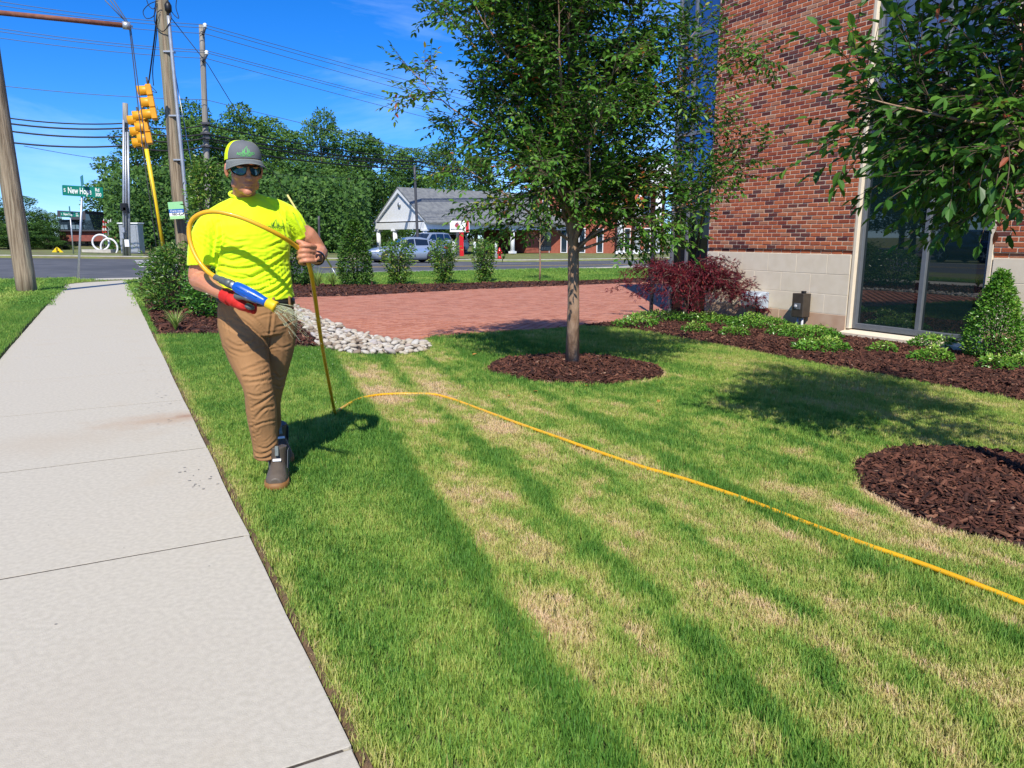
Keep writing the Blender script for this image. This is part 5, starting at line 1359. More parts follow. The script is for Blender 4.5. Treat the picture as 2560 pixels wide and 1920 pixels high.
# ---- overhead wires
def wire(pts, r, m, label, sag=.35):
    P = []
    for a, b in zip(pts[:-1], pts[1:]):
        A, B = at(*a), at(*b)
        for k in range(10):
            f = k / 10; q = A.lerp(B, f); q.z -= sag * 4 * f * (1 - f); P.append(q)
    P.append(at(*pts[-1])); mb = MB(); mb.tube(P, r, 5)
    root = thing('overhead_wire', label, 'wire', P[0], 'overhead wires'); mb.build('cable', m, root)
names = ['uppermost thin wire on the top insulator of the bare pole', 'second thin wire at the top insulator of the bare pole', 'third thin wire below the top insulator of the bare pole',
         'uppermost wire at the lower insulator of the bare pole', 'middle wire at the lower insulator of the bare pole', 'lowest wire at the lower insulator of the bare pole', 'single thin wire crossing the sky below both insulators']
for (pl, pm, pr), nm in zip((((-60, -6), (512, 62), (1500, 322)), ((-60, 4), (513, 70), (1500, 334)), ((-60, 22), (512, 84), (1500, 352)), ((-60, 62), (516, 126), (1500, 372)), ((-60, 70), (517, 132), (1500, 378)), ((-60, 86), (516, 146), (1500, 400)), ((-60, 207), (514, 249), (1500, 476))), names):
    wire([(pl[0], pl[1], 39), (pm[0], pm[1], 42.7), (pr[0], pr[1], 70)], .016, M_wireg, nm, .15)
for i, ((yl, y4, y3, yr), nm) in enumerate(zip(((284, 308, 312, 436), (298, 320, 335, 446), (316, 341, 345, 456), (346, 364, 366, 468)), ('topmost of the four thick black cables over the road', 'second of the four thick black cables over the road', 'third of the four thick black cables over the road', 'lowest of the four thick black cables over the road'))):
    wire([(-80, yl - 6, 39.5), (315, y4, 40.8), (513, y3, 42.7), (1040, yr - 40 - i * 2, 60), (1500, yr + 30, 78)], .045 if i else .035, M_wire, nm, .25)
wire([(515, 352, 42.7), (1040, 402, 60), (1500, 470, 78)], .022, M_wire, 'slim black cable among the thick ones before the wood', .2)
wire([(60, 365, 39.8), (513, 420, 42.7), (1040, 446, 60)], .014, M_wire, 'faint lowest wire in front of the wood', .2)

# ---- traffic signals
M_lens = mat('dark_lens', (.03, .012, .01), .2)
def signal(label, px, py, Y, tilt, face, group='hanging traffic signals'):
    root = thing('traffic_signal', label, 'traffic light', at(px, py + 42, Y), group)
    f = Vector((face[0], face[1], 0)).normalized(); side = Vector((0, 0, 1)).cross(f)
    T = Matrix.Rotation(tilt, 3, 'Y'); h = .345
    R3 = T @ Matrix((f, side, Vector((0, 0, 1)))).transposed()
    c = at(px, py, Y)
    for k in (-1, 0, 1):
        o = c + R3 @ Vector((0, 0, -k * h))
        mb = MB(); mb.box(o, (.17, .33, .33), M=R3, bev=.02); hs = mb.build('section', M_sigy, root)
        mb = MB(); n = 14; vs = []
        for x0 in (.085, .33):
            for i in range(n + 1):
                a = -.9 + (math.pi + 1.8) * i / n; rr = .15 if x0 < .2 else .155
                for r2 in (rr, rr - .012): vs.append(o + R3 @ Vector((x0, r2 * math.cos(a), r2 * math.sin(a) - .0)))
        fs = []; m_ = 2 * (n + 1)
        for i in range(n):
            a = 2 * i; fs += [(a, a + 2, m_ + a + 2, m_ + a), (a + 1, m_ + a + 1, m_ + a + 3, a + 3), (m_ + a, m_ + a + 2, m_ + a + 3, m_ + a + 1)]
        mb.add(vs, fs, 0, True); mb.build('visor', M_sigy, hs)
        mb = MB(); mb.lathe([(.14, 0), (.10, .03), (.0, .045)], o + R3 @ Vector((.087, 0, 0)), 14, M=R3 @ Matrix.Rotation(R(90), 3, 'Y')); mb.build('lens', M_lens, hs)
    mb = MB(); mb.tube([c + R3 @ Vector((0, 0, 1.5 * h - .02)), c + R3 @ Vector((0, 0, 1.5 * h + .22))], .03, 8); mb.build('hanger', M_dgrey, root)
    return root
sA = signal('upper of the hanging yellow signals, three sections facing left', 379, 256, 24.0, R(-7), (-.93, -.36))
signal('yellow signal hanging just below the upper one', 367, 318, 24.2, R(-7), (-.93, -.36))
signal('lowest yellow signal, leftmost and partly behind its neighbour', 354, 328, 24.7, R(-7), (-.95, -.3))
loop_wire([at(396, -10, 22), at(388, 80, 23), at(376, 175, 23.9), at(371, 212, 24)], .022, M_wire, sA); loop_wire([at(398, -10, 22), at(391, 90, 23), at(382, 170, 23.9), at(384, 214, 24)], .014, M_wire, sA)
loop_wire([at(373, 212, 24), at(386, 224, 23.8), at(392, 232, 23.8), at(380, 228, 23.8)], .010, M_wire, sA)

# ---- street name signs
def name_sign(label, base, top, blade_c, w, h, Y, roll, tsz, cross=True):
    root = thing('street_sign', label, 'street sign', base, 'street name signs')
    mb = MB(); mb.tube([base - Vector((0, 0, .1)), top], .035, 8); mb.build('post', M_galv, root)
    r_ = Vector((math.cos(roll), 0, -math.sin(roll))); up = Vector((math.sin(roll), 0, math.cos(roll)))
    M = tframe(blade_c, r_, up)
    mb = MB(); o2 = [(-w / 2, -h / 2 + .02), (-w / 2 + .02, -h / 2), (w / 2 - .02, -h / 2), (w / 2, -h / 2 + .02), (w / 2, h / 2 - .02), (w / 2 - .02, h / 2), (-w / 2 + .02, h / 2), (-w / 2, h / 2 - .02)]
    vs = [M @ Vector((x, y, z)) for z in (-.008, .008) for (x, y) in o2]; n = 8
    mb.add(vs, [tuple(range(n - 1, -1, -1)), tuple(range(n, 2 * n))] + [(i, (i + 1) % n, n + (i + 1) % n, n + i) for i in range(n)])
    bl = mb.build('blade', M_sgreen, root)
    T = lambda x, y: tframe(blade_c + r_ * x + up * y + Vector((0, -.012, 0)), r_, up)
    text_mesh('S', tsz * .55, T(-w * .44, 0), M_swhite, 'lettering', bl, .01)
    text_mesh('New Hope', tsz, T(-w * .075, 0), M_swhite, 'lettering', bl, .014, xs=.62)
    text_mesh('Rd', tsz * .58, T(w * .36, h * .22), M_swhite, 'lettering', bl, .012, xs=.8)
    text_mesh('300', tsz * .58, T(w * .38, -h * .24), M_swhite, 'lettering', bl, .012, xs=.85)
    mb = MB(); c = blade_c + Vector((0, .02, h * .5 + .17)); mb.box(c, (.02, w * .6, .30), rz=R(34)); mb.build('cross_blade', M_sgreen, root)
sb_ = G(*xy(-.95, 28.35), 0)
Ys = sb_.y
name_sign('green New Hope Rd street sign on a pale post at the sidewalk end', sb_, at(206, 470, Ys), at(207, 478.5, Ys - .06), 100 * pxm(Ys), 25 * pxm(Ys), Ys, R(3.6), .27)
Y2 = 43.0
name_sign('small far street sign of the same name across the road', G(at(184, 636, Y2).x, Y2), at(175, 534, Y2), at(175, 536, Y2 - .08), 47 * pxm(Y2), 11 * pxm(Y2), Y2, R(2), .2)

# ---- yard sign on the pole
c = at(441, 526, 19.55); w, h = .36, .43
ys = thing('yard_sign', 'small green white and blue advert sign on the conduit pole', 'sign', c - Vector((0, 0, h / 2)))
r_ = Vector((math.cos(R(-4)), .25, -math.sin(R(-4)))).normalized(); up = Vector((-.07, 0, 1)); M = tframe(c, r_, up)
for (y0, y1, m_, nm) in ((.5, .08, mat('advert_green', (.28, .62, .30), .5), 'green_band'), (.08, -.14, mat('advert_blue', (.01, .12, .42), .5), 'blue_band'), (-.14, -.32, M_swhite, 'white_band'), (-.32, -.5, mat('advert_lime', (.38, .70, .32), .5), 'lime_band')):
    mb = MB(); vs = [M @ Vector((x * w, y * h, z)) for z in (0, .008) for (x, y) in ((-.5, y1), (.5, y1), (.5, y0), (-.5, y0))]; mb.add(vs, [(3, 2, 1, 0), (4, 5, 6, 7), (0, 1, 5, 4), (1, 2, 6, 5), (2, 3, 7, 6), (3, 0, 4, 7)]); b_ = mb.build(nm, m_, ys)
    if nm == 'blue_band': text_mesh('Care may', .075, M @ Matrix.Translation((0, -.03 * h, .011)), M_swhite, 'lettering', b_, .01)
    if nm == 'white_band': text_mesh('980-4', .085, M @ Matrix.Translation((-.02, -.23 * h, .011)), M_black, 'lettering', b_, .012)

# ---- far brown brick building
fb = at(215, 637, 64)
fbl = thing('office_building', 'far brown brick building with dark glazing and angular roof', 'building', (fb.x, fb.y, fb.z))
def fbox(x0, x1, y0, y1, Y, d, m, nm, parent=fbl):
    A, B = at(x0, y1, Y), at(x1, y0, Y); mb = MB(); mb.box(((A.x + B.x) / 2, Y + d / 2, (A.z + B.z) / 2), (B.x - A.x, d, B.z - A.z)); return mb.build(nm, m, parent)
fbox(150, 292, 578, 603, 63.6, 10, M_fbrick2, 'brick_band'); fbox(140, 286, 603, 642, 64.3, 9, M_dkglass, 'dark_glazing'); fbox(272, 292, 603.5, 642, 63.5, 9, M_fbrick2, 'brick_wall')
fbox(150, 232, 549, 577.5, 64.6, 8, M_dkglass, 'upper_glazing'); fbox(148, 292, 575, 578, 63.3, 10, M_dgrey, 'roof_edge')
for k in range(9):
    fbox(152 + 9.5 * k, 158.5 + 9.5 * k, 562, 573, 64.5, .06, M_ltglass if k in (0, 1, 3, 4) else M_dkglass, 'window')
mb = MB()
for pts in ([(143, 526), (178, 542), (143, 542)], [(178, 542), (212, 527), (216, 549), (178, 549)]):
    A = [at(x, y, 64.2) for x, y in pts]; n = len(A); mb.add([tuple(v) for v in A] + [(v.x, v.y + 6, v.z) for v in A], [tuple(range(n)), tuple(range(2 * n - 1, n - 1, -1))] + [(i, n + i, n + (i + 1) % n, (i + 1) % n) for i in range(n)])
mb.build('angular_roof', M_dgrey, fbl)
mb = MB(); A = [at(x, y, 64.0) for x, y in [(214, 534), (222, 536), (236, 576), (214, 576)]]; mb.add([tuple(v) for v in A] + [(v.x, v.y + 6, v.z) for v in A], [(0, 1, 2, 3), (7, 6, 5, 4), (0, 4, 5, 1), (1, 5, 6, 2), (2, 6, 7, 3), (3, 7, 4, 0)]); mb.build('sloped_glazing', M_dkglass, fbl)
for y_ in (612, 622, 632): fbox(186, 272, y_, y_ + 1.2, 64.2, .08, M_dgrey, 'mullion')
for x_ in (200, 216, 232, 248, 262): fbox(x_, x_ + .9, 604, 641, 64.2, .09, M_dgrey, 'mullion')
# ring sculpture
Yr = 47; cr = at(272, 637, Yr); rings = thing('ring_sculpture', 'white interlocking ring sculpture before the far brick building', 'sculpture', G(cr.x, Yr))
for (x_, y_, rr, ti) in ((273, 619, 22, .0), (252, 606, 19, .5), (319, 607, 20, -.5)):
    c = at(x_, y_, Yr + ti * .3); r0 = rr * pxm(Yr); mb = MB(); n = 32
    P = [c + Vector((r0 * math.cos(a) * .95, .25 * math.cos(a) * ti, r0 * math.sin(a))) for a in np.linspace(0, 2 * math.pi, n + 1)]
    mb.tube(P, .055, 8, cap=False); mb.build('ring', M_wpaint, rings)
mb = MB(); mb.box((cr.x - .6, Yr, ztf(cr.x, Yr) + .08), (1.8, .6, .2)); mb.build('plinth', M_kerb, rings)
# flags
for i, (x_, m_, lab) in enumerate(((258, M_red, 'red and white striped flag, leftmost of the four'), (264, M_red, 'red and white striped flag, second of the four'), (270, M_swhite, 'white flag hanging beside the striped ones'), (275.5, M_swhite, 'white flag, rightmost of the four'))):
    base = G(at(x_ + 2, 640, 55).x, 55); root = thing('flag', lab, 'flag', base, 'flags before the far building')
    mb = MB(); mb.tube([base, at(x_ + 1.5, 547, 55)], .035, 6); mb.build('flagpole', M_galv, root)
    for k in range(5 if i < 2 else 1):
        mb = MB(); y0, y1 = (551 + k * 6.2, 557.2 + k * 6.2) if i < 2 else (550, 580 - 4 * (i == 3))
        A = [at(x_ - 2 + .8 * math.sin(k), y0, 54.9), at(x_ + 2.2, y0 + 1, 55), at(x_ + 2.6, y1 + 1, 54.95), at(x_ - 2 + .8 * math.sin(k + 1), y1, 54.8)]
        mb.add([tuple(v) for v in A] + [(v.x, v.y + .06, v.z) for v in A], [(0, 1, 2, 3), (7, 6, 5, 4), (0, 4, 5, 1), (1, 5, 6, 2), (2, 6, 7, 3), (3, 7, 4, 0)])
        mb.build('cloth', (M_red if k % 2 == 0 else M_swhite) if i < 2 else M_swhite, root)
# equipment cabinet, pedestrian sign
A, B = at(302, 634, 46), at(342, 560, 46); cab = thing('equipment_cabinet', 'tall pale grey metal cabinet behind the far pole', 'cabinet', ((A.x + B.x) / 2, 46.4, A.z))
mb = MB(); mb.box(((A.x + B.x) / 2, 46.4, (A.z + B.z) / 2), (B.x - A.x, .7, B.z - A.z), bev=.03); mb.build('case', M_galv, cab)
mb = MB(); mb.box(((A.x + B.x) / 2, 46.4, B.z + .04), (B.x - A.x + .12, .85, .08), bev=.02); mb.build('lid', M_swhite, cab)
for k in (-1, 1):
    mb = MB(); mb.box(((A.x + B.x) / 2 + k * .25, 46.03, (A.z + B.z) / 2), (.46, .03, (B.z - A.z) * .9), bev=.01); mb.build('door', M_galv, cab)
c = at(124, 634, 44.5); ds = thing('warning_sign', 'low yellow diamond pedestrian sign at the far verge', 'sign', G(c.x, 44.5 + .8))
M = tframe(Vector((c.x, 45.3, c.z + .02)), (1, 0, 0)) @ Matrix.Rotation(R(45), 4, 'Z'); mb = MB(); vs = [M @ Vector((x, y, z)) for z in (0, .02) for (x, y) in ((-.28, -.28), (.28, -.28), (.28, .28), (-.28, .28))]
mb.add(vs, [(3, 2, 1, 0), (4, 5, 6, 7), (0, 1, 5, 4), (1, 2, 6, 5), (2, 3, 7, 6), (3, 0, 4, 7)]); pl = mb.build('panel', M_guard, ds)
mb = MB(); mb.box((c.x, 45.26, c.z + .13), (.05, .02, .22)); mb.box((c.x + .06, 45.26, c.z + .06), (.05, .02, .18), M=Matrix.Rotation(.5, 3, 'Y')); mb.lathe([(.035, -.035), (.035, .035)], (c.x, 45.26, c.z + .27), 8); mb.build('walker_symbol', M_black, pl)
mb = MB(); mb.tube([G(c.x, 45.34, -.2), Vector((c.x, 45.34, c.z))], .03, 6); mb.build('post', M_galv, ds)

# ---- cars
M_tyre = mat('tyre', (.015, .015, .016), .8); M_rim = mat('alloy_rim', (.55, .57, .6), .3, metal=.8); M_cglass = glass_mat('car_glass', (.01, .014, .018), .02)
M_tail = mat('tail_lamp', (.35, .01, .01), .2, coat=.5); M_head = mat('head_lamp', (.6, .65, .7), .1, coat=1)
def car(label, loc, heading, paint, kind='sedan', cat='car', name='car'):
    """front towards local -x; length along x"""
    L = dict(sedan=2.38, suv=2.3)[kind]; k = 1.0 if kind == 'sedan' else 1.22
    root = thing(name, label, cat, loc, 'vehicles', heading)
    # body: stations (x, z_bottom, z_shoulder, z_top, halfwidth)
    if kind == 'sedan': S = [(-L, .42, .55, .62, .55), (-L + .12, .28, .60, .72, .74), (-1.9, .20, .68, .84, .86), (-1.2, .18, .74, .93, .90), (-.6, .18, .78, .97, .915), (.4, .18, .80, .98, .915), (1.3, .18, .82, .99, .90), (1.85, .22, .82, 1.02, .87), (L - .12, .30, .78, 1.0, .76), (L, .45, .70, .90, .60)]
    else: S = [(-L, .5, .72, .82, .6), (-L + .12, .34, .78, .98, .80), (-1.8, .26, .84, 1.08, .90), (-1.1, .25, .90, 1.14, .93), (-.4, .25, .92, 1.16, .94), (.6, .25, .94, 1.17, .94), (1.6, .25, .94, 1.18, .93), (L - .15, .32, .94, 1.18, .90), (L, .45, .9, 1.12, .82)]
    vs = []; fs = []
    for (x, zb, zs, zt_, w) in S:
        ring = [(-w * .86, zb), (-w * .98, zb + .12), (-w, (zb + zs) / 2), (-w, zs), (-w * .95, (zs + zt_ * 2) / 3), (-w * .80, zt_), (0, zt_ + .025), (w * .80, zt_), (w * .95, (zs + zt_ * 2) / 3), (w, zs), (w, (zb + zs) / 2), (w * .98, zb + .12), (w * .86, zb)]
        vs += [(x, y, z) for y, z in ring]
    m = 13
    for i in range(len(S) - 1):
        for j in range(m): fs.append((i * m + j, i * m + (j + 1) % m, (i + 1) * m + (j + 1) % m, (i + 1) * m + j))
    fs += [tuple(range(m)), tuple((len(S) - 1) * m + j for j in range(m - 1, -1, -1))]
    mb = MB(); mb.add(vs, fs, 0, True); mb.build('body', paint, root, local=True)
    # cabin
    if kind == 'sedan': Cb = [(-.98, .955), (-.15, 1.40), (.25, 1.455), (.75, 1.45), (1.2, 1.36), (1.98, 1.01)]
    else: Cb = [(-1.0, 1.13), (-.35, 1.66), (.2, 1.74), (1.3, 1.74), (1.85, 1.70), (2.22, 1.17)]
    zb = Cb[0][1]; vs = []; fs = []
    for (x, z) in Cb:
        f = (z - zb) / (1.46 - .95) / k; wb, wt = (.82, .82 - .22 * min(1, f)) if kind == 'sedan' else (.88, .88 - .13 * min(1, f))
        vs += [(x, -wb, zb - .02), (x, -wt, z - .02), (x, -wt * .85, z + .01), (x, 0, z + .025), (x, wt * .85, z + .01), (x, wt, z - .02), (x, wb, zb - .02)]
    for i in range(len(Cb) - 1):
        for j in range(6): fs.append((i * 7 + j, i * 7 + j + 1, (i + 1) * 7 + j + 1, (i + 1) * 7 + j))
    mb = MB(); mb.add(vs, fs, 0, True); mb.build('cabin', paint, root, local=True)
    def side_win(poly, nm='side_window'):
        for sg in (-1, 1):
            q = []
            for (x, z) in poly:
                zc = np.interp(x, [c_[0] for c_ in Cb], [c_[1] for c_ in Cb]); f = (zc - zb) / (1.46 - .95) / k
                wb, wt = (.82, .82 - .22 * min(1, f)) if kind == 'sedan' else (.88, .88 - .13 * min(1, f))
                g = np.clip((z - zb) / max(zc - zb, .05), 0, 1); q.append((x, sg * (wb * (1 - g) + wt * g + .012), z))
            mb = MB(); mb.add(q, [tuple(range(len(q)))]); mb.build(nm, M_cglass, root, local=True)
    if kind == 'sedan':
        side_win([(-.62, 1.0), (.28, 1.0), (.28, 1.37), (-.05, 1.35)]); side_win([(.34, 1.0), (1.15, 1.01), (1.1, 1.32), (.34, 1.37)]); side_win([(1.2, 1.02), (1.62, 1.04), (1.2, 1.27)])
        ws, rw = ((-.95, .98, .70), (-.18, 1.385, .54)), ((1.24, 1.35, .53), (1.93, 1.04, .70))
    else:
        side_win([(-.75, 1.19), (.2, 1.19), (.2, 1.64), (-.25, 1.62)]); side_win([(.27, 1.19), (1.15, 1.19), (1.15, 1.65), (.27, 1.65)]); side_win([(1.22, 1.2), (2.0, 1.22), (1.8, 1.62), (1.22, 1.64)])
        ws, rw = ((-.98, 1.16, .78), (-.38, 1.64, .66)), ((1.88, 1.66, .66), (2.2, 1.22, .80))
    for nm, (a, b) in (('windscreen', ws), ('rear_window', rw)):
        sg = -1 if nm == 'windscreen' else 1; mb = MB()
        mb.add([(a[0] + sg * .02, -a[2], a[1] + .02), (a[0] + sg * .02, a[2], a[1] + .02), (b[0] + sg * .02, b[2], b[1] + .02), (b[0] + sg * .02, -b[2], b[1] + .02)], [(0, 1, 2, 3)]); mb.build(nm, M_cglass, root, local=True)
    rw_ = .335 if kind == 'sedan' else .37
    for x in (-1.42, 1.38):
        for sg in (-1, 1):
            yo = sg * (.80 if kind == 'sedan' else .83)
            mb = MB(); mb.lathe([(rw_ + .05, 0), (rw_ + .05, .14)], (x, yo, rw_ + .02), 20, M=Matrix.Rotation(-sg * R(90), 3, 'X')); mb.build('wheel_arch', M_black, root, local=True)
            mb = MB(); mb.lathe([(rw_ * .6, .0), (rw_ * .96, .0), (rw_, .03), (rw_, .12), (rw_ * .95, .155), (rw_ * .68, .16)], (x, yo, rw_), 24, M=Matrix.Rotation(-sg * R(90), 3, 'X')); ty = mb.build('tyre', M_tyre, root, local=True)
            mb = MB()
            mb.lathe([(.06, .0), (.06, .165), (.03, .17)], (x, yo, rw_), 10, M=Matrix.Rotation(-sg * R(90), 3, 'X'))
            for a in np.linspace(0, 2 * math.pi, 6)[:-1]: mb.box((x + .125 * math.cos(a), yo + sg * .158, rw_ + .125 * math.sin(a)), (.2, .02, .06), M=Matrix.Rotation(-a, 3, 'Y'))
            mb.build('rim', M_rim, ty, local=True)
    for sg in (-1, 1):
        z = .72 if kind == 'sedan' else .9
        mb = MB(); mb.box((-L + .22, sg * .66, z - .06), (.30, .26, .11), rz=sg * .5, bev=.03); mb.build('headlight', M_head, root, local=True)
        mb = MB(); mb.box((L - .12, sg * .70, z + .12), (.22, .30, .15 if kind == 'sedan' else .3), rz=-sg * .5, bev=.03); mb.build('taillight', M_tail, root, local=True)
        mb = MB(); mb.box((-.62, sg * .98, zb + .07), (.12, .17, .11), bev=.03); mb.build('mirror', paint, root, local=True)
        for xh in (.1, .95):
            mb = MB(); mb.box((xh, sg * .93, zb - .14), (.18, .02, .03), bev=.005); mb.build('handle', M_rim, root, local=True)
    mb = MB(); mb.box((0, 0, .2), (L * 1.7, 1.4, .12)); mb.build('underbody', M_black, root, local=True)
    return root
P_silver = mat('silver_paint', (.42, .50, .60), .25, metal=.55, coat=.8); P_white = mat('white_car_paint', (.75, .77, .78), .3, coat=.6); P_dark = mat('dark_blue_paint', (.012, .016, .035), .2, metal=.3, coat=1)
hd = math.atan2(NY, NX)
cs_ = xy(15.6, 42.3); car('silver sedan passing on the road behind the loose shrubs', G(*cs_, .01), hd, P_silver)
sv = at(1066, 640, 58); car('silver estate car with dark rear glass parked behind the sedan', G(sv.x, sv.y), hd + .5, P_silver, 'suv')
wv = at(1105, 640, 66); car('pale car waiting under the bank canopy', G(wv.x, wv.y), hd + .1, P_white, 'suv')
for i, (s_, t_) in enumerate(((-21.5, 19.5), (-21.7, 24.4))):
    car(('dark blue', 'dark blue second')[i] + ' car parked across the side street, mirrored in the window', G(*xy(s_, t_)), math.atan2(UY, UX) + .2 * i, P_dark, 'suv')

# ---- bank with drive-through
az = R(50); rd = Vector((math.sin(az), math.cos(az), 0)); gd = Vector((-math.cos(az), math.sin(az), 0))
c0 = at(1063, 640, 60); c0 = G(c0.x, c0.y); GW, RL, EZ, AZ_ = 7.5, 24.0, 2.62, 5.28
bank_ = thing('bank_building', 'low bank building with white gable, grey shingle roof and drive-through', 'building', c0)
def bp(r_, g_, z): v = c0 + rd * r_ + gd * g_; return Vector((v.x, v.y, z))
def poly(mbx, pts, th=Vector((0, 0, -.12)), mi=0):
    n = len(pts); mbx.add([tuple(p) for p in pts] + [tuple(p + th) for p in pts], [tuple(range(n)), tuple(range(2 * n - 1, n - 1, -1))] + [(i, n + i, n + (i + 1) % n, (i + 1) % n) for i in range(n)], mi)
for (ga, gb) in ((-.5, GW / 2), (GW + .5, GW / 2)):
    mb = MB(); poly(mb, [bp(-.12, ga, EZ - .1), bp(RL, ga, EZ - .1), bp(RL, gb, AZ_ + .1), bp(-.12, gb, AZ_ + .1)]); mb.build('roof_slope', M_roof, bank_)
mb = MB(); poly(mb, [bp(.1, -.1, EZ), bp(.1, GW + .1, EZ), bp(.1, GW / 2, AZ_ - .15)], rd * .15); mb.build('gable', M_wpaint, bank_)
for (ga, gb) in ((-.5, GW / 2), (GW + .5, GW / 2)):
    mb = MB(); poly(mb, [bp(-.1, ga, EZ - .12), bp(-.1, gb, AZ_ + .08), bp(-.1, gb, AZ_ - .35), bp(-.1, ga * .93 + .035 * GW, EZ - .12)], rd * .15); mb.build('rake_board', M_wpaint, bank_)
mb = MB(); mb.tube([bp(.05, GW / 2, 3.95), bp(-.03, GW / 2, 3.95)], .2, 14); mb.build('gable_vent', M_galv, bank_)
mb = MB(); poly(mb, [bp(-.1, -.1, EZ - .1), bp(RL, -.1, EZ - .1), bp(RL, .15, EZ - .1), bp(-.1, .15, EZ - .1)], Vector((0, 0, -.55))); mb.build('fascia', M_wpaint, bank_)
mb = MB(); poly(mb, [bp(-.1, .16, EZ - .1), bp(.2, .16, EZ - .1), bp(.2, GW + .1, EZ - .1), bp(-.1, GW + .1, EZ - .1)], Vector((0, 0, -.55))); mb.build('fascia', M_wpaint, bank_)
mb = MB(); poly(mb, [bp(.2, .2, EZ - .3), bp(RL, .2, EZ - .3), bp(RL, GW, EZ - .3), bp(.2, GW, EZ - .3)], Vector((0, 0, -.1))); mb.build('soffit', M_dgrey, bank_)
for (r_, g_) in ((.1, .1), (.1, GW * .62), (.1, GW - .1), (9.2, .1), (17, .1), (5, GW - .2), (9.2, GW - .2)):
    b = bp(r_, g_, c0.z); mb = MB(); mb.tube([b, Vector((b.x, b.y, EZ - .6))], .19, 12); col_ = mb.build('column', M_wpaint, bank_)
    mb = MB(); mb.box((b.x, b.y, EZ - .72), (.5, .5, .14), rz=az); mb.build('capital', M_wpaint, col_)
    mb = MB(); mb.box((b.x, b.y, c0.z + .1), (.5, .5, .2), rz=az); mb.build('plinth', M_wpaint, col_)
mb = MB(); poly(mb, [bp(11.5, .9, c0.z), bp(RL, .9, c0.z), bp(RL, GW - .4, c0.z), bp(11.5, GW - .4, c0.z)], Vector((0, 0, EZ - .3 - c0.z))); mb.build('brick_wall', M_fbrick, bank_)
mb = MB(); poly(mb, [bp(13, .85, c0.z + .2), bp(17.5, .85, c0.z + .2), bp(17.5, .85, EZ - .8), bp(13, .85, EZ - .8)], gd * .04); mb.build('window', M_dkglass, bank_)
# the two-storey part with portico
q0 = at(1385, 640, 70); q0 = G(q0.x, q0.y); hall = thing('bank_hall', 'tall brick bank hall with white portico columns behind the shade tree', 'building', q0)
Yh = 70
def hb(x0, x1, y0, y1, Y, d, m, nm, parent=hall): return fbox(x0, x1, y0, y1, Y, d, m, nm, parent)
hb(1340, 1664, 470, 641, Yh, 9, M_fbrick, 'brick_wall'); hb(1335, 1669, 462, 470, Yh - .4, 10, M_wpaint, 'cornice')
mb = MB(); A = [at(1330, 462, Yh - .6), at(1690, 462, Yh - .6)]; zt_ = at(1500, 398, Yh).z
mb.add([tuple(A[0]), tuple(A[1]), (A[1].x - 1.5, Yh + 4.5, zt_), (A[0].x + 1.5, Yh + 4.5, zt_), (A[0].x, Yh + 9.6, A[0].z), (A[1].x, Yh + 9.6, A[1].z)], [(0, 1, 2, 3), (3, 2, 5, 4), (0, 3, 4), (1, 5, 2), (0, 4, 5, 1)]); mb.build('roof', M_roof, hall)
mb = MB(); A = [at(1545, 458, Yh - 2.5), at(1760, 458, Yh - 2.5), at(1652, 396, Yh - 2.5)]; poly(mb, [Vector(v) for v in A], Vector((0, 2.4, 0))); mb.build('pediment', M_wpaint, hall)
hb(1540, 1765, 458, 468, Yh - 2.6, 2.6, M_wpaint, 'entablature')
for x_ in (1549, 1592, 1642, 1700):
    b, t_ = at(x_, 641, Yh - 2.2), at(x_, 468, Yh - 2.2); mb = MB(); mb.tube([G(b.x, b.y), Vector((b.x, b.y, t_.z))], .28, 14); cc = mb.build('column', M_wpaint, hall)
    mb = MB(); mb.box((b.x, b.y, ztf(b.x, b.y) + .15), (.8, .8, .3)); mb.build('plinth', M_wpaint, cc)
for x_ in (1365, 1410, 1455, 1500, 1568, 1618):
    for (y0, y1) in ((490, 535), (570, 632)):
        wn_ = hb(x_ - 9, x_ + 9, y0, y1, Yh - .12, .14, M_wpaint, 'window'); hb(x_ - 7, x_ + 7, y0 + 2, y1 - 2, Yh - .14, .05, M_dkglass, 'pane', wn_)
hb(1575, 1665, 636, 642, Yh - 2.6, 2.5, M_fbrick, 'steps')
# bank sign
Yb = 50; A = at(1149, 638, Yb); bs = thing('bank_sign', 'white and red bank sign on a red and charcoal pillar', 'sign', G(A.x, Yb))
def sx(x0, x1, y0, y1, Y, d, m, nm, par): return fbox(x0, x1, y0, y1, Y, d, m, nm, par)
pn = sx(1125, 1164, 552, 580, Yb, .35, M_swhite, 'panel', bs); sx(1164.3, 1172, 552, 580.3, Yb - .005, .36, M_red, 'red_side', bs); sx(1172.2, 1173.4, 552, 580, Yb, .34, M_swhite, 'edge_strip', bs)
sx(1141, 1149, 580, 640, Yb + .03, .3, M_dgrey, 'pillar', bs); sx(1149.2, 1158.5, 580, 640, Yb + .02, .32, M_red, 'pillar', bs)
c = at(1143.5, 573.2, Yb - .02); text_mesh('BANK OF AMERICA', .125, tframe(c), mat('sign_navy', (.015, .02, .07), .5), 'lettering', pn, .02, xs=.80)
mb = MB(); mbd = MB(); c = at(1142, 563, Yb - .02); u_ = pxm(Yb)
for k in range(5):                               # slanted stripes of the flag mark
    y0 = (2 - k) * 2.3 * u_; q = [(-5.5 * u_, y0 - 1.2 * u_), (5.5 * u_, y0 + 1.6 * u_), (5.5 * u_, y0 + 3.0 * u_), (-5.5 * u_, y0 + .3 * u_)]
    sh = 1 - abs(k - 2) * .22
    (mb if k % 2 == 0 or k > 2 else mbd).add([(c.x + x * sh, c.y - .003 * (k % 2), c.z + z) for x, z in q], [(0, 1, 2, 3)])
mb.build('flag_mark', M_red, pn); mbd.build('flag_mark', M_dgrey, pn)
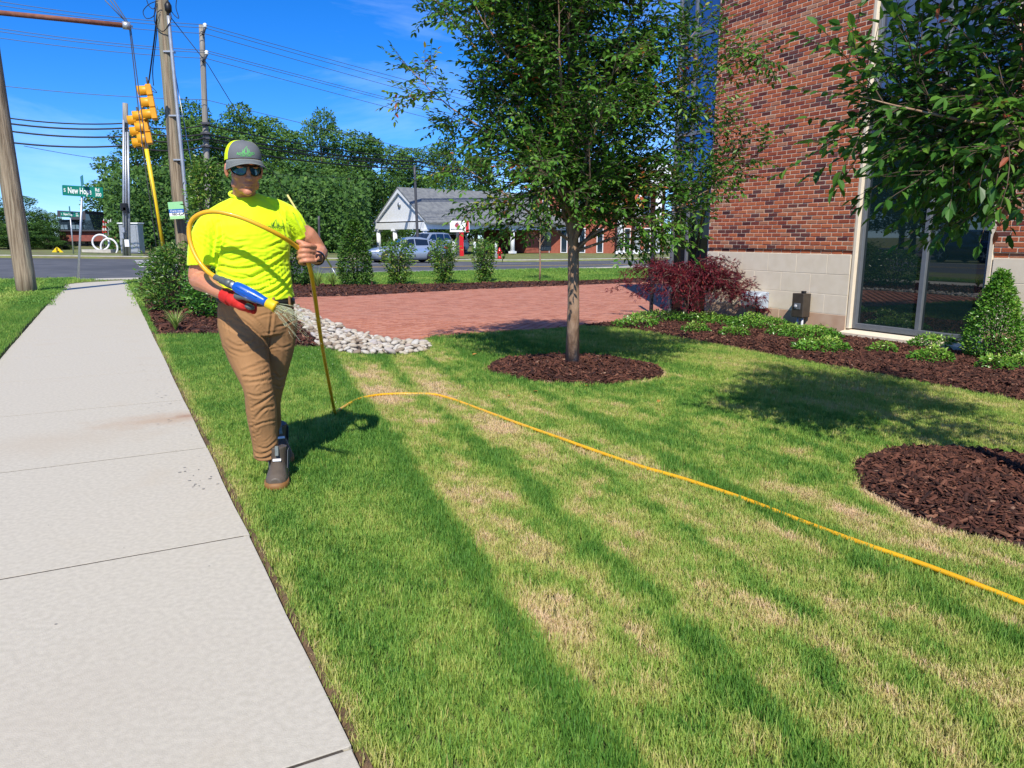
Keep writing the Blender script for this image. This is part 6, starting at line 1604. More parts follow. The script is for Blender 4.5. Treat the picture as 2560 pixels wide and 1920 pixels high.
# hydrant and bollards
hy = at(1249, 640, 54); hy = G(hy.x, hy.y); hyd = thing('fire_hydrant', 'red fire hydrant on the verge in front of the bank', 'hydrant', hy)
mb = MB(); mb.lathe([(.17, 0), (.17, .05), (.11, .06), (.11, .5), (.15, .52), (.15, .56), (.12, .58), (.10, .68), (.05, .75), (.03, .80)], hy, 14); mb.build('barrel', M_red, hyd)
for sg in (-1, 1):
    mb = MB(); mb.tube([hy + Vector((sg * .09, 0, .42)), hy + Vector((sg * .19, 0, .42))], .06, 10); mb.build('outlet_cap', M_red, hyd)
mb = MB(); mb.tube([hy + Vector((0, -.09, .36)), hy + Vector((0, -.2, .36))], .08, 10); mb.build('outlet_cap', M_red, hyd)
for i, (x_, w) in enumerate(((1132, 'left of the bank sign, first'), (1138.5, 'left of the bank sign, second'), (1187, 'right of the bank sign pillar'), (1240, 'beside the hydrant'))):
    b = at(x_, 640, 56); b = G(b.x, b.y); root = thing('bollard', 'white bollard ' + w, 'bollard', b, 'white bollards at the bank')
    mb = MB(); mb.lathe([(.1, 0), (.1, 1.05), (.08, 1.12), (.03, 1.15)], b, 12); mb.build('pipe', M_wpaint, root)
    mb = MB(); mb.lathe([(.16, 0), (.16, .04)], b, 12); mb.build('footing', M_kerb, root)

# ================================================================== THE MAN WITH THE HOSE
def skin_mat():
    m = mat('skin', (.50, .215, .115), .5, (.58, .255, .145), 18, bump=.15, bscale=180, bdist=.002, spec=.4, col3=(.46, .17, .09), n3=9, f3=(.5, .8))
    b = m.node_tree.nodes['Principled BSDF']; b.inputs['Subsurface Weight'].default_value = .12; b.inputs['Subsurface Radius'].default_value = (.02, .007, .004); b.inputs['Subsurface Scale'].default_value = .4
    return m
M_skin = skin_mat()
M_shirt = mat('neon_shirt', (.72, .98, .0), .75, (.66, .94, .0), 3, bump=.12, bscale=500, bdist=.001, sheen=.15)
M_neon = mat('neon_mesh', (.70, .95, .0), .8, bump=.4, bscale=600, bdist=.001)
M_pants = mat('brown_canvas', (.29, .150, .058), .85, (.33, .175, .072), 5, bump=.2, bscale=700, bdist=.001, col3=(.185, .095, .04), n3=3, f3=(.5, .8))
M_capg = mat('cap_grey', (.115, .125, .135), .85, (.15, .16, .17), 10, bump=.2, bscale=500, bdist=.001)
M_capb = mat('cap_brim', (.17, .19, .18), .85, (.21, .235, .22), 10, bump=.2, bscale=500, bdist=.001)
M_stitch = mat('green_stitch', (.12, .55, .13), .7)
M_logo = mat('dark_green_print', (.03, .13, .035), .7)
M_logol = mat('light_print', (.45, .70, .0), .7)
M_gl = mat('glove_red', (.62, .018, .012), .7, (.50, .014, .010), 14, bump=.4, bscale=260, bdist=.002)
M_glg = mat('glove_grey', (.085, .095, .095), .45, (.13, .14, .14), 16)
M_frame = mat('black_frame', (.008, .008, .009), .25)
M_lensb = mat('blue_mirror_lens', (.02, .16, .30), .06, metal=.85, coat=1)
M_boot = mat('boot_upper', (.075, .058, .042), .5, (.11, .088, .066), 8, bump=.2, bscale=120, bdist=.002)
M_bootg = mat('boot_grey_panel', (.075, .085, .095), .85)
M_gum = mat('gum_sole', (.27, .13, .035), .6, (.20, .09, .025), 9)
M_hair = mat('short_hair', (.035, .022, .014), .9)
M_belt = mat('black_belt', (.012, .013, .012), .5)
M_hose = mat('yellow_hose', (.78, .42, .012), .42, (.70, .36, .010), 7, coat=.2)
M_blue = mat('blue_nozzle', (.006, .085, .42), .32, (.008, .10, .48), 12, coat=.3)
M_yelp = mat('yellow_nozzle_tip', (.82, .55, .01), .4, (.70, .46, .012), 14)
M_coup = mat('grey_green_coupler', (.10, .12, .11), .45, (.17, .19, .17), 30, metal=.3)
FD = Vector((.45, -.893, 0)).normalized()                 # the way he faces
RT = Vector((FD.y, -FD.x, 0))                             # his right hand side
def blob(name, mb, voxel, smooth=4, lam=.5):
    """union of closed shapes as one continuous skin"""
    me = mb.mesh(name + '_raw'); tmp = bpy.data.objects.new(name + '_t', me); COL.objects.link(tmp)
    md = tmp.modifiers.new('r', 'REMESH'); md.mode = 'VOXEL'; md.voxel_size = voxel
    ms = tmp.modifiers.new('s', 'SMOOTH'); ms.iterations = smooth; ms.factor = lam
    dg = bpy.context.evaluated_depsgraph_get(); out = bpy.data.meshes.new_from_object(tmp.evaluated_get(dg))
    bpy.data.objects.remove(tmp); out.name = name; out.materials.clear()
    for p in out.polygons: p.use_smooth = True
    return out
def co_no(me):
    n = len(me.vertices); co = np.zeros(n * 3, np.float32); no = np.zeros(n * 3, np.float32)
    me.vertices.foreach_get('co', co); me.vertices.foreach_get('normal', no); return co.reshape(-1, 3).astype(float), no.reshape(-1, 3).astype(float)
def set_co(me, co): me.vertices.foreach_set('co', co.astype(np.float32).ravel()); me.update()
def bvh_of(me): return BVHTree.FromPolygons([v.co.copy() for v in me.vertices], [tuple(p.vertices) for p in me.polygons])
CAMV = Vector((0, 0, CAMZ))
def on_surface(bvh, px, py):
    h = bvh.ray_cast(CAMV, ray(px, py).normalized()); return h[0]
def creases(me, lines, w, amp, ridge=.7):
    """folds: grooves with raised lips along lines on the cloth"""
    bvh = bvh_of(me); co, no = co_no(me); tot = np.zeros(len(co))
    for ln in lines:
        k = ln[-1] if not hasattr(ln[-1], '__len__') else 1.0
        pts = [p for p in ln if hasattr(p, '__len__')]; S = []
        sp = smooth_path([(p[0], p[1], 0) for p in pts], 8)
        for i, q in enumerate(sp):
            h = on_surface(bvh, q.x, q.y)
            if h is not None: S.append((*h, math.sin(math.pi * (i + .7) / (len(sp) + .4)) ** .5))
        if len(S) < 2: continue
        S = np.array(S); d = np.full(len(co), 9.0); f = np.zeros(len(co))
        lo, hi = S[:, :3].min(0) - .06, S[:, :3].max(0) + .06; box = np.all((co > lo) & (co < hi), 1); ci = np.where(box)[0]
        if not len(ci): continue
        D = np.linalg.norm(co[ci][:, None] - S[None, :, :3], axis=2); j = D.argmin(1); dd = D[np.arange(len(ci)), j]; ff = S[j, 3]
        prof = -np.exp(-(dd / w) ** 2) + ridge * np.exp(-((dd - 1.9 * w) / (.9 * w)) ** 2)
        tot[ci] += k * amp * prof * ff
    set_co(me, co + no * tot[:, None])
def fine_creases(me, n, xr, yr, ang, ln, w, amp, seed):
    """many short small wrinkles within one area of the cloth"""
    r_ = np.random.default_rng(seed); L = []
    for _ in range(n):
        x, y = r_.uniform(*xr), r_.uniform(*yr); a = R(r_.normal(*ang)); l = r_.uniform(*ln) / 2; b = r_.normal(0, 2.5)
        L.append(((x - l * math.cos(a), y - l * math.sin(a)), (x, y + b), (x + l * math.cos(a), y + l * math.sin(a)), r_.uniform(.35, 1.0)))
    creases(me, L, w, amp)
def lumps(me, amp, sc, seed=0):
    co, no = co_no(me); n = VN.fbm(co[:, 0] * sc + co[:, 1] * sc * .6 + seed, co[:, 2] * sc + seed, 3) + VN2.fbm(co[:, 1] * sc + seed, co[:, 2] * sc * .8 - co[:, 0] * sc * .5, 3) - 1
    set_co(me, co + no * (amp * 2 * n)[:, None])
def ell(mb, c, r, M=None, n=16, rings=10):
    """ellipsoid"""
    M = M or Matrix.Identity(3); C = Vector(c); vs = []; fs = []
    for i in range(rings + 1):
        th = math.pi * i / rings
        for k in range(n):
            a = 2 * math.pi * k / n; vs.append(C + M @ Vector((r[0] * math.sin(th) * math.cos(a), r[1] * math.sin(th) * math.sin(a), r[2] * math.cos(th))))
    for i in range(rings):
        for k in range(n): fs.append((i * n + k, i * n + (k + 1) % n, (i + 1) * n + (k + 1) % n, (i + 1) * n + k))
    mb.add(vs, fs, 0, True)
manb = gp(690, 1195); man = thing('person', 'man in neon yellow shirt, brown trousers and cap, walking and spraying from a hose', 'person', (manb.x, manb.y, manb.z))
# head frame
HC = at(610, 424, 3.865); hf = Vector((.50, -.85, -.14)).normalized(); hu = Vector((0, 0, 1)); hr = hu.cross(hf).normalized() * -1; hu = hf.cross(hr) * -1
if hu.z < 0: hu = -hu
HM = Matrix((hr, hf, hu)).transposed()                    # local x = his right, y = forward, z = up
def hp(x, y, z): return HC + HM @ Vector((x, y, z))
# ---- body (one continuous skin)
mb = MB()
ell(mb, hp(0, -.012, .042), (.077, .098, .090), HM); ell(mb, hp(0, .018, -.03), (.065, .080, .088), HM)      # skull, face
ell(mb, hp(0, .030, -.086), (.046, .056, .036), HM); ell(mb, hp(0, .074, -.104), (.024, .020, .019), HM)     # jaw, chin
ell(mb, hp(0, .100, -.014), (.0125, .016, .028), HM); ell(mb, hp(0, .112, -.034), (.0175, .016, .0125), HM)      # nose
ell(mb, hp(0, .085, .018), (.055, .016, .013), HM)                                                            # brow
ell(mb, hp(0, .087, -.063), (.026, .013, .008), HM); ell(mb, hp(0, .086, -.073), (.022, .012, .008), HM)       # lips
for sg in (-1, 1):
    ell(mb, hp(.042 * sg, .064, -.026), (.024, .020, .022), HM); ell(mb, hp(.050 * sg, .018, -.072), (.018, .035, .026), HM)
    Me = HM @ Matrix.Rotation(sg * R(-18), 3, 'Z'); ell(mb, hp(.083 * sg, -.012, -.004), (.010, .020, .033), Me); ell(mb, hp(.081 * sg, -.004, -.028), (.008, .011, .014), Me)
mb.tube([at(612, 540, 3.98), at(611, 500, 3.965), hp(0, -.015, -.06)], [.07, .058, .056], 14)
tors = [(614, 500, .06, .06), (616, 525, .085, .07), (622, 550, .125, .085), (630, 620, .155, .09), (634, 680, .16, .10), (640, 750, .165, .10), (642, 800, .165, .105)]
mb.tube([at(x, y, 3.95) for x, y, a, b in tors], [(a, b) for x, y, a, b in tors], 18, up=FD)
SR, ER, WR = at(522, 556, 3.87), at(493, 697, 3.86), at(563, 739, 3.62)
SL, EL, WL = at(728, 536, 4.03), at(797, 628, 4.15), at(794, 646, 3.93)
mb.tube(smooth_path([at(570, 560, 3.9), at(525, 580, 3.87), SR.lerp(ER, .5), ER], 4), [.045] * 4 + [.05] * 4 + [.055, .052, .05, .049, .046], 12)
mb.tube(smooth_path([SR.lerp(ER, .85), ER + Vector((0, .01, -.005)), ER.lerp(WR, .35) + Vector((0, 0, .004)), ER.lerp(WR, .75), WR.lerp(at(585, 747, 3.585), .6)], 4), [.044, .045, .046, .046, .047, .049, .050, .049, .047, .043, .040, .037, .034, .031, .030, .029, .029], 12)
mb.tube(smooth_path([at(680, 560, 3.98), at(722, 556, 4.03), SL.lerp(EL, .55), EL], 4), [.042] * 4 + [.045] * 4 + [.052, .05, .048, .046, .044], 12)
mb.tube(smooth_path([SL.lerp(EL, .9), EL + Vector((.0, 0, -.005)), EL.lerp(WL, .4) + Vector((.004, 0, 0)), WL, at(786, 642, 3.90)], 4), [.042, .043, .044, .045, .046, .047, .047, .046, .044, .041, .038, .035, .032, .030, .030, .030, .030], 12)
# left fist
Mh = Matrix.Identity(3)
ell(mb, at(783, 640, 3.915), (.025, .034, .043), Mh); ell(mb, at(776, 634, 3.93), (.025, .03, .04), Mh)
for i, (yy, dx) in enumerate(((615, 0), (628, -3), (641, -3), (653, 2))):
    k = 1 - .08 * (i == 3)
    mb.tube(smooth_path([at(789 + dx * .3, yy + 3, 3.905), at(774 + dx, yy - 1, 3.855), at(757 + dx, yy - .5, 3.842), at(748 + dx, yy + 3, 3.868), at(752 + dx, yy + 6, 3.90), at(763 + dx, yy + 7, 3.915)], 3),
            [.0125 * k, .0128, .0128, .0125 * k, .012, .0118, .0115 * k, .0112, .0110, .0108 * k, .0106, .0105, .0103 * k, .0100, .0098, .0094 * k], 8)
mb.tube(smooth_path([at(786, 626, 3.90), at(770, 614, 3.862), at(754, 607, 3.85), at(741, 602, 3.852)], 4), [.016, .016, .0158, .0155, .015, .0145, .0142, .014, .0138, .0132, .0125, .0115, .0085], 8)
# right hand (inside the glove) and legs (inside the trousers)
ell(mb, at(590, 752, 3.575), (.045, .026, .024), Matrix.Rotation(R(-20), 3, 'Y').transposed())
HR, KR, AR = at(597, 800, 3.93), at(647, 972, 3.80), at(676, 1148, 3.885)
HL, KL, AL = at(690, 800, 4.02), at(672, 985, 4.09), at(682, 1095, 4.34)
mb.tube([HR, HR.lerp(KR, .5), KR, KR.lerp(AR, .4), AR], [.085, .07, .05, .052, .036], 12); mb.tube([HL, HL.lerp(KL, .5), KL, KL.lerp(AL, .4), AL], [.085, .07, .05, .052, .036], 12)
body = blob('body', mb, .0046, 2)
creases(body, [((606, 464.5), (615, 463), (624, 463.5), (633, 463.5), (641, 465), 1.0)], .0032, .0045, .2)
creases(body, [((612, 452), (618, 456), .6), ((632, 457), (636, 452), .6), ((603, 470), (606, 462), .4)], .003, .003, .2)
body.materials.append(M_skin); ob = bpy.data.objects.new('body', body); COL.objects.link(ob); ob.parent = man; ob.location = -Vector(man.location)
def part(me, name, m, parent=man):
    me.materials.append(m); o = bpy.data.objects.new(name, me); COL.objects.link(o); o.parent = parent
    if parent.type == 'EMPTY': o.location = -Vector(parent.location)
    return o
# ---- shirt
mb = MB()
sh = [(611, 491, 3.965, .068, .066), (613, 500, 3.965, .088, .078), (616, 512, 3.96, .112, .088), (621, 532, 3.95, .158, .108), (628, 565, 3.945, .196, .128), (630, 615, 3.945, .194, .130), (633, 665, 3.95, .188, .124), (638, 712, 3.955, .192, .124), (641, 746, 3.96, .202, .130)]
mb.tube(smooth_path([at(x, y, Y) for x, y, Y, a, b in sh], 3), [v for i in range(len(sh) - 1) for v in [(sh[i][3] + (sh[i + 1][3] - sh[i][3]) * k / 3, sh[i][4] + (sh[i + 1][4] - sh[i][4]) * k / 3) for k in range(3)]] + [(sh[-1][3], sh[-1][4])], 28, up=FD)
mb.tube([at(606, 506, 3.95), at(575, 523, 3.92), at(545, 545, 3.89), at(525, 565, 3.875)], [.048, .052, .057, .062], 16)
mb.tube([at(632, 502, 3.96), at(662, 512, 3.98), at(692, 524, 4.01), at(712, 536, 4.03)], [.048, .052, .056, .060], 16)
mb.tube(smooth_path([at(552, 548, 3.89), at(525, 570, 3.872), at(511, 604, 3.865), at(505, 640, 3.862), at(506, 664, 3.86)], 3), [.060, .064, .067, .069, .070, .071, .072, .0725, .073, .0735, .074, .074, .076], 18)
mb.tube(smooth_path([at(686, 530, 3.99), at(712, 538, 4.02), at(733, 562, 4.055), at(750, 591, 4.09)], 3), [.058, .060, .062, .064, .065, .064, .063, .061, .058, .056], 18)
shirt = blob('shirt', mb, .0052, 5)
lumps(shirt, .005, 9, 3)
SF = [((556, 590), (576, 603), (600, 606), (625, 600), .7), ((548, 622), (570, 628), (597, 622), (615, 615), .9), ((545, 640), (575, 652), (606, 648), (640, 634), .8), ((548, 664), (585, 672), (633, 668), (690, 640), 1.0), ((548, 682), (597, 697), (651, 684), (706, 648), 1.1),
      ((552, 700), (609, 716), (669, 706), (722, 664), 1.1), ((585, 722), (640, 728), (690, 704), (726, 668), 1.0), ((640, 738), (684, 728), (712, 702), (729, 680), .9), ((560, 713), (600, 731), (640, 736), .7), ((690, 742), (712, 724), (731, 700), .9), ((660, 620), (690, 612), (716, 596), .6), ((650, 650), (690, 640), (718, 618), .6),
      ((548, 556), (553, 590), (548, 625), (542, 668), 2.6), ((532, 545), (541, 575), (541, 610), .7), ((520, 560), (533, 600), (530, 640), .6), ((700, 520), (708, 550), (716, 588), 1.2),
      ((720, 522), (733, 560), (752, 590), .8), ((728, 516), (746, 552), (762, 585), .8), ((716, 536), (727, 572), (745, 594), .8), ((713, 552), (722, 584), (737, 597), .8), ((734, 512), (754, 546), (768, 578), .6)]
creases(shirt, SF, .0085, .0066)
fine_creases(shirt, 46, (548, 722), (585, 735), (-14, 14), (18, 55), .0055, .0034, 5); fine_creases(shirt, 12, (480, 535), (560, 655), (70, 16), (18, 50), .0055, .003, 6); fine_creases(shirt, 12, (712, 762), (525, 590), (58, 10), (15, 40), .0045, .0036, 7)
oshirt = part(shirt, 'shirt', M_shirt); SB = bvh_of(shirt)
mb = MB(); ring = [hp(0, 0, 0)] and [at(611, 490, 3.965) + RT * (.072 * math.cos(a)) + FD * (.072 * math.sin(a)) + Vector((0, 0, -.022 * math.sin(a) + .006)) for a in np.linspace(0, 2 * math.pi, 29)]
mb.tube(ring, .0085, 8, cap=False); mb.build('collar', M_shirt, oshirt)
# ---- trousers
mb = MB()
pl_ = [(641, 738, .185, .118), (641, 765, .196, .128), (643, 800, .200, .135), (646, 835, .180, .125)]
mb.tube([at(x, y, 3.965) for x, y, a, b in pl_], [(a, b) for x, y, a, b in pl_], 26, up=FD)
mb.tube(smooth_path([at(600, 800, 3.935), at(620, 885, 3.87), at(641, 955, 3.805), at(650, 1000, 3.82), at(658, 1060, 3.85), at(666, 1140, 3.88)], 4), [.116, .115, .113, .110, .104, .098, .090, .083, .077, .074, .073, .074, .076, .077, .078, .077, .075, .072, .069, .066, .066], 20)
mb.tube(smooth_path([at(690, 800, 4.02), at(690, 872, 4.03), at(681, 943, 4.05), at(669, 1008, 4.12), at(673, 1068, 4.25), at(681, 1134, 4.33)], 4), [.112, .111, .109, .106, .100, .094, .086, .080, .075, .073, .073, .074, .075, .076, .075, .073, .071, .068, .066, .064, .062], 20)
pants = blob('trousers', mb, .0052, 5)
lumps(pants, .004, 8, 9)
PF = [((585, 790), (612, 806), (640, 830), (665, 850), 1.0), ((610, 780), (640, 800), (668, 835), .9), ((560, 812), (590, 828), (625, 846), .6), ((566, 850), (597, 865), (640, 852), .9), ((575, 872), (610, 882), (655, 868), .7), ((604, 928), (639, 914), (672, 903), 1.0), ((606, 942), (639, 942), (674, 930), 1.1), ((612, 958), (640, 955), (676, 948), .7),
      ((620, 985), (645, 990), (680, 975), .8), ((630, 1020), (660, 1002), (684, 982), 1.2), ((636, 1048), (660, 1022), (684, 1015), 1.1), ((625, 1070), (650, 1060), (686, 1050), .7), ((645, 1118), (667, 1121), (690, 1102), .8), ((640, 1146), (670, 1144), (692, 1126), 1.0), ((634, 1128), (655, 1136), (690, 1116), .7),
      ((681, 780), (678, 810), (672, 850), (668, 890), 1.1), ((622, 975), (633, 1040), (637, 1120), .5), ((690, 820), (712, 812), (735, 800), .6), ((685, 860), (706, 870), (728, 862), .6), ((684, 930), (700, 945), (716, 935), 1.0), ((686, 960), (700, 968), (708, 960), .9), ((556, 775), (566, 800), (572, 835), .7)]
creases(pants, PF, .0072, .0056, .6)
fine_creases(pants, 26, (612, 688), (900, 1145), (-20, 16), (12, 34), .0048, .0028, 8); fine_creases(pants, 26, (560, 735), (775, 890), (20, 25), (18, 50), .0055, .0030, 9); fine_creases(pants, 4, (620, 640), (960, 1110), (84, 8), (30, 60), .004, .003, 10)
opants = part(pants, 'trousers', M_pants)
mb = MB(); mb.tube([at(641, 744, 3.963), at(641, 756, 3.963)], [(.199, .131), (.2005, .1325)], 40, up=FD); mb.build('belt', M_belt, man)
for a in (-.75, -.2, .35, .9):
    c = at(641, 752, 3.963) + FD * (.134 * math.cos(a)) + RT * (-.201 * math.sin(a)); mb = MB(); mb.box(c, (.014, .012, .05), rz=math.atan2(FD.y, FD.x) + R(90) + a, bev=.003); mb.build('belt_loop', M_pants, opants)
# ---- boots
def boot(toe, heel_dir, pitch, label):
    """toe: ground point under the toe; heel_dir: horizontal unit vector from toe to heel"""
    d = Vector(heel_dir).normalized(); s_ = Vector((-d.y, d.x, 0)); T = Vector(toe)
    def bp_(l, w, z):                       # l from toe to heel; pitched about the ball of the foot
        l0 = l - .07; zz = z; ll = l0 * math.cos(pitch) - zz * math.sin(pitch) * (-1 if False else 1) if l0 > 0 else l0; zz2 = (l0 * math.sin(pitch) if l0 > 0 else 0) + zz * math.cos(pitch)
        return T + d * (ll + .07) + s_ * w + Vector((0, 0, zz2))
    L = [(.0, .022), (.012, .044), (.04, .059), (.08, .063), (.13, .055), (.18, .048), (.23, .048), (.27, .043), (.295, .028), (.30, .0)]
    out = [(l, w) for l, w in L] + [(l, -w) for l, w in L[::-1][1:]]
    mb = MB(); n = len(out); vs = [bp_(l, w, z) for z in (0.0, .012, .036) for l, w in [(l_, w_ * (1 if z else .96)) for l_, w_ in out]]
    fs = [tuple(range(n - 1, -1, -1)), tuple(range(2 * n, 3 * n))] + [(j * n + i, j * n + (i + 1) % n, (j + 1) * n + (i + 1) % n, (j + 1) * n + i) for j in range(2) for i in range(n)]
    mb.add(vs, fs, 0, True); sole = mb.build('sole', M_gum, man)
    up = MB(); st_ = [(.012, .032, .062), (.04, .052, .080), (.08, .057, .098), (.12, .052, .118), (.16, .048, .138), (.2, .047, .145), (.25, .045, .135), (.288, .026, .115)]
    rings = []
    for (l, w, h) in st_:
        ring = [bp_(l, w * math.cos(a), .026 + (h - .026) * max(0, math.sin(a)) ** .8 if math.sin(a) > 0 else .026) for a in np.linspace(-.25, math.pi + .25, 13)]; rings.append(ring)
    m = 13; up.add([v for r_ in rings for v in r_], [(i * m + k, i * m + k + 1, (i + 1) * m + k + 1, (i + 1) * m + k) for i in range(len(rings) - 1) for k in range(m - 1)] + [tuple(i * m + (0 if e_ == 0 else m - 1) for i in range(0)) for e_ in ()] + [tuple(range(m)), tuple((len(rings) - 1) * m + k for k in range(m - 1, -1, -1))] + [(i * m + m - 1, i * m, (i + 1) * m, (i + 1) * m + m - 1) for i in range(len(rings) - 1)], 0, True)
    up.tube([bp_(.2, 0, .06), bp_(.205, 0, .13), bp_(.21, 0, .185)], [(.043, .052), (.045, .055), (.047, .058)], 16, up=tuple(d))
    me = blob('boot_upper', up, .0045, 5); o = part(me, 'boot', M_boot); sole.parent = o; sole.location = (0, 0, 0)
    for sg in (-1, 1):
        mb = MB(); P = [bp_(.165, sg * .0445, .07), bp_(.20, sg * .0475, .06), bp_(.235, sg * .0475, .08), bp_(.235, sg * .051, .165), bp_(.18, sg * .05, .165)]
        mb.add([tuple(p) for p in P] + [tuple(p + s_ * sg * .004) for p in P], [(0, 1, 2, 3, 4), (9, 8, 7, 6, 5)] + [(i, (i + 1) % 5, 5 + (i + 1) % 5, 5 + i) for i in range(5)]); mb.build('stretch_panel', M_bootg, o)
    mb = MB(); mb.box(bp_(.142, 0, .175), (.020, .006, .055), M=Matrix((s_, d, Vector((0, 0, 1)))).transposed() @ Matrix.Rotation(R(-16), 3, 'X'), bev=.003); mb.build('pull_tab', M_coup, o)
    mb = MB(); mb.box(bp_(.128, 0, .128), (.042, .004, .014), M=Matrix((s_, d, Vector((0, 0, 1)))).transposed() @ Matrix.Rotation(R(-48), 3, 'X')); mb.build('patch', M_swhite, o)
    return o
tf = gp(689, 1233); boot((tf.x, tf.y, tf.z + .012), (-.19, 1, 0), 0, 'front')
tr_ = gp(714, 1166); boot((tr_.x, tr_.y, tr_.z + .012), (-.50, 1, 0), R(12), 'rear')
# ---- glove on the hand that holds the nozzle
mb = MB(); Mn = Matrix.Rotation(R(24), 3, 'Y')
ell(mb, at(590, 752, 3.572), (.052, .036, .034), Mn); ell(mb, at(604, 762, 3.57), (.045, .034, .028), Mn); mb.tube([at(561, 737, 3.625), at(578, 746, 3.595)], [.038, .040], 14)
for i in range(4):
    q = 596 + 11 * i; r_ = 764 + 4 * i; k = (1, 1.02, 1, .88)[i]
    mb.tube(smooth_path([at(q, r_, 3.585), at(q + 5, r_ + 4, 3.60), at(q + 8, r_ - 4, 3.625), at(q + 6, r_ - 17, 3.625), at(q + 3, r_ - 23, 3.605)], 3), [.0145 * k] * 5 + [.014 * k] * 4 + [.0135 * k] * 3 + [.011 * k], 8)
glove = part(blob('glove', mb, .0045, 4), 'glove', M_gl); creases(glove.data, [((580, 735), (583, 750), (580, 768), .8), ((596, 760), (610, 768), (628, 768), .6)], .005, .003)
mb = MB(); mb.tube(smooth_path([at(590, 740, 3.55), at(606, 741, 3.528), at(626, 746, 3.518), at(648, 754, 3.52)], 4), [.017, .0178, .018, .0178, .0172, .0168, .0165, .0165, .0168, .0168, .016, .0145, .010], 12)
ell(mb, at(622, 766, 3.565), (.030, .026, .015), Mn)
part(blob('glove_grip', mb, .004, 3), 'glove_grip', M_glg, glove)
# ---- cap, glasses, hair, watch
def cap():
    mb = MB(); mg = MB(); n = 48; m_ = 12; B = -.004
    def dome(a, f, k=1.0):                      # a azimuth from front, f 0 bottom .. 1 top
        e = math.pi / 2 * f; rr = math.cos(e) ** .62; fx, fy = .0885, (.112 if abs(a) < 1.57 else .106)
        bottom = .052 + .020 * math.cos(a) * (1 - f) - .010
        z = bottom + (.128 - bottom + .012) * math.sin(e) ** .95
        return hp(k * fx * math.sin(a) * rr, k * fy * math.cos(a) * rr - .010, z)
    av = np.linspace(-math.pi, math.pi, n + 1); vs = [dome(a, f / m_) for f in range(m_ + 1) for a in av[:-1]]
    fs, mi = [], []
    for i in range(m_):
        for k in range(n):
            a = (av[k] + av[k + 1]) / 2; fs.append((i * n + k, i * n + (k + 1) % n, (i + 1) * n + (k + 1) % n, (i + 1) * n + k)); mi.append(0 if abs(a) < 1.18 else 1)
    mb.add(vs, fs, 0, True); mb.mi = mi; crown = mb.build('cap', [M_capg, M_neon], man)
    mb = MB(); ell(mb, dome(0, 1) + Vector((0, 0, -.002)), (.008, .008, .005)); mb.build('button', M_capg, crown)
    # brim
    mb = MB(); nb = 20; rows = 5; vs = []
    for th_ in (0, -.004):
        for j in range(rows + 1):
            q = j / rows
            for i in range(nb + 1):
                a = -1.32 + 2.64 * i / nb; root = dome(a, 0); ext = .074 * q * math.cos(a * .88) ** .55; dr = HM @ Vector((math.sin(a) * .35, 1.0, 0)).normalized()
                drop = -.030 * abs(math.sin(a)) ** 2 * q - .016 * q - .004
                vs.append(root + dr * ext + HM @ Vector((0, 0, drop + th_)))
    w_ = nb + 1; o2 = (rows + 1) * w_; fs = []
    for j in range(rows):
        for i in range(nb):
            a = j * w_ + i; fs += [(a, a + 1, a + w_ + 1, a + w_), (o2 + a, o2 + a + w_, o2 + a + w_ + 1, o2 + a + 1)]
    for i in range(nb): a = rows * w_ + i; fs.append((a, a + 1, o2 + a + 1, o2 + a))
    mb.add(vs, fs, 0, True); brim = mb.build('brim', M_capb, crown)
    for q in (.3, .45, .6, .75, .88):
        mb = MB(); P = []
        for i in range(nb + 1):
            a = -1.25 + 2.5 * i / nb; root = dome(a, 0); ext = .074 * q * math.cos(a * .88) ** .55; dr = HM @ Vector((math.sin(a) * .35, 1.0, 0)).normalized()
            P.append(root + dr * ext + HM @ Vector((0, 0, -.030 * abs(math.sin(a)) ** 2 * q - .016 * q - .004 + .0006)))
        mb.tube(P, .0009, 4); mb.build('stitching', M_capg, brim)
    return crown, dome
crown, dome = cap()
def drape(o, bvh, off):
    """lay flat print onto the cloth below it"""
    for v in o.data.vertices:
        p = v.co; d = (p - CAMV).normalized(); h = bvh.ray_cast(CAMV, d)
        if h[0] is not None: v.co = h[0] - d * off
    o.data.update()
def blades_logo(cx, cy, Y, sc, m, parent, bvh, nm='emblem', off=.002):
    """three pairs of grass blades bent together, with a bar like a capital A"""
    mb = MB()
    def blade(pts, w0):
        P = [at(cx + x * sc, cy + y * sc, Y) for x, y in pts]; P = smooth_path(P, 4); n = len(P); vs = []
        for i, p in enumerate(P):
            w = w0 * sc * pxm(Y) * (1 - .85 * i / (n - 1)); vs += [p + Vector((-w, 0, 0)), p + Vector((w, 0, 0))]
        mb.add(vs, [(2 * i, 2 * i + 1, 2 * i + 3, 2 * i + 2) for i in range(n - 1)])
    blade([(-5, 8), (-3.5, 0), (0, -6), (3, -10)], 1.1); blade([(4.5, 8), (3.6, 0), (2.4, -5), (1.6, -9)], 1.1); blade([(-8.5, 8), (-9.5, 3), (-9, -1)], .9); blade([(-7, 8), (-6.4, 3), (-4.6, -2)], .8)
    blade([(8.8, 8), (8.6, 3), (7.4, -2)], .9); blade([(7, 8), (7, 4), (6, 0)], .7); blade([(-4.2, 3), (0, 1.2), (4, 2.2)], .8)
    o = mb.build(nm, m, parent); drape(o, bvh, off)
def print_text(txt, px, py, Y, size, m, parent, bvh, off=.002, bold=.015, xs=1.0, nm='lettering', rot=0):
    o = text_mesh(txt, size, tframe(at(px, py, Y), (1, 0, -math.sin(rot))), m, nm, parent, bold, .0, xs=xs); drape(o, bvh, off); return o
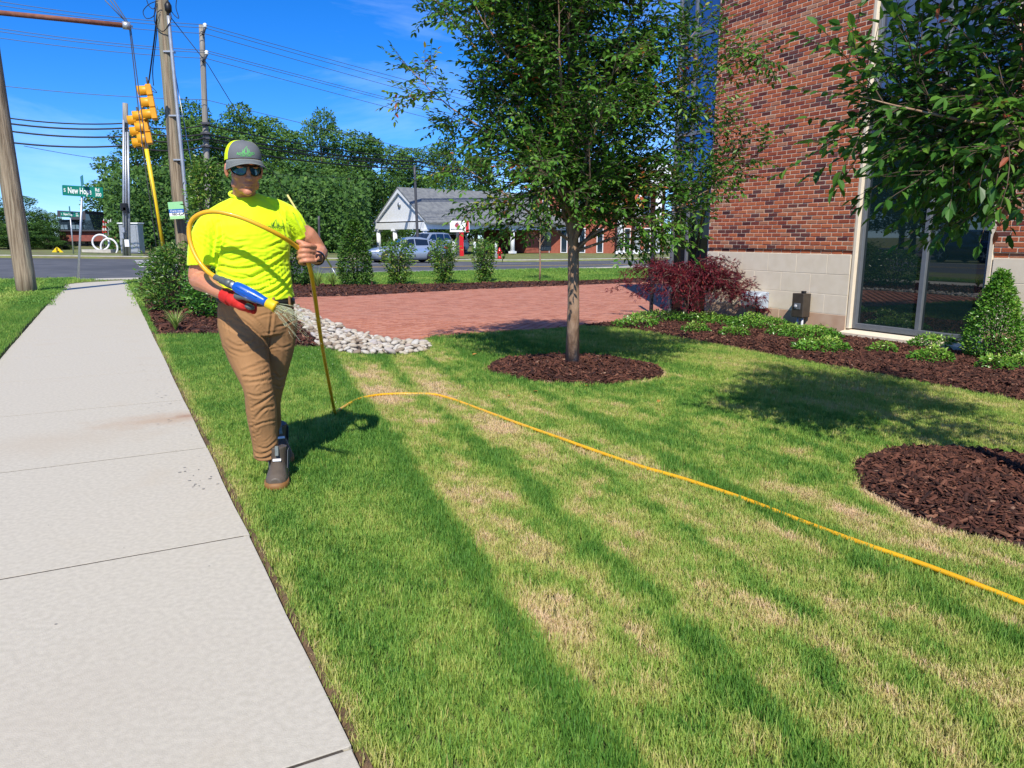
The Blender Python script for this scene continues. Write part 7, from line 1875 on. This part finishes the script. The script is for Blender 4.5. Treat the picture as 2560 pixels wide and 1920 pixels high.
blades_logo(688.5, 557, 3.82, 1.0, M_logo, oshirt, SB); print_text('ADVANCED', 688.5, 568, 3.82, .0175, M_logo, oshirt, SB); print_text('TURF CARE', 690, 574, 3.82, .0095, M_logol, oshirt, SB, xs=1.2)
CB = bvh_of(crown.data)
blades_logo(615, 374, 3.80, .95, M_stitch, crown, CB, 'emblem', .0015); print_text('ADVANCED', 614, 384.2, 3.80, .0165, M_stitch, crown, CB, .0015); print_text('TURF CARE', 614.5, 389.6, 3.80, .0105, M_stitch, crown, CB, .0015, xs=1.05)
# hair under the cap
mb = MB(); ell(mb, hp(0, -.028, .030), (.0815, .092, .062), HM); mb.build('hair', M_hair, man)
# sunglasses wrapped round the face
def glasses():
    def gs(a, z, k=0): return hp((.0835 + k) * math.sin(a), (.112 + k) * math.cos(a) - .008, z)
    root_mb = MB(); bar = [gs(a, .020 + .003 * math.cos(a * 2)) for a in np.linspace(-1.15, 1.15, 21)]; root_mb.tube(bar, .0035, 6)
    o = root_mb.build('sunglasses', M_frame, man)
    for sg in (-1, 1):
        outl = [(.10, .017), (.35, .020), (.65, .019), (.95, .013), (1.0, .0), (.85, -.014), (.6, -.021), (.35, -.022), (.17, -.012), (.09, .004)]
        pts = smooth_path([(*gs(sg * a, z), ) for a, z in outl + outl[:1]], 4); mb = MB(); mb.tube(pts, .0032, 6, cap=False); mb.build('rim', M_frame, o)
        mb = MB(); n = len(outl); c = gs(sg * .52, -.002, .002); vs = [c] + [gs(sg * a, z, -.0005) for a, z in outl]; mb.add(vs, [(0, i + 1, (i + 1) % n + 1) for i in range(n)], 0, True); mb.build('lens', M_lensb, o)
        mb = MB(); mb.tube([gs(sg * 1.1, .016), hp(sg * .084, .03, .016), hp(sg * .086, -.01, .014)], .0032, 6); mb.build('temple', M_frame, o)
glasses()
mb = MB(); wd = (WL - EL).normalized(); mb.tube([WL - wd * .020 + Vector((.0, 0, 0)), WL + wd * .006], [(.0375, .0375), (.0365, .0365)], 20); wt = mb.build('watch', M_frame, man)
mb = MB(); mb.box(at(797, 645, 3.895), (.036, .014, .042), M=Matrix.Rotation(R(35), 3, 'Z'), bev=.006); mb.build('watch_face', M_lens, wt)

# ================================================================== HOSE, NOZZLE, WATER
hp_pts = [at(541, 694, 3.575), at(516, 676, 3.60), at(491, 643, 3.62), at(476, 605, 3.64), at(473, 570, 3.65), at(483, 547, 3.645), at(506, 533, 3.635), at(536, 529, 3.63), at(572, 535, 3.63), at(612, 547, 3.64), at(660, 568, 3.665), at(705, 592, 3.73), at(738, 614, 3.83), at(756, 631, 3.875), at(770, 655, 3.885), at(778, 684, 3.92), at(787, 740, 4.08), at(797, 810, 4.35), at(808, 880, 4.68), at(822, 955, 5.08)]
gpt = [(838, 1034), (847, 1027), (858, 1018), (875, 1007), (900, 997), (940, 989), (985, 984), (1040, 984), (1085, 987), (1130, 998), (1200, 1022), (1300, 1060), (1400, 1097), (1480, 1124), (1600, 1164), (1700, 1195), (1850, 1245), (2000, 1300), (2150, 1355), (2300, 1410), (2450, 1466), (2620, 1530)]
gr_ = [gp(*p, .022) + Vector((0, 0, .004 * math.sin(i * 1.7))) for i, p in enumerate(gpt)]
hr_ = thing('garden_hose', 'yellow hose looped over the arm of the man and trailing across the lawn', 'hose', gr_[0])
mb = MB(); mb.tube(smooth_path(hp_pts + gr_, 8), .0115, 12); mb.build('tube', M_hose, hr_)
n0, n1 = at(583, 713, 3.535), at(690, 768, 3.505); ax = (n1 - n0).normalized()
def seg(a, b): return [n0 + ax * ((n1 - n0).length * k) for k in (a, b)]
cpl = MB(); c0_, c1_ = hp_pts[0], n0; ca = (c1_ - c0_)
cpl.tube([c0_ - ca * .08, c0_ + ca * .25, c0_ + ca * .28, c0_ + ca * .62, c0_ + ca * .65, c0_ + ca * .95], [.0145, .0145, .0185, .0185, .0215, .0215], 12); cpl.build('coupler', M_coup, hr_)
noz = thing('spray_nozzle', 'blue spray nozzle with yellow tip held in the red glove', 'nozzle', n0)
mb = MB(); L_ = (n1 - n0).length
mb.tube([n0 - ax * .012, n0 + ax * .012], .016, 12); mb.build('inlet', M_galv, noz)
fr = [(0.02, .019), (.06, .0255), (.2, .0275), (.35, .0285), (.5, .0275), (.62, .0245), (.72, .0215), (.79, .021)]
mb = MB(); mb.tube([n0 + ax * (L_ * f) for f, r_ in fr], [r_ for f, r_ in fr], 18); bo = mb.build('barrel', M_blue, noz)
for k in range(6):
    a = k * math.pi / 3; o_ = ax.orthogonal().normalized(); o_ = Matrix.Rotation(a, 3, ax) @ o_
    mb = MB(); mb.tube([n0 + ax * (L_ * .12) + o_ * .0262, n0 + ax * (L_ * .35) + o_ * .0283, n0 + ax * (L_ * .6) + o_ * .0248], .0028, 6); mb.build('grip_rib', M_blue, bo)
mb = MB(); fr = [(.785, .0225), (.80, .0255), (.93, .0255), (.965, .0275), (1.0, .0275), (1.0, .021), (.95, .019)]
mb.tube([n0 + ax * (L_ * f) for f, r_ in fr], [r_ for f, r_ in fr], 18); mb.build('tip', M_yelp, noz)
M_water = mat('water_jet', (.62, .66, .36), .15, (.70, .74, .55), 40, spec=.6, trans=.45, ior=1.33)  # yellow in the colour stands in for the shirt mirrored in the water
rw = np.random.default_rng(12); mb = MB(); o1 = ax.orthogonal().normalized(); o2_ = ax.cross(o1)
for k in range(75):
    a = rw.uniform(0, 6.28); q = rw.random() ** .5; st_ = n1 + (o1 * math.cos(a) + o2_ * math.sin(a)) * (.018 * q) - ax * .006
    d = (ax + (o1 * math.cos(a) + o2_ * math.sin(a)) * (.46 * q)).normalized(); ln = rw.uniform(.09, .20); f0 = rw.uniform(0, .2); P = []
    for i in range(6):
        f = f0 + (1 - f0) * i / 5; p = st_ + d * (ln * f); p = p + Vector((0, 0, -.9 * (ln * f) ** 2)); P.append(p)
    P = smooth_path(P, 3); i0 = 0
    while i0 < len(P) - 2:
        i1 = min(len(P) - 1, i0 + int(rw.integers(2, 6))); mb.tube(P[i0:i1 + 1], .00065 * rw.uniform(.6, 1.3) * (1 - .3 * i0 / len(P)), 4); i0 = i1 + (1 if i0 < 5 else int(rw.integers(1, 3)))
for k in range(230):
    a = rw.uniform(0, 6.28); q = rw.random() ** .5; d = (ax + (o1 * math.cos(a) + o2_ * math.sin(a)) * (.5 * q)).normalized(); ln = rw.uniform(.10, .42); p = n1 + d * ln + Vector((0, 0, -1.3 * ln ** 2))
    ell(mb, p, (.0009,) * 3 if k % 9 else (.0019,) * 3, n=6, rings=4)
wsp = mb.build('water_spray', M_water); tag(wsp, 'fine fan of water jets and drops leaving the nozzle', 'water', kind='stuff')
